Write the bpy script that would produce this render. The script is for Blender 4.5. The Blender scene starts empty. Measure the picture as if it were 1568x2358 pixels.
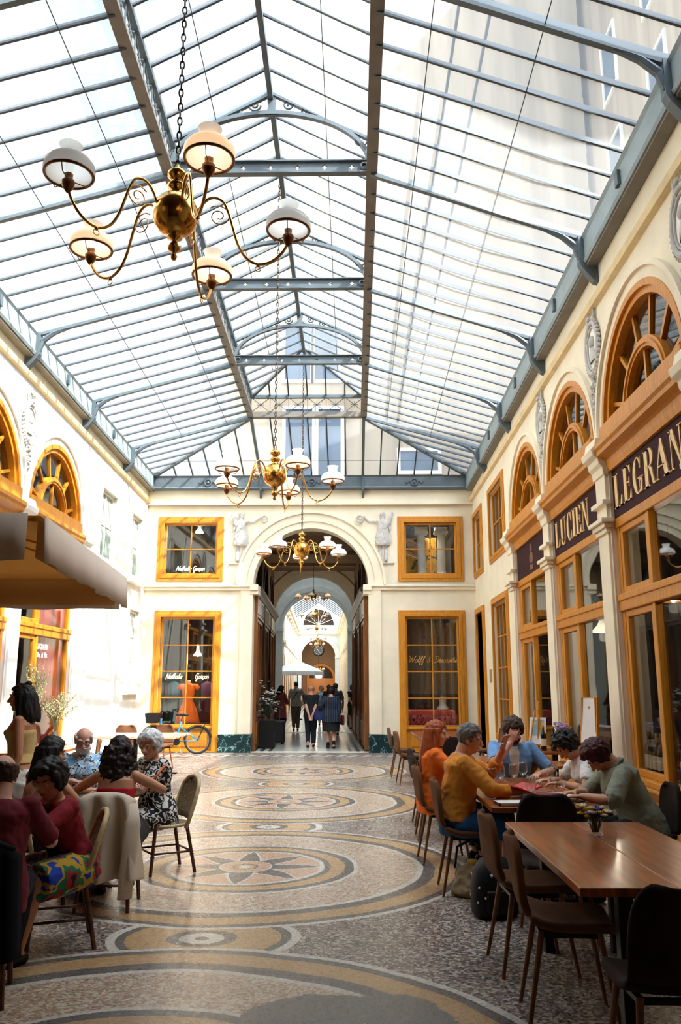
import bpy, math, random
import numpy as np
from mathutils import Vector, Matrix, noise
from mathutils.geometry import tessellate_polygon
SC = bpy.context.scene
COL = SC.collection
random.seed(11)
PI = math.pi
V = Vector


class B:
    """collects faces, becomes one mesh"""
    def __init__(s):
        s.v = []; s.f = []

    def add(s, vs, fs, M=None):
        o = len(s.v)
        s.v += [tuple(M @ V(p)) for p in vs] if M is not None else [tuple(p) for p in vs]
        s.f += [tuple(i + o for i in f) for f in fs]
        return s

    def box(s, x0, x1, y0, y1, z0, z1, M=None):
        x0, x1 = min(x0, x1), max(x0, x1); y0, y1 = min(y0, y1), max(y0, y1); z0, z1 = min(z0, z1), max(z0, z1)
        vs = [(x, y, z) for z in (z0, z1) for y in (y0, y1) for x in (x0, x1)]
        return s.add(vs, [(0, 2, 3, 1), (4, 5, 7, 6), (0, 1, 5, 4), (2, 6, 7, 3), (0, 4, 6, 2), (1, 3, 7, 5)], M)

    def bar(s, p, q, w, h, up=(0, 0, 1)):
        p, q, up = V(p), V(q), V(up)
        d = (q - p).normalized(); a = d.cross(up)
        if a.length < 1e-4: a = d.cross(V((1, 0, 0)))
        a.normalize(); b = a.cross(d)
        vs = [c + a * (i * w / 2) + b * (j * h / 2) for c in (p, q) for j in (-1, 1) for i in (-1, 1)]
        return s.add(vs, [(0, 1, 3, 2), (4, 6, 7, 5), (0, 4, 5, 1), (2, 3, 7, 6), (0, 2, 6, 4), (1, 5, 7, 3)])

    def loft(s, rings, cap=True, closed=False, M=None):
        n = len(rings[0]); vs = [p for r in rings for p in r]; fs = []
        m = len(rings)
        for i in range(m if closed else m - 1):
            k = (i + 1) % m
            for j in range(n):
                fs.append((i * n + j, i * n + (j + 1) % n, k * n + (j + 1) % n, k * n + j))
        if cap and not closed:
            fs.append(tuple(range(n - 1, -1, -1))); fs.append(tuple((m - 1) * n + j for j in range(n)))
        return s.add(vs, fs, M)

    def tube(s, path, r, n=8, cap=True, closed=False, dome=False, flat=None, M=None):
        P = [V(p) for p in path]; m = len(P)
        R = list(r) if isinstance(r, (list, tuple)) else [r] * m
        if dome:
            d0 = (P[0] - P[1]).normalized(); d1 = (P[-1] - P[-2]).normalized()
            pre = [(P[0] + d0 * R[0] * k, R[0] * math.sqrt(max(1 - k * k, .02))) for k in (.97, .75, .4)]
            post = [(P[-1] + d1 * R[-1] * k, R[-1] * math.sqrt(max(1 - k * k, .02))) for k in (.4, .75, .97)]
            P = [a for a, _ in pre] + P + [a for a, _ in post]
            R = [b for _, b in pre] + R + [b for _, b in post]; m = len(P)
        T = []
        for i in range(m):
            if closed: t = P[(i + 1) % m] - P[i - 1]
            else: t = P[min(i + 1, m - 1)] - P[max(i - 1, 0)]
            T.append(t.normalized() if t.length > 1e-9 else V((0, 0, 1)))
        a = T[0].cross(V((0, 0, 1)))
        if a.length < .05: a = T[0].cross(V((0, 1, 0)))
        a.normalize(); rings = []
        for i in range(m):
            a = (a - T[i] * a.dot(T[i]))
            if a.length < 1e-6: a = T[i].orthogonal()
            a.normalize(); b = T[i].cross(a)
            fx, fy = flat if flat else (1, 1)
            rings.append([P[i] + a * (math.cos(2 * PI * j / n) * R[i] * fx) + b * (math.sin(2 * PI * j / n) * R[i] * fy) for j in range(n)])
        return s.loft(rings, cap, closed, M)

    def lathe(s, prof, n=20, c=(0, 0, 0), M=None, cap=True):
        rings = [[(c[0] + r * math.cos(2 * PI * j / n), c[1] + r * math.sin(2 * PI * j / n), c[2] + z) for j in range(n)] for r, z in prof]
        return s.loft(rings, cap, False, M)

    def ball(s, c, r, nu=12, nv=8, M=None):
        if not isinstance(r, (tuple, list)): r = (r, r, r)
        vs = [(0, 0, -1)]; fs = []
        for i in range(1, nv):
            t = -PI / 2 + PI * i / nv
            vs += [(math.cos(t) * math.cos(2 * PI * j / nu), math.cos(t) * math.sin(2 * PI * j / nu), math.sin(t)) for j in range(nu)]
        vs.append((0, 0, 1)); L = len(vs) - 1
        for j in range(nu):
            fs.append((0, 1 + (j + 1) % nu, 1 + j))
            fs.append((L, 1 + (nv - 2) * nu + j, 1 + (nv - 2) * nu + (j + 1) % nu))
            for i in range(nv - 2):
                a = 1 + i * nu
                fs.append((a + j, a + (j + 1) % nu, a + nu + (j + 1) % nu, a + nu + j))
        S = Matrix.Diagonal((r[0], r[1], r[2], 1)); T = Matrix.Translation(c)
        if M is not None: return s.add(vs, fs, M @ T @ S)
        return s.add(vs, fs, T @ S)

    def prism(s, outer, holes, w0, w1, M=None):
        """polygon in (u,v) with holes, extruded from w0 to w1; local coords (u,v,w)"""
        loops = [outer] + list(holes); flat = [p for l in loops for p in l]
        tri = tessellate_polygon([[V((p[0], p[1], 0)) for p in l] for l in loops])
        n = len(flat)
        vs = [(p[0], p[1], w0) for p in flat] + [(p[0], p[1], w1) for p in flat]
        fs = []
        for t in tri:
            a, b, c = [V((flat[i][0], flat[i][1], 0)) for i in t]
            t = tuple(t) if (b - a).cross(c - a).z > 0 else tuple(reversed(t))
            fs.append(tuple(reversed(t))); fs.append(tuple(i + n for i in t))
        o = 0
        for li, l in enumerate(loops):
            k = len(l)
            ar = sum(l[i][0] * l[(i + 1) % k][1] - l[(i + 1) % k][0] * l[i][1] for i in range(k))
            ccw = (ar > 0) == (li == 0)
            for i in range(k):
                a, b = o + i, o + (i + 1) % k
                fs.append((a, b, b + n, a + n) if ccw else (b, a, a + n, b + n))
            o += k
        return s.add(vs, fs, M)

    def sheet(s, grid, M=None):
        m, n = len(grid), len(grid[0]); vs = [p for r in grid for p in r]
        fs = [(i * n + j, i * n + j + 1, (i + 1) * n + j + 1, (i + 1) * n + j) for i in range(m - 1) for j in range(n - 1)]
        return s.add(vs, fs, M)

    def mesh(s, name):
        me = bpy.data.meshes.new(name)
        me.from_pydata(s.v, [], s.f); me.validate(); me.update()
        return me


def link(o, parent=None):
    COL.objects.link(o)
    if parent is not None: o.parent = parent
    return o


def obj(name, b, m, parent=None, smooth=False, bevel=0, loc=None, rz=0, solid=0, seg=2, sub=0, label=None):
    me = b.mesh(name) if isinstance(b, B) else b
    if m is not None and not len(me.materials):
        for k in (m if isinstance(m, (list, tuple)) else [m]): me.materials.append(k)
    if smooth:
        me.polygons.foreach_set('use_smooth', [True] * len(me.polygons))
        if smooth is not True: me.set_sharp_from_angle(angle=math.radians(smooth))
    o = link(bpy.data.objects.new(name, me), parent)
    if loc is not None: o.location = loc
    if rz: o.rotation_euler.z = rz
    if solid:
        d = o.modifiers.new('thickness', 'SOLIDIFY'); d.thickness = solid; d.offset = 0
    if bevel:
        d = o.modifiers.new('bevel', 'BEVEL'); d.width = bevel; d.segments = seg; d.limit_method = 'ANGLE'
    if sub:
        d = o.modifiers.new('subdivision', 'SUBSURF'); d.levels = sub; d.render_levels = sub
    if label: o['label'] = label
    return o


def empty(name, loc=(0, 0, 0), rz=0, parent=None):
    o = bpy.data.objects.new(name, None); o.empty_display_size = .2
    link(o, parent); o.location = loc; o.rotation_euler.z = rz
    return o


def thing(name, label, cat, loc=(0, 0, 0), rz=0, group=None):
    return tag(empty(name, loc, rz), label, cat, group)


def tag(o, label, cat, group=None):
    o['label'] = label; o['category'] = cat
    if group: o['group'] = group
    return o


def struct(o):
    o['kind'] = 'structure'; return o


def dup(root, loc=None, rz=None, label=None, group=None):
    r = root.copy(); COL.objects.link(r)
    if loc is not None: r.location = loc
    if rz is not None: r.rotation_euler = (0, 0, rz)
    if label: r['label'] = label
    if group: r['group'] = group
    for ch in list(root.children):
        c = ch.copy(); COL.objects.link(c); c.parent = r
        for g in list(ch.children):
            d = g.copy(); COL.objects.link(d); d.parent = c
    return r


def remesh(b, vox, smooth=3, wr=0, wscale=9, seed=0, stretch=(1, 1, .5)):
    me = b.mesh('tmp'); o = bpy.data.objects.new('tmp', me); TMP.collection.objects.link(o)
    r = o.modifiers.new('r', 'REMESH'); r.mode = 'VOXEL'; r.voxel_size = vox
    if smooth: s = o.modifiers.new('s', 'SMOOTH'); s.factor = .5; s.iterations = smooth
    vl = TMP.view_layers[0]; vl.update(); dg = vl.depsgraph
    out = bpy.data.meshes.new_from_object(o.evaluated_get(dg))
    bpy.data.objects.remove(o); bpy.data.meshes.remove(me)
    if wr:
        n = len(out.vertices); co = np.empty(n * 3, 'f'); no = np.empty(n * 3, 'f')
        out.vertices.foreach_get('co', co); out.vertices.foreach_get('normal', no)
        co = co.reshape(-1, 3); no = no.reshape(-1, 3); of = V((seed * 3.1, seed * 1.7, seed))
        d = np.array([noise.noise(V((p[0] * wscale * stretch[0], p[1] * wscale * stretch[1], p[2] * wscale * stretch[2])) + of) + .5 * noise.noise(V((p[0], p[1], p[2])) * wscale * 2.3 + of) for p in co])
        co = co + no * (d * wr)[:, None]; out.vertices.foreach_set('co', co.astype('f').ravel()); out.update()
    out.polygons.foreach_set('use_smooth', [True] * len(out.polygons))
    return out


# ------------------------------------------------------------------ materials
def mk(name):
    m = bpy.data.materials.new(name); m.use_nodes = True
    nt = m.node_tree; nt.nodes.clear()
    out = nt.nodes.new('ShaderNodeOutputMaterial')
    return m, nt, out


def lin(c):
    """sRGB 0-255 to linear"""
    return tuple(((x / 255) / 12.92 if x / 255 <= .04045 else ((x / 255 + .055) / 1.055) ** 2.4) for x in c)


class NT:
    """small node expression helper"""
    def __init__(s, nt): s.nt = nt

    def n(s, t, **k):
        x = s.nt.nodes.new(t)
        for a, b in k.items(): setattr(x, a, b)
        return x

    def put(s, sock, v):
        if isinstance(v, bpy.types.NodeSocket): s.nt.links.new(v, sock)
        elif v is not None: sock.default_value = v

    def m(s, op, a, b=None, c=None):
        x = s.n('ShaderNodeMath', operation=op)
        s.put(x.inputs[0], a); s.put(x.inputs[1], b)
        if c is not None: s.put(x.inputs[2], c)
        return x.outputs[0]

    def mix(s, f, a, b, mode='MIX'):
        x = s.n('ShaderNodeMix', data_type='RGBA', blend_type=mode)
        s.put(x.inputs[0], f)
        for sk, v in ((x.inputs[6], a), (x.inputs[7], b)):
            s.put(sk, v if isinstance(v, bpy.types.NodeSocket) else (*v[:3], 1))
        return x.outputs[2]

    def coord(s, scale=(1, 1, 1), which='Object'):
        t = s.n('ShaderNodeTexCoord'); mp = s.n('ShaderNodeMapping')
        mp.inputs['Scale'].default_value = scale
        s.nt.links.new(t.outputs[which], mp.inputs[0]); return mp.outputs[0]

    def noise(s, vec, scale=5, detail=4, rough=.55):
        x = s.n('ShaderNodeTexNoise'); s.put(x.inputs['Vector'], vec)
        x.inputs['Scale'].default_value = scale; x.inputs['Detail'].default_value = detail
        x.inputs['Roughness'].default_value = rough
        return x.outputs['Fac']

    def ramp(s, fac, stops, const=False):
        x = s.n('ShaderNodeValToRGB'); cr = x.color_ramp
        cr.interpolation = 'CONSTANT' if const else 'LINEAR'
        while len(cr.elements) < len(stops): cr.elements.new(.5)
        for e, (p, c) in zip(cr.elements, stops):
            e.position = p; e.color = (*c[:3], 1)
        s.put(x.inputs[0], fac); return x.outputs[0]


def pmat(name, col, rough=.6, metal=0, var=.12, scale=6, stretch=(1, 1, 1), bump=0, bscale=60, sheen=0, spec=.5, col2=None, coat=0, detail=4, sss=0):
    """principled surface whose colour wanders a little with noise"""
    m, nt, out = mk(name); N = NT(nt)
    p = N.n('ShaderNodeBsdfPrincipled')
    c = lin(col); vec = N.coord(stretch)
    if var or col2:
        f = N.noise(vec, scale, detail)
        d = lin(col2) if col2 else tuple(x * (1 - 2.2 * var) for x in c)
        e = c if col2 else tuple(min(1, x * (1 + .8 * var)) for x in c)
        N.put(p.inputs['Base Color'], N.ramp(f, [(.3, d), (.7, e)]))
    else: p.inputs['Base Color'].default_value = (*c, 1)
    p.inputs['Roughness'].default_value = rough; p.inputs['Metallic'].default_value = metal
    p.inputs['Specular IOR Level'].default_value = spec
    if sheen: p.inputs['Sheen Weight'].default_value = sheen
    if coat: p.inputs['Coat Weight'].default_value = coat; p.inputs['Coat Roughness'].default_value = .12
    if sss:
        p.inputs['Subsurface Weight'].default_value = sss
        p.inputs['Subsurface Radius'].default_value = (.01, .004, .002)
    if bump:
        b = N.n('ShaderNodeBump'); b.inputs['Strength'].default_value = bump; b.inputs['Distance'].default_value = .01
        N.put(b.inputs['Height'], N.noise(vec, bscale, 3)); nt.links.new(b.outputs[0], p.inputs['Normal'])
    nt.links.new(p.outputs[0], out.inputs[0])
    return m


def glassmat(name, tint=(1, 1, 1), refl=.06, frost=0, frost_col=(1, 1, 1), rough=.02, wave=0, ior=1.5):
    """thin pane: clear (or partly frosted) with mirror reflection by angle"""
    m, nt, out = mk(name); N = NT(nt)
    tr = N.n('ShaderNodeBsdfTransparent'); tr.inputs[0].default_value = (*tint, 1)
    gl = N.n('ShaderNodeBsdfGlossy'); gl.inputs['Roughness'].default_value = rough
    base = tr.outputs[0]
    if frost:
        tl = N.n('ShaderNodeBsdfTranslucent'); tl.inputs[0].default_value = (*frost_col, 1)
        mx = N.n('ShaderNodeMixShader'); 
        if isinstance(frost, tuple):
            f = N.noise(N.coord(frost[2]), frost[3], 3)
            f = N.n('ShaderNodeMapRange'), f
            mr, ff = f; N.put(mr.inputs[0], ff); mr.inputs[1].default_value = .35; mr.inputs[2].default_value = .65
            mr.inputs[3].default_value = frost[0]; mr.inputs[4].default_value = frost[1]
            N.put(mx.inputs[0], mr.outputs[0])
        else: mx.inputs[0].default_value = frost
        nt.links.new(base, mx.inputs[1]); nt.links.new(tl.outputs[0], mx.inputs[2]); base = mx.outputs[0]
    lw = N.n('ShaderNodeLayerWeight'); lw.inputs[0].default_value = .5
    fr = N.m('MULTIPLY', N.m('POWER', lw.outputs['Facing'], 5), .85)      # Schlick, same from both sides
    f = N.m('MINIMUM', N.m('ADD', fr, refl + .01), .95)
    if wave:
        b = N.n('ShaderNodeBump'); b.inputs['Strength'].default_value = wave; b.inputs['Distance'].default_value = .02
        N.put(b.inputs['Height'], N.noise(N.coord(), 2.2, 1)); nt.links.new(b.outputs[0], gl.inputs['Normal'])
    mx = N.n('ShaderNodeMixShader'); N.put(mx.inputs[0], f)
    nt.links.new(base, mx.inputs[1]); nt.links.new(gl.outputs[0], mx.inputs[2])
    nt.links.new(mx.outputs[0], out.inputs[0])
    return m


def emit(name, col, power):
    m, nt, out = mk(name)
    e = nt.nodes.new('ShaderNodeEmission'); e.inputs[0].default_value = (*lin(col), 1); e.inputs[1].default_value = power
    nt.links.new(e.outputs[0], out.inputs[0]); return m


def milk(name, col, frac=.5):
    m, nt, out = mk(name); N = NT(nt)
    d = N.n('ShaderNodeBsdfPrincipled'); d.inputs['Base Color'].default_value = (*lin(col), 1); d.inputs['Roughness'].default_value = .18
    t = N.n('ShaderNodeBsdfTranslucent'); t.inputs[0].default_value = (*lin(col), 1)
    mx = N.n('ShaderNodeMixShader'); mx.inputs[0].default_value = frac
    nt.links.new(d.outputs[0], mx.inputs[1]); nt.links.new(t.outputs[0], mx.inputs[2]); nt.links.new(mx.outputs[0], out.inputs[0])
    return m


def pattern(name, cols, scale=14, rough=.7, stops=None, dist=0, stretch=(1, 1, 1), kind='noise', detail=2):
    """hard edged printed pattern"""
    m, nt, out = mk(name); N = NT(nt)
    p = N.n('ShaderNodeBsdfPrincipled'); p.inputs['Roughness'].default_value = rough
    vec = N.coord(stretch)
    if kind == 'noise': f = N.noise(vec, scale, detail)
    elif kind == 'voronoi':
        x = N.n('ShaderNodeTexVoronoi', feature='F1'); N.put(x.inputs['Vector'], vec); x.inputs['Scale'].default_value = scale; f = x.outputs['Distance']
    elif kind == 'cells':
        x = N.n('ShaderNodeTexVoronoi', feature='F1'); N.put(x.inputs['Vector'], vec); x.inputs['Scale'].default_value = scale
        f = N.m('FRACT', N.m('MULTIPLY', N.n('ShaderNodeSeparateColor').outputs[0], 1)) if False else None
        sc = N.n('ShaderNodeSeparateColor'); nt.links.new(x.outputs['Color'], sc.inputs[0]); f = sc.outputs[0]
    else:
        x = N.n('ShaderNodeTexWave', wave_type='BANDS'); N.put(x.inputs['Vector'], vec); x.inputs['Scale'].default_value = scale
        x.inputs['Distortion'].default_value = dist; f = x.outputs['Fac']
    n = len(cols); stops = stops or [i / n for i in range(n)]
    N.put(p.inputs['Base Color'], N.ramp(f, [(q, lin(c)) for q, c in zip(stops, cols)], True))
    nt.links.new(p.outputs[0], out.inputs[0]); return m


PLASTER = pmat('cream plaster', (238, 226, 200), .85, var=.05, scale=1.6, bump=.08, bscale=30, detail=6)
PLASTER_W = pmat('white plaster', (238, 236, 226), .85, var=.03, scale=2, bump=.1, bscale=40)
STONE_R = pmat('relief stucco', (196, 192, 186), .85, var=.08, scale=8, bump=.3, bscale=30)
STRIPE = pmat('ochre moulding', (232, 208, 160), .8, var=.08, scale=3)
WOOD = pmat('honey wood', (208, 135, 32), .42, var=.12, scale=3.5, stretch=(9, 9, .9), spec=.45, detail=6)
WOOD_D = pmat('dark stained wood', (74, 42, 22), .4, var=.25, scale=4, stretch=(8, 8, .8))
WOOD_T = pmat('table top wood', (166, 86, 36), .28, var=.3, scale=2.2, stretch=(10, 1, 1), coat=.3, detail=7)
LEG_W = pmat('chair leg wood', (120, 72, 40), .45, var=.2, scale=6, stretch=(8, 8, 1))
WINE = pmat('wine red fascia', (58, 30, 34), .75, var=.06, spec=.15)
GOLD_P = pmat('gold paint', (244, 204, 138), .4, var=.1, scale=20)
STEEL = pmat('grey blue painted iron', (90, 101, 107), .5, var=.1, scale=4)
GUT = pmat('pale gutter paint', (150, 166, 170), .5, var=.08, scale=2)
STEEL_T = pmat('warm grey painted iron', (122, 116, 108), .55, var=.1, scale=4)
BAR = pmat('glazing bar paint', (62, 70, 76), .5, var=.1, scale=5)
BRASS = pmat('brass', (214, 160, 78), .2, 1, var=.1, scale=12)
BRONZE = pmat('dull bronze', (130, 84, 40), .35, .8, var=.15, scale=12)
BLACK = pmat('black metal', (18, 17, 17), .45, .3, var=.1)
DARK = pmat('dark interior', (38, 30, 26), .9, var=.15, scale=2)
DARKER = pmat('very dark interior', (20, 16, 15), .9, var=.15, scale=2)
MARBLE = pattern('green marble', [(12, 42, 46), (20, 56, 58), (120, 152, 148), (14, 46, 50)], 2.6, .2, [0, .40, .492, .508], detail=4, stretch=(1.6, 1, 1))
GLASS = glassmat('shop glass', (.9, .9, .88), .05, wave=.03)
GLASS_C = glassmat('clear thin glass', (.97, .98, .98), .04)
ROOFGLASS = glassmat('roof glass', (.95, .97, .985), .0, frost=.09, frost_col=(.95, .97, .98), rough=.1)
MILK_C = milk('cool milk glass', (246, 247, 245), .74)
BULB = emit('lit bulb', (255, 226, 190), 22)
# ------------------------------------------------------------------ main measures (metres)
XL, XR, YE = -5.53, 3.21, 21.95
PY = [4.2, 7.31, 10.42, 13.53, 16.64]          # pilaster centres along both side walls
XC = -1.12


def ER(y): return 6.83 + .018 * (YE - y)
def EL(y): return 6.83 + .033 * (YE - y)
def ZB(y): return 8.08 + .038 * (19.4 - y)
def ZRDG(y): return 9.30 + .05 * (18.0 - y)


# ------------------------------------------------------------------ mosaic floor
def mosaic():
    m, nt, out = mk('mosaic floor'); N = NT(nt)
    g = N.n('ShaderNodeNewGeometry'); sp = N.n('ShaderNodeSeparateXYZ'); nt.links.new(g.outputs['Position'], sp.inputs[0])
    wob = N.m('MULTIPLY', N.m('SUBTRACT', N.noise(g.outputs['Position'], 1.3, 2), .5), .10)
    x = N.m('ADD', sp.outputs[0], wob); y = N.m('ADD', sp.outputs[1], wob)
    dx = N.m('SUBTRACT', x, -1.0)
    j = N.m('DIVIDE', N.m('ADD', N.m('SUBTRACT', y, 3.70), 2.25), 4.5)
    ly = N.m('MULTIPLY', N.m('SUBTRACT', N.m('FRACT', j), .5), 4.5)
    r = N.m('SQRT', N.m('ADD', N.m('MULTIPLY', dx, dx), N.m('MULTIPLY', ly, ly)))
    r = N.m('ADD', r, N.m('MULTIPLY', N.m('GREATER_THAN', y, 19.45), 9))
    a = N.m('ARCTAN2', ly, dx)
    gray, light, ochre, pink, beige = (100, 95, 90), (206, 199, 187), (186, 150, 106), (194, 156, 130), (194, 178, 158)
    # tesserae
    def chips(sc):
        v = N.n('ShaderNodeTexVoronoi', feature='F1'); nt.links.new(g.outputs['Position'], v.inputs['Vector']); v.inputs['Scale'].default_value = sc
        c = N.n('ShaderNodeSeparateColor'); nt.links.new(v.outputs['Color'], c.inputs[0]); return c.outputs[0], c.outputs[1], v.outputs['Distance']
    c1, c2, cd = chips(60); f1, f2, fd = chips(75)
    peb_in = N.ramp(c1, [(0, lin((160, 130, 108))), (.35, lin((188, 162, 138))), (.65, lin((212, 198, 178)))], True)
    peb_out = N.ramp(c1, [(0, lin((84, 76, 74))), (.28, lin((150, 130, 116))), (.55, lin((110, 97, 91))), (.75, lin((190, 180, 168)))], True)
    fine = N.ramp(f1, [(0, (.82,) * 3), (.5, (1, 1, 1)), (1, (1.1,) * 3)])
    S = 2.6
    rings = [(0, light), (.06, ochre), (.10, gray), (.12, pink), (.23, light), (.25, pink), (.73, gray), (.79, ochre), (.915, gray), (1.0, light),
             (1.045, beige), (1.57, light), (1.615, gray), (1.73, ochre), (1.91, gray), (1.985, light), (2.04, beige)]
    base = N.ramp(N.m('DIVIDE', r, S), [(p / S, lin(c)) for p, c in rings], True)
    # star of eight points
    t = N.m('ABSOLUTE', N.m('SUBTRACT', N.m('FRACT', N.m('ADD', N.m('DIVIDE', a, PI / 4), .5)), .5))   # 0 on a point, .5 between
    edge = N.m('ADD', .27, N.m('MULTIPLY', .43, N.m('POWER', N.m('SUBTRACT', 1, N.m('MULTIPLY', t, 2)), 1.5)))
    instar = N.m('MULTIPLY', N.m('LESS_THAN', r, edge), N.m('GREATER_THAN', r, .25))
    halo = N.m('MULTIPLY', N.m('LESS_THAN', r, N.m('ADD', edge, .05)), N.m('GREATER_THAN', r, .25))
    rim = N.m('MULTIPLY', N.m('LESS_THAN', r, .73), N.m('GREATER_THAN', r, .685))
    base = N.mix(N.m('MAXIMUM', halo, rim), base, lin(light))
    base = N.mix(instar, base, lin(gray))
    base = N.mix(1, base, fine, 'MULTIPLY')
    inpeb = N.m('MULTIPLY', N.m('LESS_THAN', r, 1.57), N.m('GREATER_THAN', r, 1.045))
    base = N.mix(inpeb, base, peb_in)
    outp = N.m('GREATER_THAN', r, 2.04)
    base = N.mix(outp, base, peb_out)
    # roundels where the circles meet
    k = N.m('DIVIDE', N.m('SUBTRACT', y, 3.70), 4.5)
    ey = N.m('MULTIPLY', N.m('SUBTRACT', N.m('FRACT', k), .5), 4.5)
    r2 = N.m('SQRT', N.m('ADD', N.m('MULTIPLY', N.m('MULTIPLY', dx, dx), .7), N.m('MULTIPLY', ey, ey)))
    r2 = N.m('ADD', r2, N.m('MULTIPLY', N.m('GREATER_THAN', y, 19.3), 9))
    S2 = .8
    eyec = N.ramp(N.m('DIVIDE', r2, S2), [(q / S2, lin(c)) for q, c in [(0, gray), (.04, light), (.12, gray), (.19, ochre), (.42, gray), (.475, light), (.53, gray)]], True)
    eyec = N.mix(1, eyec, fine, 'MULTIPLY')
    ein = N.m('LESS_THAN', r2, .19)
    eband = N.m('MULTIPLY', N.m('LESS_THAN', r2, .53), outp)
    base = N.mix(N.m('MAXIMUM', ein, eband), base, eyec)
    # straight border against the end wall and along the side walls
    by = N.m('MULTIPLY', N.m('GREATER_THAN', y, 20.7), N.m('LESS_THAN', y, 21.2))
    chk = N.m('GREATER_THAN', N.m('FRACT', N.m('ADD', N.m('MULTIPLY', x, 3.2), N.m('MULTIPLY', y, 2.4))), .5)
    base = N.mix(by, base, N.ramp(chk, [(0, lin(gray)), (.5, lin(light))], True))
    for c0, w, col in ((2.35, .05, light), (2.45, .08, gray), (2.62, .05, light), (-4.5, .05, light), (-4.6, .08, gray)):
        base = N.mix(N.m('LESS_THAN', N.m('ABSOLUTE', N.m('SUBTRACT', x, c0)), w / 2), base, lin(col))
    # cement repair patch in the foreground
    px = N.m('DIVIDE', N.m('SUBTRACT', sp.outputs[0], -.04), .56); py_ = N.m('DIVIDE', N.m('SUBTRACT', sp.outputs[1], 4.32), .62)
    pr = N.m('ADD', N.m('POWER', N.m('ABSOLUTE', px), 3), N.m('POWER', N.m('ABSOLUTE', py_), 3))
    pr = N.m('ADD', pr, N.m('MULTIPLY', N.m('SUBTRACT', N.noise(g.outputs['Position'], 5, 3), .5), .9))
    base = N.mix(N.m('LESS_THAN', pr, 1), base, lin((108, 106, 102)))
    dirt = N.ramp(N.noise(g.outputs['Position'], .9, 6), [(.3, (.78, .76, .74)), (.65, (1, 1, 1))])
    base = N.mix(.7, base, dirt, 'MULTIPLY')
    p = N.n('ShaderNodeBsdfPrincipled'); nt.links.new(base, p.inputs['Base Color'])
    N.put(p.inputs['Roughness'], N.m('ADD', .24, N.m('MULTIPLY', f2, .16)))
    b = N.n('ShaderNodeBump'); b.inputs['Strength'].default_value = .12; b.inputs['Distance'].default_value = .004
    nt.links.new(fd, b.inputs['Height']); nt.links.new(b.outputs[0], p.inputs['Normal'])
    nt.links.new(p.outputs[0], out.inputs[0]); return m


struct(obj('floor', B().box(XL - 3.6, XR + 3.6, -3, YE + .45, -.12, 0), mosaic()))

# ------------------------------------------------------------------ side and end walls
def MR(u0=0): return Matrix(((0, 0, 1, XR), (1, 0, 0, 0), (0, 1, 0, 0), (0, 0, 0, 1)))     # (u,v,w)->(XR+w, u, v)
def ML(u0=0): return Matrix(((0, 0, -1, XL), (1, 0, 0, 0), (0, 1, 0, 0), (0, 0, 0, 1)))    # (u,v,w)->(XL-w, u, v)
def ME(): return Matrix(((1, 0, 0, 0), (0, 0, 1, YE), (0, 1, 0, 0), (0, 0, 0, 1)))         # (u,v,w)->(u, YE+w, v)


def arch_hole(c, r, z0, zs, n=28, ry=None):
    ry = ry or r
    return [(c - r, z0), (c + r, z0)] + [(c + r * math.cos(PI * i / n), zs + ry * math.sin(PI * i / n)) for i in range(n + 1)]


def rect(a, b, c, d): return [(a, c), (b, c), (b, d), (a, d)]


BAYS = [(PY[i] + PY[i + 1]) / 2 for i in range(4)]
BR = 1.335                         # half opening
ZS = 4.70                          # springing of the lunettes
holesR = [arch_hole(c, BR, .02, ZS) for c in BAYS]
holesR += [rect(17.42, 19.2, 4.55, 6.06), rect(20.5, 21.75, 4.53, 6.0), rect(17.42, 19.2, .62, 3.48), rect(20.6, 21.7, .02, 3.46)]
holesL = [arch_hole(c, BR, .02, ZS) for c in BAYS]
holesL += [rect(17.75, 18.95, 4.42, 5.95), rect(20.3, 21.3, 4.35, 5.9), rect(20.45, 21.45, 1.62, 3.52)]
YS = -2.5
struct(obj('wall_right', B().prism([(YS, 0), (YE, 0), (YE, ER(YE) + .25), (YS, ER(YS) + .25)], holesR, 0, .32, MR()), PLASTER))
struct(obj('wall_left', B().prism([(YS, 0), (YE, 0), (YE, EL(YE) + .25), (YS, EL(YS) + .25)], holesL, 0, .32, ML()), PLASTER_W))
ARC = dict(c=-1.12, r=1.52, zs=4.27)
holesE = [arch_hole(ARC['c'], 1.52, .001, 4.27, 40), rect(-5.07, -3.62, 4.54, 5.95), rect(1.35, 2.77, 4.52, 5.95), rect(-5.06, -3.62, .02, 3.44), rect(1.34, 2.76, .02, 3.44)]
struct(obj('wall_back', B().prism(rect(XL - .32, XR + .32, 0, 7.05), holesE, 0, .42, ME()), PLASTER))
struct(obj('wall_front', B().box(XL - .3, XR + .3, YS - .3, YS, 0, 8), WOOD_D))

# mouldings of the end wall: string course, cornice band, archivolt, arch piers
b = B(); b.box(XL, -2.52, YE - .07, YE, 4.13, 4.27); b.box(XL, -2.52, YE - .11, YE, 4.21, 4.27)
b.box(.28, XR, YE - .07, YE, 4.13, 4.27); b.box(.28, XR, YE - .11, YE, 4.21, 4.27)
for x0, x1 in ((-2.72, -2.5), (.26, .48)): b.box(x0, x1, YE - .12, YE + .44, 4.12, 4.27); b.box(x0, x1, YE - .07, YE + .44, 4.02, 4.12)
struct(obj('trim_1', b, PLASTER, bevel=.012))
b = B(); b.box(XL, XR, YE - .05, YE, 6.42, 6.86); b.box(XL, XR, YE - .1, YE, 6.42, 6.5)
struct(obj('trim_2', b, PLASTER, bevel=.012))


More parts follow.
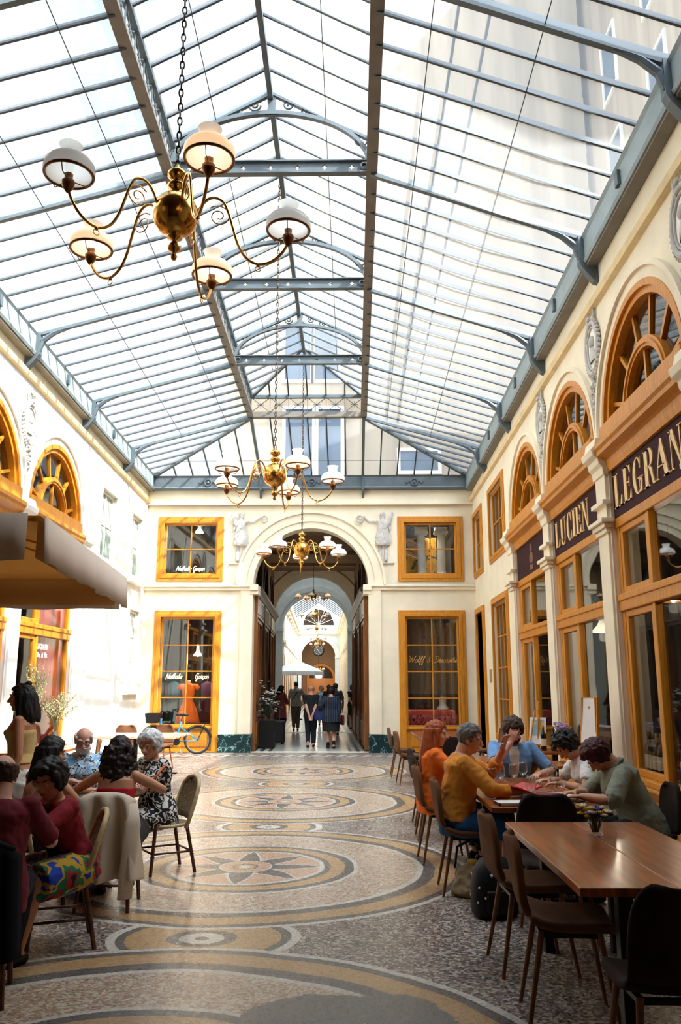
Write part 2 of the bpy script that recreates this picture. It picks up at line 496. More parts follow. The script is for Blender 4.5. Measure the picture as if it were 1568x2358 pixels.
def arch_band(r0, r1, w0, w1, c, zs, M, b=None, n=40, ry0=None, ry1=None, a0=0, a1=PI):
    b = b or B()
    rings = []
    for i in range(n + 1):
        t = a0 + (a1 - a0) * i / n
        cc, ss = math.cos(t), math.sin(t)
        y0, y1 = ry0 or r0, ry1 or r1
        rings.append([(c + r0 * cc, zs + y0 * ss, w0), (c + r1 * cc, zs + y1 * ss, w0), (c + r1 * cc, zs + y1 * ss, w1), (c + r0 * cc, zs + y0 * ss, w1)])
    return b.loft(rings, True, False, M)


b = arch_band(1.52, 1.70, -.05, .02, ARC['c'], 4.27, ME()); arch_band(1.70, 1.92, -.08, .02, ARC['c'], 4.27, ME(), b); arch_band(1.92, 1.98, -.12, .02, ARC['c'], 4.27, ME(), b)
struct(obj('trim_3', b, PLASTER, smooth=40))
b = B(); b.box(-2.97, -2.64, YE - .05, YE + .01, 0.45, 4.13); b.box(.40, .73, YE - .05, YE + .01, .45, 4.13)
struct(obj('trim_4', b, PLASTER, bevel=.01))
for i, (x0, x1) in enumerate(((-3.46, -2.62), (.38, 1.05))):
    struct(obj('baseboard_end_left' if i == 0 else 'baseboard_end_right', B().box(x0, x1, YE - .08, YE + .43, 0, .45), MARBLE, bevel=.008))
# cornice stripe below the gutters of the side walls
for side, X, sg, E_ in (('right', XR, -1, ER), ('left', XL, 1, EL)):
    b = B(); n = 2
    y0, y1 = YS, YE
    if side == 'right': z0, z1 = 6.52, 6.50
    else: z0, z1 = EL(y0) - .36, EL(y1) - .36
    prof = [(0, 0), (.07, .02), (.09, .10), (.05, .14), (0, .14)]
    b.loft([[(X + sg * p, y, z + q) for p, q in prof] for y, z in ((y0, z0), (y1, z1))])
    struct(obj('trim_5' if side == 'right' else 'trim_6', b, STRIPE))

# ------------------------------------------------------------------ gutters and roof
ROOF0 = 5.3
TR = [19.4 - 3.1 * k for k in range(5)]          # truss positions
BXL, BXR = -2.48, .27


def gutter(name, X, sg, E_):
    g = struct(empty(name))
    face = B(); prof = [(.0, .0), (.17, .0), (.19, .04), (.17, .08), (.17, .34), (.20, .38), (0.02, .38)]
    face.loft([[(X + sg * p, y, E_(y) + q) for p, q in prof] for y in (ROOF0 - .2, YE)])
    obj('gutter_face', face, GUT, g)
    obj('gutter_soffit', B().loft([[(X + sg * p, y, E_(y) + q) for p, q in [(-.02, -.035), (.15, -.035), (.15, -.002), (-.02, -.002)]] for y in (ROOF0 - .2, YE)]), STEEL_T, g)
    for t in TR:
        k = B(); e = E_(t)
        k.loft([[(X + sg * p, t + w, e + q) for p, q in [(.0, -.26), (.06, -.24), (.2, -.06), (.24, .02), (.24, .40), (.0, .40)]] for w in (-.06, .06)])
        for q in range(4): k.ball((X + sg * .245, t + (.03 if q % 2 else -.03), e + .08 + .08 * q), .012, 6, 4)
        obj('gutter_bracket', k, STEEL, g)
    for i in range(len(TR) - 1):
        k = B(); yy = (TR[i] + TR[i + 1]) / 2
        k.box(X + sg * .165, X + sg * .21, yy - .05, yy + .05, E_(yy) + .12, E_(yy) + .3)
        obj('gutter_rosette', k, STEEL, g)
    return g


gutter('trim_7', XL, 1, EL); gutter('trim_8', XR, -1, ER)
g = struct(empty('trim_9'))
obj('gutter_face', B().loft([[(x, YE - p, 6.83 + q) for p, q in [(0, 0), (.17, 0), (.19, .04), (.17, .08), (.17, .34), (.2, .38), (0, .38)]] for x in (XL, XR)]), STEEL, g)
for x in (BXL, BXR):
    obj('gutter_bracket', B().loft([[(x + w, YE - p, 6.83 + q) for p, q in [(0, -.26), (.04, -.24), (.2, -.02), (.22, .40), (0, .40)]] for w in (-.03, .03)]), STEEL, g)
for x in (-3.9, -1.1, 1.65):
    k = B(); k.tube([(x + .09 * math.cos(t * PI / 6), YE - .19, 7.02 + .09 * math.sin(t * PI / 6)) for t in range(12)], .015, 6, closed=True)
    k.ball((x, YE - .19, 7.02), .035, 8, 6)
    for s_ in (-1, 1): k.tube([(x + s_ * (.1 + .02 * t), YE - .185, 7.02 + .03 * math.sin(t)) for t in range(8)], .012, 5)
    obj('gutter_rosette', k, STEEL, g)

ceil_ = struct(empty('ceiling'))


def slope(name, corners):
    return obj(name, B().add(corners, [tuple(range(len(corners)))]), ROOFGLASS, ceil_)


def gl_bar(par, p, q, w=.030, h=.055, name='glazing_bar', m=None):
    return obj(name, B().bar(p, q, w, h), m or BAR, par)


def side_slope(X, sg, E_, BX):
    xe = X + sg * .17
    def lo(y): return V((xe, y, E_(y) + .40))
    def hi(y): return V((BX, y, ZB(y)))
    hipd = V((xe, YE - .17, E_(YE) + .40))
    s = slope('glass_slope', [lo(ROOF0), hipd, hi(19.4), hi(ROOF0)])
    if sg < 0: pass
    k = 0
    while True:
        y = 19.4 - .443 * k
        if y < ROOF0: break
        if k % 7 == 0:
            d = (lo(y) - hi(y)).normalized()
            rb = B().bar(hi(y), lo(y), .07, .11)
            # curved knee at the wall end
            pts = [lo(y) - d * .55 - V((0, 0, .04)), lo(y) - d * .28 - V((0, 0, .07)), lo(y) - d * .1 - V((0, 0, .16)), lo(y) - V((-sg * .02, 0, .34))]
            rb.tube(pts, [.03, .045, .05, .05], 6)
            obj('rafter', rb, STEEL, s)
        else: gl_bar(s, hi(y), lo(y))
        k += 1
    hi0 = hi(19.4)
    for k in range(1, 6):
        y = 19.4 + .443 * k
        if y > YE - .25: break
        t = (y - 19.4) / (YE - .17 - 19.4); q = hi0.lerp(hipd, t); q = V((q.x, y, q.z))
        gl_bar(s, q, lo(y))
    obj('hip_rafter', B().bar(hi0, hipd, .08, .12), STEEL, s)
    for f in (.42, .80):
        a, c = lo(ROOF0).lerp(hi(ROOF0), f), lo(19.4).lerp(hi(19.4), f)
        obj('purlin_rod', B().tube([a + V((0, 0, -.03)), c + V((0, 0, -.03))], .006, 5), BAR, s)


side_slope(XL, 1, EL, BXL); side_slope(XR, -1, ER, BXR)
# hip end slope
z4 = ZB(19.4); ze = 6.83 + .40; yb = YE - .17
s = slope('glass_slope', [(XL + .17, yb, ze), (XR - .17, yb, ze), (BXR, 19.4, z4), (BXL, 19.4, z4)])
st = (BXR - BXL) / 6; k = -9
while k < 16:
    x = BXL + st * k; k += 1
    if x < XL + .3 or x > XR - .3: continue
    if x < BXL: t = (BXL - x) / (BXL - XL - .17)
    elif x > BXR: t = (x - BXR) / (XR - .17 - BXR)
    else: t = 0
    thick = abs(x - BXL) < .01 or abs(x - BXR) < .01
    obj('rafter' if thick else 'glazing_bar', B().bar((x, 19.4 + t * (yb - 19.4), z4 + t * (ze - z4)), (x, yb, ze), .07 if thick else .032, .11 if thick else .06), STEEL if thick else BAR, s)
obj('purlin_rod', B().tube([(XL + .9, yb - .7, ze + .2), (XR - .9, yb - .7, ze + .2)], .006, 5), BAR, s)
# lantern slopes
LH = .52
APX = V((XC, 18.0, ZRDG(18.0)))
for BX in (BXL, BXR):
    s = slope('glass_slope', [(BX, ROOF0, ZB(ROOF0) + LH), (BX, 19.4, ZB(19.4) + LH), APX, (XC, ROOF0, ZRDG(ROOF0))])
    k = 0
    while True:
        y = 19.4 - .443 * k
        if y < ROOF0: break
        p = V((BX, y, ZB(y) + LH)); q = V((XC, y, ZRDG(y)))
        if y > 18.0: q = V((BX, 19.4, ZB(19.4) + LH)).lerp(APX, (19.4 - y) / 1.4); q.y = y
        if k and k % 7: gl_bar(s, p, q)
        k += 1
    obj('hip_rafter', B().bar((BX, 19.4, ZB(19.4) + LH), APX, .06, .09), STEEL, s)
    f = .45
    obj('purlin_rod', B().tube([(BX + (XC - BX) * f, y, (ZB(y) + LH) * (1 - f) + ZRDG(y) * f - .03) for y in (ROOF0, 18.4)], .006, 5), BAR, s)
s = slope('glass_slope', [(BXL, 19.4, z4 + LH), (BXR, 19.4, z4 + LH), APX])
for k in range(1, 6):
    x = BXL + st * k; t = abs(x - XC) / (BXR - XC); q = APX.lerp(V((x, 19.4, z4 + LH)), 0); 
    q = V((x, 18.0 + 1.4 * t, APX.z + (z4 + LH - APX.z) * t))
    gl_bar(s, (x, 19.4, z4 + LH), q)
# front gable of the lantern and unseen entrance slab, lengthened to shade the foreground
obj('gable_glass', B().add([(XL, ROOF0, EL(ROOF0) + .3), (XR, ROOF0, ER(ROOF0) + .3), (BXR, ROOF0, ZB(ROOF0)), (BXR, ROOF0, ZB(ROOF0) + LH), (XC, ROOF0, ZRDG(ROOF0)), (BXL, ROOF0, ZB(ROOF0) + LH), (BXL, ROOF0, ZB(ROOF0))], [(0, 1, 2, 3, 4, 5, 6)]), pmat('gable boards', (96, 78, 62), .9), ceil_, solid=.1)
struct(obj('ceiling_entrance', B().box(XL - .3, XR + .3, YS, ROOF0, 7.3, 7.5), pmat('entrance ceiling', (96, 78, 62), .9)))

# ridge beam
struct(obj('trim_10', B().bar((XC, ROOF0, ZRDG(ROOF0) - .06), (XC, 18.05, ZRDG(18.0) - .06), .07, .14), STEEL))


def rosette(b, c, ax_u, ax_v, r=.06, rr=.012):
    c = V(c)
    for i in range(8):
        t = PI / 4 * i; d = ax_u * math.cos(t) + ax_v * math.sin(t)
        b.bar(c, c + d * r * (1.0 if i % 2 else 1.5), rr, rr, ax_u.cross(ax_v))
    b.ball(c, rr * 1.4, 6, 4)


def girder(name, P0, P1, n):
    """lattice girder: bottom plate, top chord, crossed bars with rosettes"""
    g = struct(empty(name)); P0, P1 = V(P0), V(P1); d = P1 - P0; u = d.normalized(); up = V((0, 0, 1))
    obj('bottom_chord', B().bar(P0, P1, .15, .05).bar(P0 + up * .07, P1 + up * .07, .03, .12), STEEL_T, g)
    obj('top_chord', B().bar(P0 + up * LH, P1 + up * LH, .09, .09), STEEL, g)
    b = B()
    for i in range(n):
        a, c = P0 + d * (i / n), P0 + d * ((i + 1) / n)
        b.bar(a + up * .12, c + up * (LH - .03), .014, .014); b.bar(c + up * .12, a + up * (LH - .03), .014, .014)
        b.bar(c + up * .12, c + up * (LH - .03), .016, .016, u)
        rosette(b, (a + c) / 2 + up * (.12 + LH - .03) / 2, u, up)
    obj('lattice', b, STEEL, g)
    return g


girder('trim_11', (BXL, ROOF0, ZB(ROOF0)), (BXL, 19.4, ZB(19.4)), 34)
girder('trim_12', (BXR, ROOF0, ZB(ROOF0)), (BXR, 19.4, ZB(19.4)), 34)
girder('trim_13', (BXL, 19.4, z4), (BXR, 19.4, z4), 6)


def quatre(c, z, r=.03):
    return [(c + (r * .55 + r * .75 * abs(math.cos(2 * t))) * math.cos(t), z + (r * .55 + r * .75 * abs(math.cos(2 * t))) * math.sin(t)) for t in [2 * PI * i / 32 for i in range(32)]]


def spiral(b, c, r, turns, flip, y, rr=.015, a0=0):
    pts = []
    for i in range(22):
        t = i / 21; a = a0 + flip * turns * 2 * PI * t
        pts.append((c[0] + r * (1 - .85 * t) * math.cos(a), y, c[1] + r * (1 - .85 * t) * math.sin(a)))
    b.tube(pts, rr, 5)


def truss(i, y):
    g = struct(empty('trim_%d' % (14 + i), (XC + .015, y, ZB(y))))
    hw = (BXR - BXL) / 2; M = Matrix(((1, 0, 0, 0), (0, 0, 1, 0), (0, 1, 0, 0), (0, 0, 0, 1)))
    apx = ZRDG(y) - ZB(y)
    b = B().prism(rect(-hw, hw, 0, .17), [quatre(-hw + hw * 2 * (k + .75) / 7.5 * 1.0, .085) for k in range(7)], -.012, .012, M)
    b.box(-hw, hw, -.05, .05, -.012, .006); b.box(-hw, hw, -.05, .05, .164, .182)
    for sx in (-1, 1): b.tube([(sx * (hw - .1) + .05 * math.cos(t * PI / 5), -.03, .085 + .05 * math.sin(t * PI / 5)) for t in range(10)], .014, 5, closed=True)
    obj('tie_beam', b, STEEL, g)
    rise = apx - .36
    ar = arch_band(hw - .06, hw - .005, -.035, .035, 0, .12, M, ry0=rise - .12, ry1=rise - .065)
    obj('arch_rib', ar, STEEL, g, smooth=40)
    for sx in (-1, 1): obj('rafter', B().bar((sx * hw, 0, LH), (0, 0, apx), .06, .09), STEEL, g)
    k = B().prism([(-.09, rise - .02), (.09, rise - .02), (.05, rise + .12), (.07, apx - .05), (-.07, apx - .05), (-.05, rise + .12)], [], -.015, .015, M)
    obj('king_plate', k, STEEL, g)
    for sx in (-1, 1):
        sc = B(); spiral(sc, (sx * .24, rise + .15), .09, 1.6, sx, 0); spiral(sc, (sx * .46, rise + .06), .07, 1.4, -sx, 0, a0=1)
        spiral(sc, (sx * .66, rise - .03), .05, 1.3, sx, 0)
        c0 = (sx * (hw - .14), .50)
        sc.tube([(c0[0] + .085 * math.cos(t * PI / 9), 0, c0[1] + .085 * math.sin(t * PI / 9)) for t in range(18)], .012, 5, closed=True)
        spiral(sc, (sx * (hw - .30), .68), .06, 1.3, -sx, 0); spiral(sc, (sx * (hw - .06), .34), .06, 1.3, sx, 0)
        obj('scrollwork', sc, STEEL, g, smooth=True)


for i, y in enumerate(TR[1:]): truss(i, y)

# ------------------------------------------------------------------ shop rooms behind the glass
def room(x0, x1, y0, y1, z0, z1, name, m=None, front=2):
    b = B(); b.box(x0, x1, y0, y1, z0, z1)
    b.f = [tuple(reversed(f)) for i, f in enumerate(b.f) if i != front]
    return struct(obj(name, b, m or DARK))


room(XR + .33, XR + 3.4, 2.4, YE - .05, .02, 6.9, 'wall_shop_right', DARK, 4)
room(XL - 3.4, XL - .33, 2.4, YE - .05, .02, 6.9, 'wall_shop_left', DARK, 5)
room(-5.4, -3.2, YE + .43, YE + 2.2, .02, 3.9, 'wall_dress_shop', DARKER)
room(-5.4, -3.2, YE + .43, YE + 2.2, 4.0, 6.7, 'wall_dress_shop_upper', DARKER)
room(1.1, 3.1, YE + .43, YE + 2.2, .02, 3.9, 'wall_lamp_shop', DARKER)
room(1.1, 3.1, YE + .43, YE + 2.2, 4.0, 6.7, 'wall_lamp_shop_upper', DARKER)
# ------------------------------------------------------------------ lettering
def arc_poly(cx, cz, rx, rz, tx, tz, a0, a1, n=20):
    """crescent stroke: outer ellipse rx,rz ; inner ellipse rx-tx, rz-tz"""
    o = [(cx + rx * math.cos(math.radians(a0 + (a1 - a0) * i / n)), cz + rz * math.sin(math.radians(a0 + (a1 - a0) * i / n))) for i in range(n + 1)]
    q = [(cx + (rx - tx) * math.cos(math.radians(a0 + (a1 - a0) * i / n)), cz + (rz - tz) * math.sin(math.radians(a0 + (a1 - a0) * i / n))) for i in range(n + 1)]
    return o + q[::-1]


def didone(ch):
    """condensed high contrast capitals; unit height; returns list of polygons and the advance"""
    T, h, sf = .17, .035, .06
    def stem(x, w=T, z0=0, z1=1): return rect(x, x + w, z0, z1)
    def serif(x, w=T, z=0): return rect(x - sf, x + w + sf, z, z + h)
    if ch == 'L': return [stem(.08), serif(.08), serif(.08, T, 1 - h), rect(.1, .52, 0, h), [(.52, 0), (.52, .30), (.49, .30), (.40, h), (.40, 0)]], .60
    if ch == 'E': return [stem(.08), serif(.08, T, 1 - h), rect(.02, .5, 0, h), rect(.1, .5, 1 - h, 1), rect(.2, .4, .5, .5 + h), rect(.39, .42, .38, .65),
                          [(.52, 0), (.52, .28), (.49, .28), (.40, h), (.40, 0)], [(.50, 1), (.50, .74), (.47, .74), (.38, 1 - h), (.38, 1)]], .58
    if ch == 'I': return [stem(.08), serif(.08), serif(.08, T, 1 - h)], .34
    if ch == 'U': return [stem(.08, T, .22, 1), serif(.08, T, 1 - h), rect(.48, .52, .25, 1), rect(.40, .60, 1 - h, 1), arc_poly(.30, .26, .22, .27, .12, .04, 180, 270), arc_poly(.30, .26, .22, .27, .04, .04, 270, 360)], .66
    if ch == 'C': return [arc_poly(.33, .5, .27, .51, .16, .035, 90, 270), arc_poly(.33, .5, .20, .51, .05, .04, 270, 340), arc_poly(.33, .5, .20, .51, .05, .04, 20, 90), rect(.49, .52, .66, .98), rect(.49, .52, .02, .3)], .60
    if ch == 'G': return [arc_poly(.33, .5, .27, .51, .16, .035, 90, 270), arc_poly(.33, .5, .20, .51, .05, .04, 20, 90), arc_poly(.33, .5, .17, .51, .04, .035, 270, 340), rect(.49, .52, .66, .98), rect(.40, .56, .02, .42), rect(.34, .62, .40, .435)], .66
    if ch == 'R': return [stem(.08), serif(.08), serif(.08, T, 1 - h), rect(.2, .34, 1 - h, 1), rect(.2, .34, .5, .5 + h), arc_poly(.33, .75, .20, .25, .14, .035, -90, 90), [(.30, .5), (.44, .47), (.55, .04), (.64, .04), (.64, 0), (.47, 0), (.38, .30)]], .64
    if ch == 'A': return [[(.02, 0), (.055, 0), (.30, .93), (.28, 1)], [(.28, 1), (.36, 1), (.62, 0), (.44, 0), (.24, .8)], rect(.13, .44, .30, .33), rect(-.03, .12, 0, h), rect(.38, .68, 0, h)], .68
    if ch == 'N': return [rect(.09, .125, 0, 1), rect(.51, .545, 0, 1), [(.06, 1), (.22, 1), (.545, 0), (.49, 0)], rect(.03, .2, 0, h), rect(.02, .12, 1 - h, 1), rect(.43, .62, 1 - h, 1)], .66
    if ch == 'D': return [stem(.08), serif(.08), serif(.08, T, 1 - h), rect(.2, .3, 1 - h, 1), rect(.2, .3, 0, h), arc_poly(.28, .5, .32, .5, .16, .035, -90, 90)], .68
    return [], .4


SCRIPT = {
    'a': ([[(.9, .8), (.5, 1), (.12, .6), (.2, .12), (.6, .1), (.9, .8), (.9, .15), (1.1, .1)]], 1.05), 't': ([[(.35, 1.8), (.28, .2), (.6, .1)], [(0, 1.2), (.7, 1.25)]], .62),
    'h': ([[(.05, .1), (.4, 1.6), (.25, 2), (.15, 0), (.2, .7), (.6, 1), (.85, .7), (.85, .15), (1.05, .1)]], 1.02), 'l': ([[(.0, .1), (.45, 1.5), (.3, 2), (.2, 1.6), (.25, .2), (.5, .1)]], .48),
    'i': ([[(.0, .2), (.2, 1), (.2, .2), (.42, .1)], [(.22, 1.4), (.25, 1.5)]], .42), 'e': ([[(.0, .2), (.7, .7), (.6, 1), (.3, 1), (.12, .5), (.3, .05), (.8, .2)]], .78),
    'N': ([[(-.1, .1), (.1, 0), (.35, 2), (1.0, 0), (1.35, 2)]], 1.4), 'G': ([[(1.2, 1.7), (.7, 2), (.15, 1.2), (.3, .2), (.9, .1), (1.2, .95), (.75, .9)], [(1.2, .95), (1.05, -.7), (.6, -.6), (1.3, .15)]], 1.35),
    'r': ([[(.0, .3), (.2, 1.05), (.5, .95), (.4, .2), (.65, .1)]], .66), 'c': ([[(.8, .85), (.5, 1), (.15, .6), (.3, .05), (.8, .2)]], .8),
    'z': ([[(.8, .85), (.5, 1), (.15, .6), (.3, .05), (.8, .2)], [(.45, 0), (.55, -.3), (.3, -.45)]], .8), 'o': ([[(.5, 1), (.15, .6), (.3, .08), (.75, .2), (.8, .8), (.5, 1), (.9, .9)]], .88),
    'n': ([[(.0, .3), (.15, 1), (.12, 0), (.2, .7), (.55, 1), (.8, .7), (.8, .15), (1, .1)]], .98), 's': ([[(.0, .2), (.5, 1), (.4, .7), (.65, .3), (.4, .02), (.1, .15), (.75, .15)]], .75),
    'u': ([[(.05, 1), (.12, .2), (.5, .02), (.85, 1), (.85, .15), (1.05, .1)]], 1.02), 'f': ([[(.0, .2), (.65, 1.6), (.5, 2), (.35, 1.4), (.2, -.7), (.4, -.5), (.3, .1), (.7, .3)]], .66),
    'W': ([[(-.1, 1.7), (.2, 2), (.35, 0), (.9, 1.7), (1.1, 0), (1.6, 1.8), (1.8, 2)]], 1.6), 'D': ([[(.4, 2), (.25, 0), (.0, .15), (.9, .1), (1.3, .9), (.95, 1.8), (.2, 1.9), (-.1, 1.6)]], 1.45),
    '&': ([[(1.0, .2), (.4, 1.3), (.55, 1.7), (.75, 1.4), (.2, .5), (.4, .02), (.95, .6)]], 1.3), ' ': ([], .7)}


def script_text(txt, u0, z0, xh, r, y, mat_, parent, name, slant=.3, width=None, M=None):
    b = B(); x = 0; strokes = []
    for ch in txt:
        st, adv = SCRIPT[ch]
        for s_ in st: strokes.append([(x + p[0], p[1]) for p in s_])
        x += adv
    sx = width / x if width else xh
    for s_ in strokes:
        pts = []
        for i in range(len(s_) - 1):         # catmull-rom
            p0, p1, p2, p3 = s_[max(i - 1, 0)], s_[i], s_[i + 1], s_[min(i + 2, len(s_) - 1)]
            for k in range(4):
                t = k / 4
                pts.append(tuple(.5 * (2 * p1[j] + (p2[j] - p0[j]) * t + (2 * p0[j] - 5 * p1[j] + 4 * p2[j] - p3[j]) * t * t + (3 * p1[j] - p0[j] - 3 * p2[j] + p3[j]) * t ** 3) for j in (0, 1)))
        pts.append(s_[-1])
        b.tube([(u0 + p[0] * sx + slant * p[1] * xh, y, z0 + p[1] * xh) for p in pts], r, 5)
    return obj(name, b, mat_, parent)


def capitals(txt, u0, u1, z0, z1, w0, w1, M, mat_, parent, name='lettering', flip=False):
    adv = [didone(c)[1] for c in txt]; tot = sum(adv); x = 0; b = B()
    for c, a in zip(txt, adv):
        for poly in didone(c)[0]:
            P = [(u0 + (u1 - u0) * (x + p[0]) / tot, z0 + (z1 - z0) * p[1]) for p in poly]
            b.prism(P, [], w0, w1, M)
        x += a
    return obj(name, b, mat_, parent)


# ------------------------------------------------------------------ plain windows
WIN = [0]


def window(u0, u1, v0, v1, M, cols, rows, fr=.17, mat_=None, glass=None, sill_panel=0, proj=.05, mun=.03, kind='window'):
    mat_ = mat_ or WOOD; glass = glass or GLASS
    WIN[0] += 1
    g = struct(empty('%s_%d' % (kind, WIN[0])))
    # architrave round the opening, stepped
    b = B()
    lo = v0 - fr if not sill_panel else v0 - .0
    for a, c, wa in ((fr, fr * .45, -proj * .7), (fr * .55, 0, -proj)):
        o = rect(u0 - a, u1 + a, v0 - (a if not sill_panel else 0), v1 + a); i = rect(u0 - c + .001, u1 + c - .001, v0 - (c if not sill_panel else 0) + .001, v1 + c - .001)
        if sill_panel: i = rect(u0 - c, u1 + c, v0 + .02, v1 + c)
        b.prism(o, [i], wa, .002, M)
    obj('architrave', b, mat_, g, bevel=.008)
    z0 = v0 + sill_panel
    b = B().prism(rect(u0, u1, z0, v1), [rect(u0 + .055, u1 - .055, z0 + .055, v1 - .055)], .05, .11, M)
    obj('sash_frame', b, mat_, g, bevel=.006)
    if sill_panel:
        b = B().prism(rect(u0, u1, v0, z0), [], .04, .12, M)
        b.prism(rect(u0 + .12, u1 - .12, v0 + .12, z0 - .1), [], .025, .05, M)
        b.prism(rect(u0 - .03, u1 + .03, z0 - .05, z0 + .01), [], -.03, .06, M)
        obj('base_panel', b, mat_, g, bevel=.01)
    a0, a1, c0, c1 = u0 + .055, u1 - .055, z0 + .055, v1 - .055
    for k in range(1, cols):
        x = a0 + (a1 - a0) * k / cols
        obj('muntin', B().prism(rect(x - mun / 2, x + mun / 2, c0, c1), [], .055, .1, M), mat_, g)
    for k in range(1, rows):
        z = c0 + (c1 - c0) * k / rows
        obj('muntin', B().prism(rect(a0, a1, z - mun / 2, z + mun / 2), [], .06, .1, M), mat_, g)
    for i in range(cols):
        for k in range(rows):
            obj('pane', B().prism(rect(a0 + (a1 - a0) * i / cols, a0 + (a1 - a0) * (i + 1) / cols, c0 + (c1 - c0) * k / rows, c0 + (c1 - c0) * (k + 1) / rows), [], .078, .082, M), glass, g)
    return g


WHITE_W = pmat('white window paint', (240, 238, 226), .5, var=.03)
PALEGLASS = pmat('whitened pane', (150, 164, 150), .12, var=.06, scale=1.5)
w1 = window(-5.06, -3.63, 4.55, 5.94, ME(), 2, 2)
w2 = window(1.36, 2.76, 4.53, 5.94, ME(), 2, 2)
w3 = window(-5.05, -3.63, .02, 3.43, ME(), 2, 4, sill_panel=.62)
w4 = window(1.35, 2.75, .02, 3.43, ME(), 2, 4, sill_panel=.6)
window(17.43, 19.19, 4.56, 6.05, MR(), 2, 2, fr=.14)
window(20.51, 21.74, 4.54, 5.99, MR(), 2, 2, fr=.14)
window(17.43, 19.19, .63, 3.47, MR(), 2, 4, fr=.14)
window(17.76, 18.94, 4.43, 5.94, ML(), 2, 2, fr=.16, mat_=WHITE_W, glass=PALEGLASS, proj=.05)
window(20.31, 21.29, 4.36, 5.89, ML(), 2, 2, fr=.13, mat_=WHITE_W, glass=PALEGLASS, proj=.05)
window(20.46, 21.44, 1.63, 3.51, ML(), 2, 3, fr=.10, mat_=WHITE_W, glass=PALEGLASS, proj=.05)
for i, (a, c, z) in enumerate(((17.5, 19.2, 4.18), (20.1, 21.5, 4.15), (20.3, 21.6, 1.45))):
    struct(obj('trim_%d' % (30 + i), B().prism(rect(a, c, z, z + .08), [], -.12, 0, ML()), WHITE_W, bevel=.01))
# open doorway on the right
g = struct(empty('door_1'))
b = B().prism([(20.46, 0), (20.6, 0), (20.6, 3.46), (21.7, 3.46), (21.7, 0), (21.84, 0), (21.84, 3.6), (20.46, 3.6)], [], -.06, .3, MR())
obj('door_frame', b, WOOD, g, bevel=.01)
b = B(); b.box(XR + .32, XR + 1.3, 20.56, 20.61, .03, 3.4); obj('door_leaf', b, WOOD, g, bevel=.006)
obj('door_handle', B().tube([(XR + 1.15, 20.56, 1.1), (XR + 1.15, 20.5, 1.1), (XR + 1.03, 20.5, 1.1)], .012, 6), BRASS, g)

# ------------------------------------------------------------------ shopfronts in the bays
def half_disc(c, r, zs, n=28): return [(c + r * math.cos(PI * i / n), zs + r * math.sin(PI * i / n)) for i in range(n + 1)]


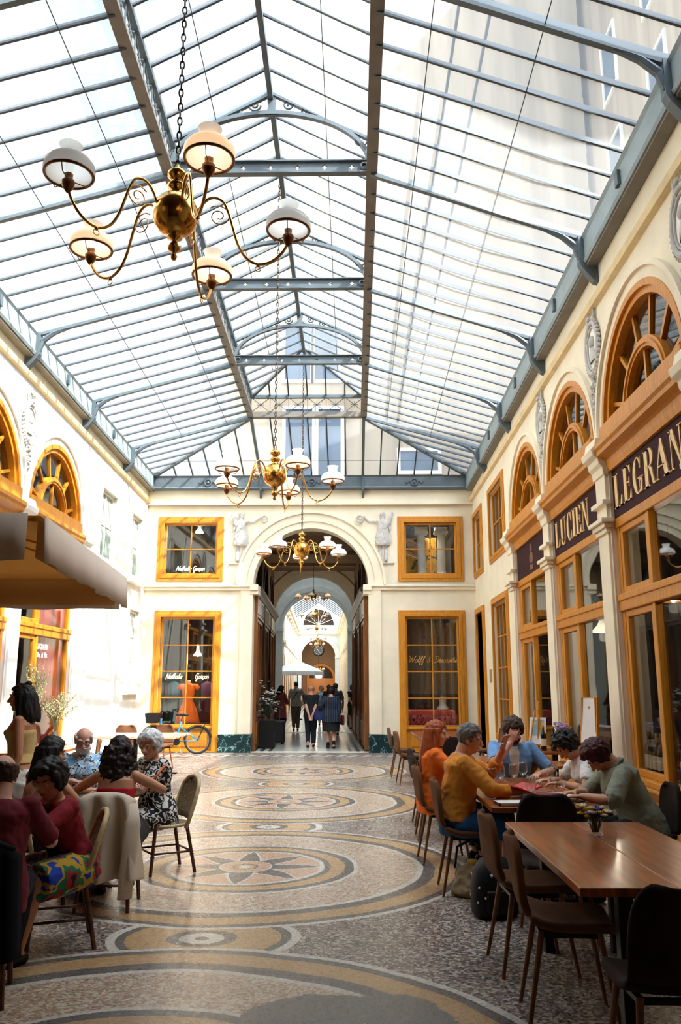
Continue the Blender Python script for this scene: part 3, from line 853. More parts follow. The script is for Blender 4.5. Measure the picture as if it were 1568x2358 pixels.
def bay(c, M, right, num, full=True):
    g = struct(empty('window_%d' % num)); a0, a1 = c - BR, c + BR
    mu = (a1 - 1.14, a1 - 1.05) if right else (a0 + .98, a0 + 1.07)      # the narrow leaf is on the far (right wall) or near (left wall) side
    b = B().prism(rect(a0, a1, .02, .54), [], .05, .2, M)
    for u0, u1 in ((a0 + .12, (a0 + a1) / 2 - .06), ((a0 + a1) / 2 + .06, a1 - .12)): b.prism(rect(u0, u1, .12, .42), [], .03, .06, M)
    obj('base_panel', b, WOOD, g, bevel=.01)
    obj('sill', B().prism(rect(a0, a1, .52, .56), [], -.06, .25, M).prism(rect(a0, a1, .56, .63), [], -.02, .2, M).prism(rect(a0, a1, .46, .52), [], .0, .15, M), WOOD, g, bevel=.012)
    obj('jamb', B().prism(rect(a0, a0 + .1, .63, 3.645), [], .05, .16, M).prism(rect(a1 - .1, a1, .63, 3.645), [], .05, .16, M), WOOD, g, bevel=.012)
    obj('top_rail', B().prism(rect(a0, a1, 3.54, 3.66), [], .03, .16, M), WOOD, g, bevel=.012)
    obj('transom', B().prism(rect(a0, a1, 2.52, 2.70), [], .02, .16, M).prism(rect(a0, a1, 2.64, 2.72), [], .0, .06, M), WOOD, g, bevel=.012)
    obj('mullion', B().prism(rect(mu[0], mu[1], .63, 3.54), [], .045, .13, M), WOOD, g, bevel=.012)
    leaf = (mu[1], a1 - .1) if right else (a0 + .1, mu[0]); wide = (a0 + .1, mu[0]) if right else (mu[1], a1 - .1)
    for z0, z1 in ((.63, 2.52), (2.72, 3.54)):
        obj('leaf_frame', B().prism(rect(leaf[0], leaf[1], z0, z1), [rect(leaf[0] + .08, leaf[1] - .08, z0 + .08, z1 - .08)], .06, .13, M), WOOD, g, bevel=.01)
        for u0, u1, e in ((leaf[0] + .08, leaf[1] - .08, .08), (wide[0], wide[1], 0)):
            obj('pane', B().prism(rect(u0, u1, z0 + e, z1 - e), [], .095, .1, M), GLASS, g)
    # cornice over the fascia
    prof = [(.1, 4.27), (-.0, 4.27), (-.02, 4.33), (-.03, 4.41), (-.06, 4.43), (-.14, 4.46), (-.145, 4.51), (-.175, 4.54), (-.175, 4.60), (-.09, 4.61), (-.08, 4.84), (.1, 4.84)]
    b = B().loft([[(u, v, w) for w, v in prof] for u in (a0, a1)], True, False, M)
    if right: b.prism(rect(c + .9, c + 1.06, 4.63, 4.655), [], -.12, -.07, M)
    obj('cornice', b, WOOD, g)
    # lunette
    b = arch_band(BR - .13, BR + .01, .0, .16, c, ZS, M); arch_band(BR - .05, BR + .03, -.04, .05, c, ZS, M, b)
    b.prism(rect(c - BR, c + BR, 4.70, 4.82), [], .0, .16, M); obj('arch_frame', b, WOOD, g, smooth=40)
    b = arch_band(.62, .74, .03, .15, c, ZS + .02, M); arch_band(.66, .70, .01, .05, c, ZS + .02, M, b); obj('inner_arch', b, WOOD, g, smooth=40)
    for k in range(6):
        t = math.radians(18 + 28.8 * k)
        p, q = [V((c + r * math.cos(t), ZS + .02 + r * math.sin(t), .1)) for r in (.72, BR - .1)]
        obj('glazing_bar', B().bar(M @ p, M @ q, .05, .06, M.to_3x3() @ V((0, 0, 1))), WOOD, g)
    b = B().bar(M @ V((c, ZS, .1)), M @ V((c, ZS + .66, .1)), .05, .06, M.to_3x3() @ V((0, 0, 1)))
    arch_band(.06, .11, .04, .14, c, ZS + .1, M, b, 16); obj('glazing_bar', b, WOOD, g)
    obj('pane', B().prism(half_disc(c, BR - .1, ZS), [], .1, .104, M), GLASS, g)
    return g


def fascia(c, M, name, label, text=None, crest=False):
    t = thing('shop_sign', label, 'sign', tuple(M @ V((c, 3.66, 0))), group='wine red shop fascias')
    Mi = Matrix.Translation(t.location).inverted() @ M
    obj('sign_board', B().prism(rect(c - BR, c + BR, 3.66, 4.27), [], .04, .1, Mi), WINE, t)
    if text:
        capitals(text[0], text[1], text[2], 3.77, 4.19, .024, .042, Mi, GOLD_P, t)
    if crest:
        b = B()
        b.prism([(c + .16 * math.cos(k * PI / 8) * (1 if k < 9 else 1), 3.93 + .12 * math.sin(k * PI / 8)) for k in range(16)], [], .03, .041, Mi)
        b.prism([(c - .1, 4.06), (c + .1, 4.06), (c + .06, 4.2), (c, 4.17), (c - .06, 4.2)], [], .03, .041, Mi)
        b.prism([(c - .14, 3.72), (c + .14, 3.72), (c + .1, 3.84), (c - .1, 3.84)], [], .03, .041, Mi)
        obj('crest', b, CREST, t)
    return t


CREST = pmat('faded gilt', (120, 72, 50), .6)
for i, c in enumerate(BAYS):
    bay(c, MR(), True, 20 + i); bay(c, ML(), False, 30 + i)
fascia(BAYS[3], MR(), 'a', 'wine red shop fascia with only a faded crest, right wall, farthest', crest=True)
fascia(BAYS[2], MR(), 'b', 'wine red shop fascia lettered LUCIEN in gold', ('LUCIEN', 13.2, 11.25))
fascia(BAYS[1], MR(), 'c', 'wine red shop fascia lettered LEGRAND in gold', ('LEGRAND', 10.13, 7.5))
fascia(BAYS[0], MR(), 'd', 'plain wine red fascia nearest to the entrance on the right wall')
fascia(BAYS[3], ML(), 'e', 'plain wine red fascia above the parasol, far bay of the left wall')
fascia(BAYS[2], ML(), 'f', 'plain wine red fascia at the left picture edge behind the parasol top')
fascia(BAYS[1], ML(), 'g', 'plain wine red fascia over the left tables, second bay')
fascia(BAYS[0], ML(), 'h', 'plain wine red fascia over the nearest left bay')
# pilaster faces with small capitals
n = 40
for X_, M, P in ((0, MR(), PLASTER), (1, ML(), PLASTER_W)):
    for y in PY:
        b = B(); b.prism(rect(y - .2, y + .2, .02, 4.26), [], -.05, .005, M)
        prof = [(.0, 4.24), (-.07, 4.24), (-.08, 4.34), (-.12, 4.38), (-.13, 4.45), (-.19, 4.49), (-.21, 4.57), (-.16, 4.61), (-.14, 4.72), (.0, 4.72)]
        b.loft([[(u, v, w) for w, v in prof] for u in (y - .23, y + .23)], True, False, M)
        for z, e in ((3.5, .03), (3.56, .06), (3.62, .1), (3.86, .06)): b.prism(rect(y - .2 - e, y + .2 + e, z, z + .055), [], -.05 - e, .0, M)
        for p, q in ((y - .225, y - .2), (y + .2, y + .225)): b.prism(rect(p, q, .02, 3.5), [], -.02, .004, M)
        struct(obj('trim_%d' % n, b, P, bevel=.008)); n += 1
# arch mouldings round the lunettes
for M, P in ((MR(), PLASTER), (ML(), PLASTER_W)):
    for c in BAYS:
        b = arch_band(BR + .03, BR + .16, -.03, .01, c, ZS, M); arch_band(BR + .16, BR + .22, -.07, .01, c, ZS, M, b)
        struct(obj('trim_%d' % n, b, P, smooth=40)); n += 1

# shallow pilaster strips on the plain part of the left wall
for a, c in ((16.95, 17.25), (19.35, 19.9)):
    struct(obj('trim_%d' % n, B().prism(rect(a, c, .0, 4.1), [], -.06, .003, ML()), PLASTER_W, bevel=.01)); n += 1

# ------------------------------------------------------------------ wall plaque and oval medallions
t = thing('wall_plaque', 'small beige plaque on the right wall beside the tall lower window', 'plaque', (XR - .012, 19.83, 1.88))
obj('plate', B().box(-.012, .012, -.12, .12, -.15, .15), pmat('plaque', (176, 156, 120), .4), t, bevel=.004)


def medallion(y, M, label):
    t = thing('oval_medallion', label, 'wall relief', tuple(M @ V((y, 6.02, 0))), group='oval wall medallions')
    Mi = Matrix.Translation(t.location).inverted() @ M
    def el(r, z=0): return [V((y + .26 * r * math.cos(2 * PI * i / 36), 6.02 + z + .35 * r * math.sin(2 * PI * i / 36), -.03)) for i in range(36)]
    b = B(); b.tube([Mi @ p for p in el(1)], .035, 8, closed=True); b.tube([Mi @ p for p in el(.82)], .015, 6, closed=True)
    for i in range(36):
        p = el(1.13)[i]; b.ball(Mi @ p, .028, 7, 5)
    obj('wreath_frame', b, STONE_R, t, smooth=True)
    b = B().prism([(p.x, p.y) for p in el(.9)], [], -.02, .004, Mi)
    obj('back_plate', b, PLASTER_W, t)
    b = B(); b.ball(Mi @ V((y, 6.10, -.03)), (.05, .07, .09), 10, 8)
    b.loft([[Mi @ V((y + w * math.cos(k * PI / 8), 5.84 + h, -.02 - d * abs(math.sin(k * PI / 8)))) for k in range(16)] for h, w, d in ((0, .13, .03), (.08, .12, .04), (.14, .06, .04), (.22, .035, .03))])
    obj('bust', b, STONE_R, t, smooth=True)
    b = B()
    for s_ in (-1, 1):
        b.tube([Mi @ V((y + s_ * (.02 + .13 * math.sin(k / 7 * PI)), 6.40 + .13 * k / 7 - .06 * math.sin(k / 7 * 2 * PI), -.03)) for k in range(8)], .022, 6)
        b.tube([Mi @ V((y + s_ * (.05 + .2 * k / 6), 6.38 - .05 * k, -.03 - .01 * math.sin(k * 2))) for k in range(7)], .02, 6)
    b.ball(Mi @ V((y, 6.42, -.05)), .045, 8, 6); obj('ribbon_bow', b, STONE_R, t, smooth=True)
    b = B()
    for k in range(14):
        z = 5.66 - .04 * k; w = .11 * math.sin(min(1, (14 - k) / 9) * PI / 2) + .02
        for q in range(3): b.ball(Mi @ V((y + random.uniform(-w, w), z + random.uniform(-.02, .02), -.03)), random.uniform(.022, .036), 6, 5)
    obj('leaf_drop', b, STONE_R, t, smooth=True)
    return t


medallion(PY[2], MR(), 'oval stucco medallion between the LUCIEN and LEGRAND arches')
medallion(PY[3], MR(), 'oval stucco medallion between the farthest right arch and the LUCIEN arch')
medallion(PY[1], MR(), 'oval stucco medallion at the right picture edge beyond the LEGRAND arch')
medallion(PY[3], ML(), 'oval stucco medallion on the left wall under the gutter, beside the arched window')
medallion(PY[2], ML(), 'oval stucco medallion on the left wall above the parasol')

# ------------------------------------------------------------------ writing on the end wall windows
NEON = emit('white neon tube', (255, 250, 240), 2.2)
sg = thing('neon_sign', 'white neon script reading Nathalie Garcon in the upper left window', 'sign', (-4.35, YE + .14, 4.66))
script_text('Nathalie', -4.74 + 4.35, .02, .062, .011, 0, NEON, sg, 'lettering', width=.40)
script_text('Garzon', -4.30 + 4.35, .02, .062, .011, 0, NEON, sg, 'lettering', width=.32)
CREAM_L = emit('cream neon tube', (255, 240, 214), 1.2)
sg = thing('neon_sign', 'cream neon script reading Nathalie Garcon above the orange dress', 'sign', (-4.35, YE + .14, 1.86))
script_text('Nathalie', -4.90 + 4.35, -.02, .07, .012, 0, CREAM_L, sg, 'lettering', width=.42)
script_text('Garzon', -4.14 + 4.35, -.02, .07, .012, 0, CREAM_L, sg, 'lettering', width=.36)
GOLD_L = pmat('gold leaf', (196, 148, 70), .35, .3)
sg = thing('window_lettering', 'gold script Wolff & Descourtis on the lower right window', 'lettering', (2.05, YE + .071, 2.3))
script_text('Wolff & ', 1.42 - 2.05, -.05, .085, .008, 0, GOLD_L, sg, 'lettering', width=.66)
script_text('Descourtis', 2.10 - 2.05, -.05, .085, .008, 0, GOLD_L, sg, 'lettering', width=.58)
# red curtain with two lines of white lettering on the glass
CURT = pmat('red curtain', (158, 24, 28), .8, var=.12, scale=3)
t = thing('red_curtain', 'red curtain behind the left shop window', 'curtain', (XL - .165, 15.62, .64))
b = B(); G = []
for i in range(80):
    y = -.78 + 1.56 * i / 79; G.append([(-.03 * math.sin(i * .75) - .012 * math.sin(i * .31), y, z) for z in (0, 1, 2, 2.9)])
obj('cloth', b.sheet(G), CURT, t, smooth=True, solid=.006)
obj('rail', B().tube([(0, -.8, 2.92), (0, .8, 2.92)], .014, 8), BRASS, t)
WPAINT = pmat('white lettering', (240, 236, 230), .5, var=0)
sg = thing('window_lettering', 'two lines of white capitals on the pane before the red curtain', 'lettering', (XL - .088, 15.14, 2.2))
Mi = Matrix(((0, 0, -1, 0), (1, 0, 0, 0), (0, 1, 0, 0), (0, 0, 0, 1)))
capitals('LEGRAND', -.28, .28, .09, .19, -.006, 0, Mi, WPAINT, sg)
b = B()
def block(b, x0, x1, z0, z1, segs):
    for (a, c, d, e) in segs: b.prism(rect(x0 + (x1 - x0) * a, x0 + (x1 - x0) * c, z0 + (z1 - z0) * d, z0 + (z1 - z0) * e), [], -.006, 0, Mi)
FONT = {'F': [(0, .2, 0, 1), (.2, .9, .82, 1), (.2, .7, .45, .6)], 'i': [(.3, .55, 0, .65), (.3, .55, .8, 1)], 'l': [(.3, .55, 0, 1)], 'e': [(.05, .25, 0, .7), (.25, .9, 0, .14), (.25, .9, .56, .7), (.25, .9, .28, .4), (.7, .9, .3, .7)],
        's': [(.1, .85, 0, .14), (.65, .85, .1, .4), (.1, .85, .28, .4), (.1, .3, .3, .7), (.1, .85, .56, .7)], 't': [(.3, .5, 0, .95), (.1, .8, .55, .7), (.5, .8, 0, .14)], ' ': []}
x = -.28
for ch in 'Filles et Fils':
    w = .026 if ch in 'il' else .048
    block(b, x, x + w - .008, -.05, .04, FONT[ch]); x += w
obj('lettering', b, WPAINT, sg)
# ------------------------------------------------------------------ the passage beyond the arch (its axis turns a little to the left)
TH = .0375
MP = Matrix.Translation((-1.12, YE, 0)) @ Matrix.Rotation(TH, 4, 'Z')


def MPs(side, w=1.52):   # (u along v, v up, w outward) for the side walls of the passage
    L = Matrix(((0, 0, side, side * w), (1, 0, 0, 0), (0, 1, 0, 0), (0, 0, 0, 1)))
    return MP @ L


def MPe(v):              # wall across the passage at depth v: (u, z, thickness)
    return MP @ Matrix(((1, 0, 0, 0), (0, 0, 1, v), (0, 1, 0, 0), (0, 0, 0, 1)))


def marblefloor():
    m, nt, out = mk('passage floor marble'); N = NT(nt)
    p = N.n('ShaderNodeBsdfPrincipled'); p.inputs['Roughness'].default_value = .22
    t = N.n('ShaderNodeTexCoord'); sp = N.n('ShaderNodeSeparateXYZ'); nt.links.new(t.outputs['Object'], sp.inputs[0])
    ax = N.m('ABSOLUTE', sp.outputs[0])
    base = N.ramp(N.m('DIVIDE', ax, 2), [(0, lin((196, 190, 180))), (.50, lin((84, 80, 78))), (.54, lin((206, 200, 190))), (.60, lin((84, 80, 78))), (.65, lin((206, 200, 190))), (.70, lin((96, 92, 88)))], True)
    base = N.mix(.6, base, N.ramp(N.noise(t.outputs['Object'], 2.5, 6), [(.3, (.72, .72, .72)), (.7, (1, 1, 1))]), 'MULTIPLY')
    nt.links.new(base, p.inputs['Base Color']); nt.links.new(p.outputs[0], out.inputs[0]); return m


o = struct(obj('floor', B().box(-4, 4, .44, 62, -.12, 0), marblefloor())); o.matrix_world = MP
WOODP = pmat('passage wood', (140, 82, 36), .4, var=.2, scale=3, stretch=(6, 6, .8))
TAUPE = pmat('passage ceiling', (150, 126, 100), .9, var=.05)
# first covered stretch
b = B().box(-2, 2, .44, 9.5, 5.95, 6.1, MP)
for v in (2.2, 4.8, 7.4): b.box(-1.9, 1.9, v, v + .22, 5.84, 5.96, MP)
struct(obj('ceiling_passage', b, TAUPE))
for side, nm in ((-1, 'left'), (1, 'right')):
    M = MPs(side)
    hs = []
    for k in range(3):
        c = 2.0 + 3.0 * k
        hs.append(arch_hole(c, 1.15, .02, 4.45, 18, ry=1.1))
    struct(obj('wall_passage_%s' % nm, B().prism([(.44, 0), (9.5, 0), (9.5, 6), (.44, 6)], hs, 0, .25, M), TAUPE))
    for k in range(3):
        c = 2.0 + 3.0 * k; g = struct(empty('window_%d' % (50 + k + (3 if side > 0 else 0))))
        obj('base_panel', B().prism(rect(c - 1.15, c + 1.15, .02, .85), [], -.06, .1, M).prism(rect(c - .95, c + .95, .15, .7), [], -.09, -.05, M), WOODP, g, bevel=.01)
        obj('frame', B().prism(rect(c - 1.3, c + 1.3, .85, 3.5), [rect(c - 1.05, c - .06, .95, 3.4), rect(c + .06, c + 1.05, .95, 3.4)], -.04, .08, M), WOODP, g, bevel=.01)
        for u0, u1 in ((c - 1.05, c - .06), (c + .06, c + 1.05)): obj('pane', B().prism(rect(u0, u1, .95, 3.4), [], .03, .035, M), GLASS, g)
        obj('fascia', B().prism(rect(c - 1.4, c + 1.4, 3.5, 4.05), [], -.08, .08, M), WOOD_D, g, bevel=.01)
        for u0, u1 in ((c - 1.2, c - .1), (c + .1, c + 1.2)): obj('fascia_panel', B().prism(rect(u0, u1, 3.58, 3.97), [], -.1, -.07, M), PLASTER_W, g)
        obj('cornice', B().loft([[(u, v, w) for w, v in [(.05, 4.05), (-.1, 4.05), (-.14, 4.12), (-.2, 4.2), (-.2, 4.28), (.05, 4.3)]] for u in (c - 1.5, c + 1.5)], True, False, M), WOOD_D, g)
        obj('arch_frame', arch_band(1.0, 1.16, -.03, .1, c, 4.45, M, ry0=.96, ry1=1.1), WOOD_D, g, smooth=40)
        obj('arch_pane', B().prism(half_disc(c, 1.0, 4.4, 18), [], .05, .055, M), GLASS, g)
        for uu in (c - 1.5, c + 1.5): obj('post', B().prism(rect(uu - .08, uu + .08, .02, 4.05), [], -.1, .02, M), WOODP, g, bevel=.01)
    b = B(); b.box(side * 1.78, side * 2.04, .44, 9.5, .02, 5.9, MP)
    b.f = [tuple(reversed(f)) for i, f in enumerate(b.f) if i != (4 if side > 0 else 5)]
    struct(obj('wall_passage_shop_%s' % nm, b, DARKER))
# arches across
def cross(v, nm, mat_=PLASTER, top=9.5, w=4.2):
    M = MPe(v)
    struct(obj('wall_%s' % nm, B().prism(rect(-w, w, 0, top), [arch_hole(0, 1.48, .001, 4.27, 36)], 0, .45, M), mat_))
    b = arch_band(1.48, 1.62, -.05, .02, 0, 4.27, M); arch_band(1.62, 1.86, -.08, .02, 0, 4.27, M, b)
    global n
    struct(obj('trim_%d' % n, b, mat_, smooth=40)); n += 1
    b = B()
    for s_ in (-1, 1): b.prism(rect(s_ * 1.75 - .3, s_ * 1.75 + .3, 4.1, 4.27), [], -.14, .46, M); b.prism(rect(s_ * 1.66 - .2, s_ * 1.66 + .2, .45, 4.1), [], -.06, .01, M)
    struct(obj('trim_%d' % n, b, mat_, bevel=.01)); n += 1
    b = B()
    for s_ in (-1, 1): b.prism(rect(s_ * 1.68 - .24, s_ * 1.68 + .24, 0, .45), [], -.09, .46, M)
    struct(obj('baseboard_%s' % nm, b, MARBLE))


COOL = pmat('cool white stucco', (226, 230, 228), .85, var=.05, scale=3, bump=.1, bscale=20)
cross(9.5, 'second_arch'); cross(16.0, 'third_arch', COOL)
for nm, v0, v1, wd in (('rotunda', 9.95, 16, 2.4), ('gallery', 16.45, 52, 1.95)):
    for side, sn in ((-1, 'left'), (1, 'right')):
        M = MPs(side, wd)
        struct(obj('wall_%s_%s' % (nm, sn), B().prism(rect(v0, v1, 0, 9.4 if nm == 'rotunda' else 7.6), [], 0, .3, M), PLASTER_W if nm != 'rotunda' else COOL))
        b = B(); k = v0 + 1.2
        while k < v1 - .5:
            b.prism(rect(k - .16, k + .16, 0, 6.2), [], -.1, .01, M); b.prism(rect(k - .24, k + .24, 4.1, 4.3), [], -.2, .01, M); b.prism(rect(k - .22, k + .22, 6.0, 6.2), [], -.16, .01, M)
            k += 3.0
        b.prism(rect(v0, v1, 6.2, 6.5), [], -.22, .01, M); b.prism(rect(v0, v1, 6.4, 6.5), [], -.34, .01, M); b.prism(rect(v0, v1, 4.15, 4.3), [], -.1, .01, M)
        struct(obj('trim_%d' % n, b, PLASTER, bevel=.01)); n += 1
        if nm == 'gallery':
            q = 0; k = v0 + 2.7
            while k < v1 - 1.5:
                g = struct(empty('window_%d' % (60 + q + (20 if side > 0 else 0))))
                obj('frame', B().prism(rect(k - 1.1, k + 1.1, .02, 3.6), [rect(k - .95, k + .95, .7, 3.4)], -.05, .0, M), WOOD, g)
                obj('pane', B().prism(rect(k - .95, k + .95, .7, 3.4), [], -.02, -.012, M), pmat('dim pane', (52, 44, 38), .1, var=.1) if q == 0 and side < 0 else bpy.data.materials['dim pane'], g)
                k += 3.0; q += 1
# glazed roofs
for v0, v1, wd, z in ((9.95, 16, 2.4, 9.3), (16.45, 52, 1.95, 7.6)):
    g = struct(empty('ceiling_gallery' if wd < 2 else 'ceiling_rotunda'))
    for s_ in (-1, 1): obj('glass_slope', B().add([MP @ V(p) for p in ((s_ * wd, v0, z), (s_ * wd, v1, z), (0, v1, z + 1.3), (0, v0, z + 1.3))], [(0, 1, 2, 3)]), ROOFGLASS, g)
    k = v0
    while k < v1:
        for s_ in (-1, 1): obj('glazing_bar', B().bar(MP @ V((s_ * wd, k, z)), MP @ V((0, k, z + 1.3)), .05, .08), BAR, g)
        k += 1.5
# end wall of the gallery with the lunette, clock arch and the last shop
cross(52, 'clock_arch', COOL, 10, 3)
g = struct(empty('window_90')); M = MPe(52)
obj('arch_frame', arch_band(1.35, 1.5, -.06, .0, 0, 7.0, M), PLASTER, g, smooth=40)
obj('pane', B().prism(half_disc(0, 1.36, 7.0), [], -.03, -.02, M), bpy.data.materials['dim pane'], g)
for k in range(7):
    t = math.radians(22.5 * (k + 1)); obj('glazing_bar', B().bar(M @ V((0, 7.0, -.04)), M @ V((1.36 * math.cos(t), 7.0 + 1.36 * math.sin(t), -.04)), .05, .03), PLASTER_W, g)
struct(obj('trim_%d' % n, B().prism(rect(-3, 3, 6.2, 6.5), [], -.2, .0, M).prism(rect(-3, 3, 6.6, 6.9), [], -.06, 0, M), PLASTER)); n += 1
struct(obj('ceiling_far_passage', B().box(-3, 3, 52.45, 61, 5.9, 6.0, MP), TAUPE))
for s_ in (-1, 1): struct(obj('wall_far_passage_%s' % ('left' if s_ < 0 else 'right'), B().box(s_ * 1.6, s_ * 1.8, 52.45, 61, 0, 5.9, MP), TAUPE))
struct(obj('wall_far_end', B().box(-3, 3, 61, 61.2, 0, 6, MP), TAUPE))
g = struct(empty('door_2')); M = MPe(61)
obj('arch_frame', arch_band(1.15, 1.4, -.08, .0, .25, 2.5, M).prism(rect(-1.15, -.9, 0, 2.5), [], -.08, 0, M).prism(rect(1.4, 1.65, 0, 2.5), [], -.08, 0, M).prism(rect(-.9, 1.4, 2.3, 2.5), [], -.08, 0, M), WOOD, g, smooth=40)
obj('pane', B().prism(half_disc(.25, 1.15, 2.5), [], -.03, -.02, M), bpy.data.materials['dim pane'], g)
obj('door_panel', B().prism(rect(-.9, 1.4, 0, 2.3), [], -.03, -.01, M), WOOD, g)
# clock in the far arch
cl = thing('hanging_clock', 'round dark-rimmed clock hanging in the far arch of the gallery', 'clock', tuple(MP @ V((.0, 51.7, 4.78))))
obj('clock_face', B().tube([(0, -.06, 0), (0, .06, 0)], .40, 32), pmat('clock face', (74, 72, 70), .6), cl)
obj('rim', B().tube([(.44 * math.cos(i * PI / 18), 0, .44 * math.sin(i * PI / 18)) for i in range(36)], .085, 8, closed=True), BLACK, cl, smooth=True)
b = B(); b.bar((0, -.075, 0), (-.13, -.075, .14), .03, .01, (0, 1, 0)); obj('hour_hand', b, PLASTER_W, cl)
obj('minute_hand', B().bar((0, -.08, 0), (.16, -.08, -.22), .022, .01, (0, 1, 0)), PLASTER_W, cl)
b = B()
for i in range(12):
    a = i * PI / 6; b.bar((.31 * math.sin(a), -.07, .31 * math.cos(a)), (.37 * math.sin(a), -.07, .37 * math.cos(a)), .025, .01, (0, 1, 0))
obj('hour_mark', b, PLASTER_W, cl)
obj('hanger', B().tube([(0, 0, .45), (0, 0, .97)], .02, 6), BLACK, cl)
# ------------------------------------------------------------------ chandeliers
SHADE_L = milk('warm lit glass shade', (250, 236, 220), .5)
CHAIN = pmat('dark chain iron', (70, 58, 48), .5, .6, var=.1)


def chain_links(top):
    b = B(); z = .42; k = 0
    while z < top:
        a = PI / 2 * (k % 2); L = .040
        b.tube([(.017 * math.cos(q) * math.cos(a), .017 * math.cos(q) * math.sin(a), z + L * math.sin(q)) for q in [2 * PI * i / 8 for i in range(8)]], .0065, 5, closed=True)
        z += .064; k += 1
    return b


def hang(c, ztop, s=1):
    c.scale = (s, s, s)
    for o in c.children:
        if o.name.startswith('chain'):
            me = chain_links((ztop - c.location.z) / s).mesh('chain'); me.materials.append(CHAIN); o.data = me
    return c


def chandelier(name, label, loc, ztop, rz, lit=(1, 2, 4), s=1.0):
    t = thing(name, label, 'chandelier', loc, rz, 'brass chandeliers hanging along the hall')
    hub = [(.0, -.47), (.018, -.46), (.03, -.43), (.014, -.40), (.05, -.37), (.06, -.33), (.03, -.30), (.02, -.275), (.065, -.25), (.05, -.225), (.085, -.205), (.13, -.18), (.175, -.12), (.195, -.04), (.19, .04), (.155, .12), (.10, .17), (.06, .185),
           (.055, .22), (.075, .245), (.085, .27), (.06, .30), (.03, .315), (.05, .335), (.085, .37), (.08, .41), (.05, .43), (.025, .44), (.02, .48), (.0, .49)]
    obj('hub', B().lathe([(r * .9, z * .85) for r, z in hub], 28), BRASS, t, smooth=True)
    obj('chain', chain_links(ztop - loc[2]), CHAIN, t, smooth=True)
    for i in range(5):
        a = 2 * PI * i / 5; ca, sa = math.cos(a), math.sin(a)
        def P(r, z_): return (r * ca, r * sa, z_)
        prof = [(.17, .02), (.20, .09), (.25, .145), (.31, .155), (.365, .12), (.405, .03), (.44, -.09), (.48, -.22), (.535, -.32), (.61, -.375), (.69, -.375), (.765, -.335), (.825, -.27), (.862, -.2)]
        pts = []
        for j in range(len(prof) - 1):
            p0, p1, p2, p3 = prof[max(j - 1, 0)], prof[j], prof[j + 1], prof[min(j + 2, len(prof) - 1)]
            for q in range(4):
                u = q / 4; pts.append(P(*[.5 * (2 * p1[i_] + (p2[i_] - p0[i_]) * u + (2 * p0[i_] - 5 * p1[i_] + 4 * p2[i_] - p3[i_]) * u * u + (3 * p1[i_] - p0[i_] - 3 * p2[i_] + p3[i_]) * u ** 3) for i_ in (0, 1)]))
        pts.append(P(*prof[-1]))
        arm = obj('arm', B().tube(pts, .0115, 7), BRASS, t, smooth=True)
        b = B()
        for c, r0, tn in (((.33, .0), .095, 1.7),):
            b.tube([P(c[0] + r0 * (1 - .8 * q / 30) * math.cos(2.4 - tn * 2 * PI * q / 30), c[1] + r0 * (1 - .8 * q / 30) * math.sin(2.4 - tn * 2 * PI * q / 30)) for q in range(31)], .005, 5)
        obj('scroll', b, BRASS, arm, smooth=True)
        b = B(); b.ball(P(.64, -.392), .016, 7, 5); b.tube([P(.64 + .022 * math.cos(q), -.422 + .022 * math.sin(q)) for q in [PI / 5 * x for x in range(10)]], .0035, 5, closed=True)
        obj('ring_drop', b, BRASS, arm, smooth=True)
        c = P(.87, 0)
        obj('burner', B().lathe([(0, -.215), (.012, -.21), (.03, -.185), (.042, -.16), (.045, -.125), (.035, -.115), (.028, -.1), (.03, -.07), (.02, -.065), (0, -.06)], 16, c), BRONZE, arm, smooth=True)
        l = i in lit
        sh = [(.150, -.075), (.165, -.07), (.178, -.04), (.172, .0), (.145, .035), (.10, .058), (.068, .075), (.062, .09), (.066, .12), (.082, .155)]
        inn = [(r - .006, z_) for r, z_ in sh[::-1]]
        obj('lamp_shade', B().lathe(sh, 28, c, cap=False), SHADE_L if l else MILK_C, arm, smooth=True)
        b = B().tube([(c[0] + .166 * math.cos(q), c[1] + .166 * math.sin(q), -.075) for q in [2 * PI * x / 28 for x in range(28)]], .011, 6, closed=True)
        for q in range(3):
            w = 2 * PI * q / 3 + .4; b.tube([(c[0] + .03 * math.cos(w), c[1] + .03 * math.sin(w), -.12), (c[0] + .13 * math.cos(w), c[1] + .13 * math.sin(w), -.13), (c[0] + .166 * math.cos(w), c[1] + .166 * math.sin(w), -.075)], .004, 5)
        obj('shade_ring', b, BRONZE, arm, smooth=True)
        obj('bulb', B().ball((c[0], c[1], -.01), (.028, .028, .05), 12, 10), BULB if l else GLASS_C, arm, smooth=True)
    return t


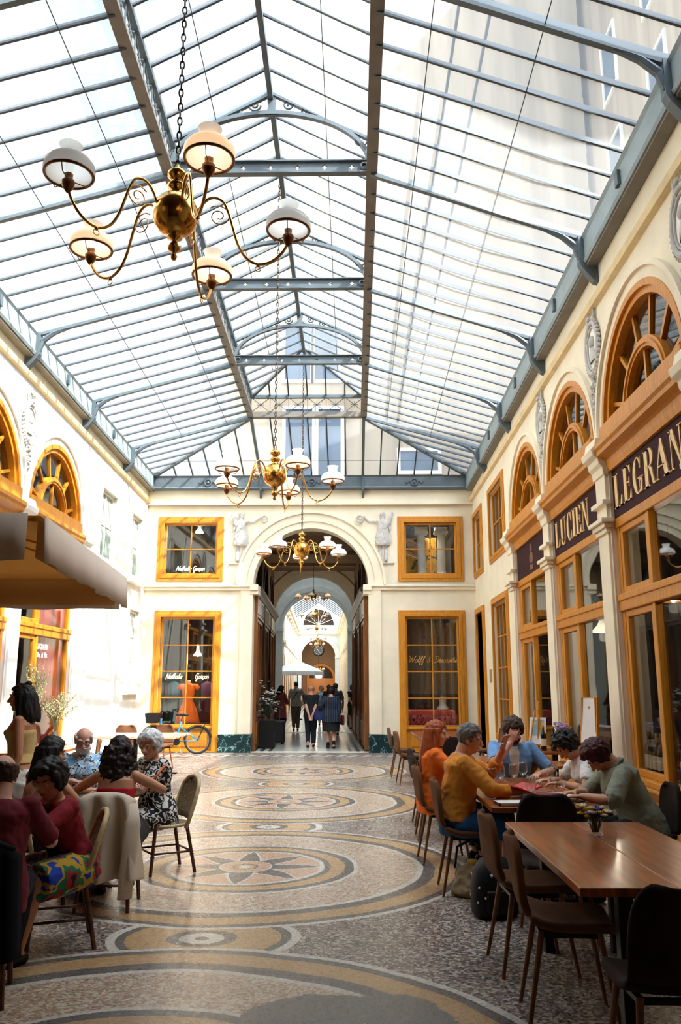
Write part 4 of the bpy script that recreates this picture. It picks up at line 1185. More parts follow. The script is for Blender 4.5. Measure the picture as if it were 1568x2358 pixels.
A0 = math.radians(8.8)
ch1 = chandelier('chandelier', 'largest and nearest brass chandelier, hanging before the roof trusses', (-1.36, 5.8, 5.20), ZRDG(5.8) - .1, A0)
hang(dup(ch1, (-1.16, 12.0, 4.72), A0, 'second brass chandelier, in front of the end wall cornice'), ZRDG(12) - .1)
hang(dup(ch1, (-1.12, 18.0, 4.58), A0 + math.radians(15), 'third brass chandelier, hanging in the opening of the end arch'), ZRDG(18) - .1)
for v, z, zt_, lab in ((7.2, 4.75, 5.9, 'dark chandelier seen under the second passage arch'), (19, 5.1, 8.8, 'small chandelier in front of the far lunette'), (27, 5.0, 8.8, 'small chandelier below the far lunette, first of the gallery row'),
                  (35, 4.9, 8.8, 'small chandelier in the middle of the gallery row'), (43, 4.9, 8.8, 'small chandelier just above the hanging clock'), (57, 3.3, 5.9, 'smallest chandelier, under the clock before the farthest door')):
    c_ = hang(dup(ch1, tuple(MP @ V((0, v, z))), A0 + .1 * v, lab), zt_, .62 if v != 19 else .8)
    if v in (7.2, 57):      # the light of its bulbs under the closed ceilings
        L = bpy.data.lights.new('chandelier light', 'POINT'); L.energy = 24 if v < 10 else 220; L.color = (1, .84, .64); L.shadow_soft_size = .3
        o = bpy.data.objects.new('chandelier_light', L); COL.objects.link(o); o.parent = c_; o.location = (0, 0, -.9)

# ------------------------------------------------------------------ chairs
SUEDE = pmat('brown suede', (112, 74, 48), .9, var=.15, scale=5, spec=.2)
SUEDE_D = pmat('dark brown suede', (46, 30, 24), .9, var=.15, scale=5, spec=.2)


def shell_chair(label, loc, rz, group, m=None):
    t = thing('dining_chair', label, 'chair', loc, rz, group)
    prof = [(-.285, .865, .10), (-.283, .855, .145), (-.278, .83, .178), (-.268, .78, .205), (-.255, .70, .222), (-.243, .62, .228), (-.228, .55, .228), (-.195, .495, .228), (-.14, .463, .228), (-.05, .45, .228), (.06, .452, .228), (.15, .455, .225), (.205, .448, .212), (.228, .432, .18)]
    G = []
    for i, (y, z, w) in enumerate(prof):
        f = i / (len(prof) - 1); back = max(0, 1 - f * 1.9)
        G.append([(w * u, y + .055 * back * u * u, z + .022 * (1 - back) * u * u) for u in (-1, -.9, -.65, -.33, 0, .33, .65, .9, 1)])
    bb = B().sheet(G[:8]); ss = B().sheet(G[7:])
    obj('backrest', bb, m or SUEDE, t, smooth=True, solid=.04, sub=1)
    obj('seat', ss, m or SUEDE, t, smooth=True, solid=.045, sub=1)
    for sx in (-1, 1):
        for y0, y1 in ((-.14, -.225), (.14, .215)):
            obj('leg', B().tube([(sx * .16, y0, .44), (sx * .215, y1, 0)], [.0165, .0105], 10), LEG_W, t, smooth=40)
    b = B(); b.box(-.17, .17, -.15, -.12, .415, .435); b.box(-.17, .17, .12, .15, .415, .435); b.box(-.17, -.14, -.15, .15, .415, .435); b.box(.14, .17, -.15, .15, .415, .435); obj('under_frame', b, BLACK, t)
    return t


GR = 'brown upholstered chairs on the right side of the hall'
GL_ = 'brown upholstered chairs at the far left tables'
ch0 = shell_chair('brown suede chair at the left side of the front wooden table, nearer the camera', (1.08, 4.62, 0), -PI / 2 - .1, GR)
def chair(label, x, y, rz, grp=GR, dark=False):
    c = dup(ch0, (x, y, 0), rz, label, grp)
    if dark:
        for o in c.children:
            if o.name.startswith(('seat', 'backrest')):
                o.data = DK[o.name.split('.')[0]]
    return c
DK = {}
for o in ch0.children:
    k = o.name.split('.')[0]
    if k in ('seat', 'backrest'):
        d = o.data.copy(); d.materials.clear(); d.materials.append(SUEDE_D); DK[k] = d
R90 = PI / 2
chair('brown suede chair left of the front wooden table, next to the black dotted bag', 1.06, 5.42, -R90 + .05)
chair('dark chair with its back to the camera at the near end of the front table', 1.27, 3.72, .0, dark=True)
chair('dark chair tucked in at the far end of the front table', 1.36, 6.02, PI - .05, dark=True)
chair('brown suede chair at the right picture edge, wall side of the front table', 2.08, 5.05, R90)
chair('brown suede chair under the person in the mustard sweatshirt', .93, 7.30, -R90)
chair('brown suede chair under the person with auburn hair', .86, 8.5, -R90 + .05)
chair('dark chair beyond the red-haired person, facing the third table', .92, 9.75, -R90, dark=True)
chair('empty brown chair behind the red-haired person, farther from the camera', .95, 10.7, -R90, dark=True)
chair('brown chair under the person in the blue denim shirt', 1.6, 9.05, PI)
chair('dark chair under the person in the grey green shirt', 2.28, 7.0, R90, dark=True)
chair('brown chair under the curly-haired person in white', 2.25, 7.85, R90)
chair('brown chair at the right wall between the bottles and the person in blue', 2.25, 11.9, R90 - .4)
chair('brown chair farthest left at the back right table, nearest the passage', .92, 16.3, -R90)
chair('brown chair beside the back right table, second from the passage', .98, 15.0, -R90 + .1)
chair('brown chair at the far side of the back right table, below the lamp window', 1.75, 17.75, PI)
chair('brown chair at the wall side of the back right table', 2.55, 16.3, R90)
chair('brown chair at the near end of the back right table', 1.6, 13.7, .0, dark=True)

# ------------------------------------------------------------------ tables
def wood_table(label, x0, x1, y0, y1, z=.75, ped=None, group=None, two=True, rz=0, m=None):
    cx_, cy_ = (x0 + x1) / 2, (y0 + y1) / 2
    t = thing('wooden_table', label, 'table', (cx_, cy_, 0), rz, 'wooden café tables')
    a, c = (x1 - x0) / 2, (y1 - y0) / 2
    if two:
        obj('tabletop', B().box(-a, -.001, -c, c, z - .04, z), m or WOOD_T, t, bevel=.006)
        obj('tabletop', B().box(.001, a, -c, c, z - .04, z), m or WOOD_T, t, bevel=.006)
    else: obj('tabletop', B().box(-a, a, -c, c, z - .035, z), m or WOOD_T, t, bevel=.006)
    if ped == 'legs':
        for sx in (-1, 1):
            for sy in (-1, 1): obj('leg', B().box(sx * a * .48 - .035, sx * a * .48 + .035, sy * c * .86 - .035, sy * c * .86 + .035, 0, z - .04), BLACK, t, bevel=.004)
        obj('apron', B().box(-a * .55, a * .55, -c * .9, c * .9, z - .065, z - .04), BLACK, t)
        ped = []
    for y in (ped if ped is not None else (-c * .62, c * .62)):
        obj('pedestal', B().box(-.035, .035, y - .035, y + .035, .03, z - .05).box(-a * .6, a * .6, y - .04, y + .04, z - .06, z - .04), BLACK, t, bevel=.004)
        b = B(); b.box(-a * .75, a * .75, y - .035, y + .035, 0, .03); b.box(-.035, .035, y - .28, y + .28, 0, .028)
        obj('foot', b, BLACK, t, bevel=.006)
    return t


GT = 'dark wooden tables on the right'
tt_ = wood_table('front wooden table with a centre seam and a small flower vase', 1.0, 1.88, 3.98, 5.84, ped='legs')
wood_table('wooden table where the group sits with wine glasses and a red menu', 1.02, 1.86, 6.52, 8.62)
wood_table('dark wooden table behind the person in blue, mostly hidden', 1.05, 1.85, 9.3, 11.3)
wood_table('back right wooden table with yellow flowers below the lamp window', 1.15, 2.05, 14.4, 17.4)
wood_table('small bistro table by the right wall in front of the bottle table', 2.3, 3.0, 9.85, 10.55, two=False, ped=(0,))
wood_table('narrow table at the right wall carrying bottles and a picture card', 2.3, 2.95, 11.0, 11.7, two=False, ped=(0,), z=.82)
wood_table('sunlit pale table at the far left in front of the bicycle', -4.75, -3.2, 15.4, 16.9, two=False, m=pmat('pale table top', (196, 172, 142), .3, var=.1))
wood_table('table at the left wall under the dried flower window', -4.9, -4.1, 11.6, 13.2, two=False)
chair('brown chair behind the pale far left table, nearer the corner', -3.95, 17.5, PI - .2, GL_)
chair('brown chair behind the pale far left table, nearer the left wall', -4.6, 17.3, PI + .2, GL_)
chair('brown chair near the left wall next to the dried flowers', -4.0, 12.6, R90 + .3, GL_)

# ------------------------------------------------------------------ rattan bistro chairs
RATTAN = pmat('pale rattan cane', (206, 180, 132), .5, var=.15, scale=30)
BAMBOO = pmat('dark bamboo', (92, 50, 28), .4, var=.3, scale=14)
WEAVE = pattern('woven cane', [(70, 52, 36), (150, 126, 90), (92, 72, 50)], 60, .6, [0, .4, .62], stretch=(1, 1, 1), kind='voronoi')


def rattan_chair(label, loc, rz, group):
    t = thing('rattan_chair', label, 'chair', loc, rz, group)
    seat = [(.21 * math.cos(a) * (1 if math.sin(a) > 0 else .92), .21 * math.sin(a)) for a in [2 * PI * i / 24 for i in range(24)]]
    obj('seat', B().prism(seat, [], .435, .46), WEAVE, t, bevel=.006)
    obj('seat_ring', B().tube([(x, y, .45) for x, y in seat], .017, 7, closed=True), RATTAN, t, smooth=True)
    pts = [(-.195, -.12, .42), (-.21, -.16, .55), (-.215, -.20, .70), (-.19, -.235, .82), (-.12, -.26, .885), (0, -.268, .905), (.12, -.26, .885), (.19, -.235, .82), (.215, -.20, .70), (.21, -.16, .55), (.195, -.12, .42)]
    obj('back_frame', B().tube(pts, .018, 8), RATTAN, t, smooth=True)
    G = []
    for k in range(7):
        f = k / 6; z = .50 + .38 * f; w = .205 if f < .6 else .205 - .09 * ((f - .6) / .4) ** 1.6; y = -.14 - .12 * f
        G.append([(w * u, y - .035 * (1 - u * u), z) for u in (-1, -.6, -.2, .2, .6, 1)])
    obj('backrest', B().sheet(G), WEAVE, t, smooth=True, solid=.012)
    for sx in (-1, 1):
        for y0, y1 in ((-.14, -.22), (.15, .19)):
            p, q = V((sx * .165, y0, .45)), V((sx * .195, y1, 0)); b = B().tube([p, q], [.017, .015], 8)
            for f in (.3, .62): c = p.lerp(q, f); b.tube([c - (q - p) * .012, c + (q - p) * .012], .021, 8)
            obj('leg', b, BAMBOO, t, smooth=40)
    b = B(); R4 = [(sx * .185, y, .2) for sx, y in ((-1, -.185), (1, -.185), (1, .173), (-1, .173))]
    for i in range(4): b.tube([R4[i], R4[(i + 1) % 4]], .010, 6)
    obj('stretcher', b, BAMBOO, t, smooth=True)
    t.scale = (1, 1, .9)
    return t


GC = 'rattan bistro chairs on the left'
rc = rattan_chair('rattan chair hung with a pale linen jacket, under the person with dark curly hair', (-1.87, 6.78, 0), .05, GC)
dup(rc, (-1.72, 8.02, 0), PI / 2 + .55, 'rattan chair under the white-haired person in the patterned dress')
dup(rc, (-1.92, 5.80, 0), PI / 2 + .38, 'rattan chair under the person in the red cardigan')
dup(rc, (-2.06, 4.84, 0), .28, 'rattan chair at the bottom left corner, under the person in the dark red shirt')
dup(rc, (-2.75, 8.35, 0), PI + .5, 'rattan chair under the person with glasses')
dup(rc, (-2.47, 6.70, 0), -.55, 'rattan chair under the person with long straight dark hair')


def round_table(label, x, y, r, z=.74):
    t = thing('round_table', label, 'table', (x, y, 0), 0, 'round café tables on the left')
    obj('tabletop', B().lathe([(0, z - .03), (r - .005, z - .03), (r, z - .022), (r, z - .006), (r - .006, z), (0, z)], 40), WOOD_D, t, smooth=40)
    obj('rim', B().tube([(r * math.cos(a), r * math.sin(a), z - .014) for a in [2 * PI * i / 40 for i in range(40)]], .012, 6, closed=True), BRONZE, t, smooth=True)
    obj('pedestal', B().tube([(0, 0, .03), (0, 0, z - .03)], .028, 10), BLACK, t, smooth=40)
    b = B()
    for k in range(4): a = PI / 4 + k * PI / 2; b.bar((0, 0, .06), (.24 * math.cos(a), .24 * math.sin(a), .012), .035, .024)
    obj('foot', b, BLACK, t)
    return t


round_table('round table between the curly-haired person and the white-haired pair', -2.18, 7.50, .36)
round_table('round table with a bread bowl in front of the person in the red cardigan', -2.50, 5.32, .33)

# ------------------------------------------------------------------ parasol on the left
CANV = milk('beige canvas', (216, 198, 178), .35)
CANV_U = milk('tan shade tone canvas', (196, 156, 96), .45)  # same canvas, with the tan of its shaded inner side put into the colour
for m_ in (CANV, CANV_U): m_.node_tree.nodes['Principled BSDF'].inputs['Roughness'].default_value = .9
t = thing('parasol', 'large square beige parasol over the left tables', 'parasol', (-4.49, 7.86, 0), math.radians(5.6))
hw = 1.96; ze = 2.88; zt = 3.5
G = []
for i in range(13):
    row = []
    for j in range(13):
        u, v = -1 + i / 6, -1 + j / 6; d = max(abs(u), abs(v)); row.append((u * hw, v * hw, zt - (zt - ze) * d - .05 * math.sin(d * PI)))
    G.append(row)
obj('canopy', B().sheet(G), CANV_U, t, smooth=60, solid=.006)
for k in range(4):
    M = Matrix.Rotation(k * PI / 2, 4, 'Z'); G = []
    for i in range(40):
        u = -.955 + 1.91 * i / 39; wv = .022 * math.sin(i * .8) + .012 * math.sin(i * 2.1 + k)
        G.append([(hw + .01, u * hw, ze + .02), (hw + .02 + wv * .3, u * hw, ze - .18), (hw + .03 + wv, u * hw, ze - .34 + .01 * math.sin(i * .5))])
    obj('valance', B().sheet(G, M), CANV, t, smooth=True, solid=.006)
for k in range(4):
    M = Matrix.Rotation(k * PI / 2, 4, 'Z'); G = []
    for i in range(40):
        u = -.95 + 1.90 * i / 39; wv = .022 * math.sin(i * .8) + .012 * math.sin(i * 2.1 + k)
        G.append([(hw - .05, u * hw * .985, ze + .01), (hw - .05, u * hw * .985, ze - .15), (hw - .05, u * hw * .985, ze - .30)])
    obj('valance_inner_shade', B().sheet(G, M), CANV_U, t, smooth=True)  # extra sheet that paints the shaded inner face of the valance tan
obj('pole', B().tube([(0, 0, .1), (0, 0, zt)], .04, 12), WOOD, t, smooth=40)
obj('base', B().box(-.4, .4, -.4, .4, 0, .1), BLACK, t, bevel=.02)
for k in range(8):
    a = k * PI / 4; r = hw * (1 / max(abs(math.cos(a)), abs(math.sin(a)))) * .98
    obj('rib', B().bar((.04 * math.cos(a), .04 * math.sin(a), zt - .09), (r * math.cos(a), r * math.sin(a), ze - .02), .025, .035), WOOD, t)
obj('top_cap', B().add([(x * .32, y * .32, zt + .02) for x, y in ((-1, -1), (1, -1), (1, 1), (-1, 1))] + [(0, 0, zt + .14)], [(0, 1, 4), (1, 2, 4), (2, 3, 4), (3, 0, 4)]), CANV, t, solid=.006)

# ------------------------------------------------------------------ bicycle
BLUE = pmat('bright blue paint', (34, 130, 178), .35, var=.04)
TYRE = pmat('tyre rubber', (24, 24, 26), .8, var=.1)
t = thing('bicycle', 'blue step-through bicycle with a black front basket, leaning by the dress shop window', 'bicycle', (-4.40, 21.38, 0), .0)
wl = [(.52, .345), (-.56, .345)]
for x, z in wl:
    b = B().tube([(x + .32 * math.cos(a), 0, z + .32 * math.sin(a)) for a in [2 * PI * i / 36 for i in range(36)]], .024, 8, closed=True)
    w = obj('wheel', b, TYRE, t, smooth=True)
    b = B().tube([(x + .29 * math.cos(a), 0, z + .29 * math.sin(a)) for a in [2 * PI * i / 36 for i in range(36)]], .010, 6, closed=True)
    for k in range(14): a = 2 * PI * k / 14; b.tube([(x, 0, z), (x + .29 * math.cos(a), 0, z + .29 * math.sin(a))], .0022, 4)
    b.tube([(x, -.05, z), (x, .05, z)], .025, 10); obj('rim', b, STEEL, w, smooth=True)
    obj('mudguard', B().tube([(x + .36 * math.cos(a), 0, z + .36 * math.sin(a)) for a in [PI * (.05 + .95 * i / 16) for i in range(17)]], .016, 6, flat=(2, .6)), BLACK, t, smooth=True)
b = B(); bb_ = (-.02, 0, .30); seat_t = (.10, 0, .80); head_t = (-.40, 0, .86); head_b = (-.43, 0, .70)
b.tube([head_b, (-.25, 0, .42), bb_], .026, 8); b.tube([(-.42, 0, .76), (-.2, 0, .5), (.05, 0, .52)], .02, 8); b.tube([bb_, seat_t], .022, 8); b.tube([head_t, head_b], .026, 8)
for sy in (-.05, .05): b.tube([bb_, (.52, sy, .345)], .013, 6); b.tube([(.07, 0, .66), (.52, sy, .345)], .013, 6); b.tube([(-.43, sy * .8, .70), (-.56, sy, .345)], .014, 6)
obj('frame', b, BLUE, t, smooth=True)
b = B(); b.tube([head_t, (-.385, 0, 1.02)], .016, 8); b.tube([(-.2, -.28, 1.0), (-.32, -.24, 1.05), (-.40, -.06, 1.04), (-.40, .06, 1.04), (-.32, .24, 1.05), (-.2, .28, 1.0)], .013, 6)
obj('handlebar', b, BLACK, t, smooth=True)
b = B().tube([seat_t, (.12, 0, .92)], .014, 8); b.ball((.15, 0, .95), (.15, .085, .035), 14, 8); b.ball((.02, 0, .95), (.08, .03, .025), 10, 6); obj('saddle', b, BLACK, t, smooth=True)
G = B(); x0 = -.78
G.loft([[(x0 + .17 + sx * s_, sy * s_ * .95, z) for sx, sy in ((-.16, -.17), (.16, -.17), (.16, .17), (-.16, .17))] for z, s_ in ((.76, .85), (.99, 1.05))], cap=False)
G.add([(x0 + .17 + sx * .85, sy * .8, .76) for sx, sy in ((-.16, -.17), (.16, -.17), (.16, .17), (-.16, .17))], [(0, 1, 2, 3)])
obj('basket', G, BLACK, t, solid=.015)
b = B()
for sy in (-.06, .06): b.bar((.22, sy, .75), (.78, sy, .75), .012, .012); b.bar((.70, sy, .75), (.53, sy, .35), .012, .012)
for k in range(5): b.bar((.28 + k * .11, -.06, .75), (.28 + k * .11, .06, .75), .012, .01)
obj('luggage_rack', b, BLACK, t)
b = B().tube([(.0, -.07, .3), (.0, -.09, .3), (-.1, -.09, .17), (-.1, -.16, .17)], .011, 6); b.tube([(0, .07, .3), (0, .09, .3), (.1, .09, .43), (.1, .16, .43)], .011, 6); b.tube([(0, -.03, .3), (0, -.05, .3)], .09, 16)
obj('crank', b, BLACK, t, smooth=40)
obj('kickstand', B().tube([(.05, .03, .28), (.16, -.16, .0)], .011, 6), STEEL, t)

# ------------------------------------------------------------------ dress shop and lamp shop windows
ORANGE = pmat('orange dress cloth', (255, 118, 26), .8, var=.06)
t = thing('dress_mannequin', 'mannequin in an orange sleeveless dress behind the left lower window', 'mannequin', (-4.38, YE + .62, .62))
def ell(z, rx, ry, n=28, fold=0, k=9): return [((rx + fold * math.cos(k * a)) * math.cos(a), (ry + fold * math.cos(k * a)) * math.sin(a), z) for a in [2 * PI * i / n for i in range(n)]]
obj('dress', B().loft([ell(.0, .33, .28, 72, .018), ell(.25, .28, .24, 72, .014), ell(.5, .2, .17, 72, .008), ell(.62, .145, .11, 72), ell(.72, .135, .10, 72), ell(.82, .16, .115, 72), ell(.92, .175, .12, 72), ell(1.02, .185, .10, 72), ell(1.08, .13, .08, 72), ell(1.10, .08, .07, 72)]), ORANGE, t, smooth=True)
for sx in (-1, 1): obj('cap_sleeve', B().tube([(sx * .12, 0, 1.04), (sx * .2, 0, 1.03), (sx * .28, -.01, .97)], [.06, .065, .055], 12), ORANGE, t, smooth=True)
obj('neck', B().lathe([(.05, 1.06), (.045, 1.16), (.05, 1.18), (0, 1.185)], 14), PLASTER_W, t, smooth=True)
obj('collar', B().tube([(.075 * math.cos(a), .07 * math.sin(a), 1.09 - .03 * (1 if math.sin(a) < -.5 else 0)) for a in [2 * PI * i / 18 for i in range(18)]], .022, 6, closed=True), ORANGE, t, smooth=True)
obj('stand', B().tube([(0, 0, -.58), (0, 0, .3)], .02, 8).lathe([(.0, -.59), (.18, -.59), (.18, -.57), (0, -.56)], 20), BLACK, t, smooth=40)
for x, c, lab in ((-4.85, (24, 92, 110), 'teal garment hanging behind the left lower window'), (-3.95, (70, 30, 70), 'dark purple garment right of the orange dress'), (-3.75, (120, 24, 36), 'dark red garment at the right of the dress window')):
    g = thing('hanging_garment', lab, 'garment', (x, YE + 1.0, .7), 0, 'garments in the dress shop window')
    obj('cloth', B().loft([ell(.0, .2, .1, 60, .014, 7), ell(.7, .16, .08, 60, .008, 7), ell(1.0, .17, .07, 60), ell(1.08, .05, .04, 60)]), pmat('garment', c, .8), g, smooth=True)
    obj('hanger', B().tube([(0, 0, 1.06), (0, 0, 1.25), (.03, 0, 1.28)], .006, 6), STEEL, g)
struct(obj('floor_display', B().box(-5.3, -3.3, YE + .43, YE + 2.2, .5, .62), WOOD))
struct(obj('floor_display', B().box(1.2, 3.0, YE + .43, YE + 2.2, .4, .52), WOOD))
PINK = pattern('printed red cloth', [(196, 60, 60), (120, 40, 70), (214, 96, 84), (60, 30, 60)], 9, .8, [0, .42, .5, .62])
t = thing('draped_bench', 'bench draped in red printed cloth in the lower right window', 'bench', (2.05, YE + .75, .52))
obj('cushion', B().box(-.62, .62, -.22, .25, .36, .52), pmat('coral cloth', (226, 92, 76), .8), t, bevel=.04, seg=3)
obj('drape', B().sheet([[(-.66 + 1.32 * i / 40, -.24 - .015 * math.sin(i * .9), z) for z in (.0, .2, .40)] for i in range(41)]), PINK, t, smooth=True, solid=.01)
obj('foot', B().box(-.55, .55, -.15, .2, 0, .36), WOOD_D, t)
t = thing('table_lamp', 'table lamp with a dark drum shade and white base in the lower right window', 'lamp', (2.36, YE + .72, 1.04))
obj('lamp_base', B().lathe([(0, 0), (.17, 0), (.16, .05), (.10, .12), (.09, .2), (.12, .28), (.06, .33), (.03, .36), (0, .36)], 24), pmat('white ceramic', (240, 236, 228), .25, var=.02), t, smooth=True)
obj('lamp_shade', B().lathe([(.24, .34), (.235, .42), (.19, .62), (.18, .64)], 28, cap=False), pmat('dark teal shade', (46, 78, 96), .8), t, smooth=True, solid=.006)
obj('bulb', B().ball((0, 0, .66), (.06, .06, .06), 12, 8), pmat('pearl bulb', (240, 234, 220), .4), t, smooth=True)
t = thing('sheer_curtain', 'grey brown sheer curtain behind the gold lettering', 'curtain', (2.05, YE + .5, 1.1))
obj('cloth', B().sheet([[(-.7 + 1.4 * i / 60, .02 * math.sin(i * .8), z) for z in (.35, 1.2, 2.2)] for i in range(61)]), pmat('taupe sheer', (120, 100, 82), .9, var=.2, scale=6, stretch=(6, 6, .6)), t, smooth=True)
# upper right window: columns cut-out and a yellow poster
COLW = pmat('white column', (214, 216, 212), .6, var=.04)
for x, lab in ((1.86, 'white ionic column in the upper right window, left one'), (2.40, 'white ionic column in the upper right window, right one')):
    t = thing('display_column', lab, 'column', (x, YE + .55, 4.5), 0, 'white columns in the upper right window')
    obj('shaft', B().lathe([(.115, .2), (.115, .5), (.105, 1.2)], 24), COLW, t, smooth=40)
    obj('base', B().box(-.17, .17, -.17, .17, 0, .1).lathe([(.15, .1), (.155, .13), (.13, .16), (.125, .2)], 24), COLW, t)
    b = B(); b.box(-.17, .17, -.14, .14, 1.33, 1.40); b.box(-.13, .13, -.12, .12, 1.2, 1.33)
    for sx in (-1, 1): b.tube([(sx * .135, -.15, 1.26), (sx * .135, .15, 1.26)], .055, 16)
    obj('capital', b, COLW, t, smooth=40)
SUNF = pattern('yellow flower print', [(212, 150, 44), (226, 176, 70), (90, 84, 70), (214, 190, 120)], 4.5, .7, [0, .44, .56, .62], detail=3)
t = thing('flower_poster', 'yellow flower print behind the columns in the upper right window', 'poster', (1.85, YE + .85, 4.55))
obj('sheet', B().box(-.55, .45, -.01, .01, 0, 1.12), SUNF, t)

# ------------------------------------------------------------------ things on the right tables
WINEG = glassmat('wine glass', (.96, .97, .97), .05)
def wineglass(label, x, y, z=.75):
    t = thing('wine_glass', label, 'glass', (x, y, z), 0, 'wine glasses on the group table')
    obj('bowl', B().lathe([(.003, .085), (.02, .09), (.036, .115), (.042, .145), (.038, .18), (.033, .205)], 20, cap=False), WINEG, t, smooth=True, solid=.002)
    obj('stem', B().lathe([(.034, 0), (.033, .003), (.006, .008), (.0035, .02), (.0035, .08), (.006, .086)], 16), WINEG, t, smooth=True)
    return t
wg = wineglass('wine glass before the person in blue, leftmost of the group', 1.17, 7.35)
for x, y, lab in ((1.28, 7.62, 'wine glass before the person in blue, second from left'), (1.42, 7.75, 'tall wine glass between the person in blue and the red menu'), (1.54, 7.95, 'wine glass behind the red menu, right of the tall one'),
                  (1.66, 7.0, 'wine glass in front of the person in the grey green shirt'), (1.70, 7.5, 'wine glass near the hands of the curly-haired person'), (1.36, 6.72, 'low glass next to the white notebook')):
    dup(wg, (x, y, .75), .3, lab)
RED = pmat('red card', (214, 52, 48), .6, var=.05)
t = thing('menu_card', 'open red menu held above the group table', 'menu', (1.36, 7.18, .80), .3)
obj('cover', B().box(-.12, .0, -.16, .16, -.004, .004, Matrix.Rotation(.35, 4, 'Y')).box(0, .13, -.16, .16, -.004, .004, Matrix.Rotation(-.3, 4, 'Y')), RED, t)
obj('page', B().box(-.01, .11, -.15, .15, .005, .008, Matrix.Rotation(-.3, 4, 'Y')), pmat('menu page', (214, 80, 76), .6), t)
t = thing('menu_card', 'dark red menu lying flat by the white sheet', 'menu', (1.62, 7.2, .752), -.2)
obj('cover', B().box(-.12, .12, -.15, .15, 0, .008), pmat('dark red card', (130, 20, 34), .6), t, bevel=.003)
PAPER = pmat('white paper', (236, 234, 228), .7, var=.03)
t = thing('paper_sheet', 'white sheet under the hands of the person in green', 'paper', (1.75, 7.25, .752), .1)
obj('sheet', B().box(-.105, .105, -.15, .15, 0, .004), PAPER, t)
t = thing('notebook', 'white notebook at the near left corner of the group table', 'notebook', (1.19, 6.66, .752), .12)
obj('cover', B().box(-.11, .11, -.08, .08, 0, .022), PAPER, t, bevel=.003)
obj('spine', B().box(-.112, -.10, -.08, .08, .002, .02), BLACK, t)
t = thing('smartphone', 'dark phone in front of the person in the grey green shirt', 'phone', (1.72, 6.85, .752), .7)
obj('body', B().box(-.036, .036, -.075, .075, 0, .009), BLACK, t, bevel=.003)

# vases with flowers
def flower_vase(name, label, loc, cols, n=22, r=.07, h=.10, hs=.06):
    t = thing(name, label, 'vase', loc, 0, 'vases with flowers')
    obj('vase', B().lathe([(.0, .002), (r * .62, .002), (r * .68, h * .3), (r * .6, h), (r * .55, h), (r * .6, h * .3), (r * .55, .012), (0, .012)], 18), GLASS_C, t, smooth=True)
    b = B(); rnd = random.Random(n); pos = []
    for k in range(n):
        a, q = rnd.uniform(0, 2 * PI), rnd.uniform(0, 1) ** .5 * r * 1.2; p = (q * math.cos(a), q * math.sin(a), h + hs * rnd.uniform(.2, 1.2)); pos.append(p)
        b.tube([(p[0] * .2, p[1] * .2, .02), (p[0] * .5, p[1] * .5, h * .9), p], .0025, 4)
    obj('stem', b, pmat('green stem', (58, 84, 40), .7), t)
    for ci, c in enumerate(cols):
        b = B()
        for p in pos[ci::len(cols)]:
            for q in range(6): a = q * PI / 3; b.ball((p[0] + .012 * math.cos(a), p[1] + .012 * math.sin(a), p[2]), (.011, .011, .007), 6, 4)
            b.ball((p[0], p[1], p[2] + .004), .009, 6, 4)
        obj('blossom', b, pmat('petal', c, .7), t, smooth=True)
    return t


flower_vase('flower_vase', 'small glass vase with yellow and blue flowers on the front table', (1.45, 5.32, .75), [(236, 200, 70), (40, 70, 190), (240, 232, 200)], 30)
flower_vase('flower_vase', 'small vase with yellow flowers on the back right table', (1.5, 15.4, .75), [(240, 214, 90), (250, 240, 190)], 20)
flower_vase('flower_vase', 'vase of purple flowers among the bottles at the right wall', (2.72, 11.35, .82), [(160, 120, 190), (190, 150, 210)], 36, .09, .2, .12)
# bottles
BOT = pmat('dark green bottle glass', (14, 26, 18), .12, var=.05, spec=.6); LAB = pmat('bottle label', (226, 216, 190), .7, var=.06); CAPS = pmat('bottle capsule', (110, 84, 36), .35, .5)
def bottle(label, loc, grp, s=1.0):
    t = thing('wine_bottle', label, 'bottle', loc, 0, grp)
    obj('glass_body', B().lathe([(0, 0), (.034 * s, 0), (.038 * s, .006), (.038 * s, .19 * s), (.032 * s, .215 * s), (.016 * s, .24 * s), (.0145 * s, .30 * s), (0, .30 * s)], 18), BOT, t, smooth=40)
    obj('label', B().lathe([(.0385 * s, .06 * s), (.0388 * s, .062 * s), (.0388 * s, .15 * s), (.0385 * s, .152 * s)], 18, cap=False), LAB, t, smooth=True)
    obj('capsule', B().lathe([(.0155 * s, .25 * s), (.016 * s, .305 * s), (0, .308 * s)], 12), CAPS, t, smooth=True)
    return t
b0 = bottle('wine bottle on the wall table, left one beside the picture card', (2.46, 11.22, .82), 'bottles on the wall table')
dup(b0, (2.58, 11.18, .82), 0, 'wine bottle on the wall table, middle one'); dup(b0, (2.80, 11.12, .82), 0, 'wine bottle on the wall table, right one by the purple flowers')
b1 = bottle('large display bottle inside the LUCIEN window, upper one', (XR + .32, 12.8, 1.08), 'bottles in the right shop window', 1.6)
SH = struct(obj('trim_%d' % n, B().box(XR + .25, XR + .5, 11.9, 13.3, 1.05, 1.08), WOOD_D)); n += 1
rr = random.Random(4)
spots = [(9.98 - .13 * k - (.55 if k > 3 else 0), .19 + .005 * (k % 2)) for k in range(11)]
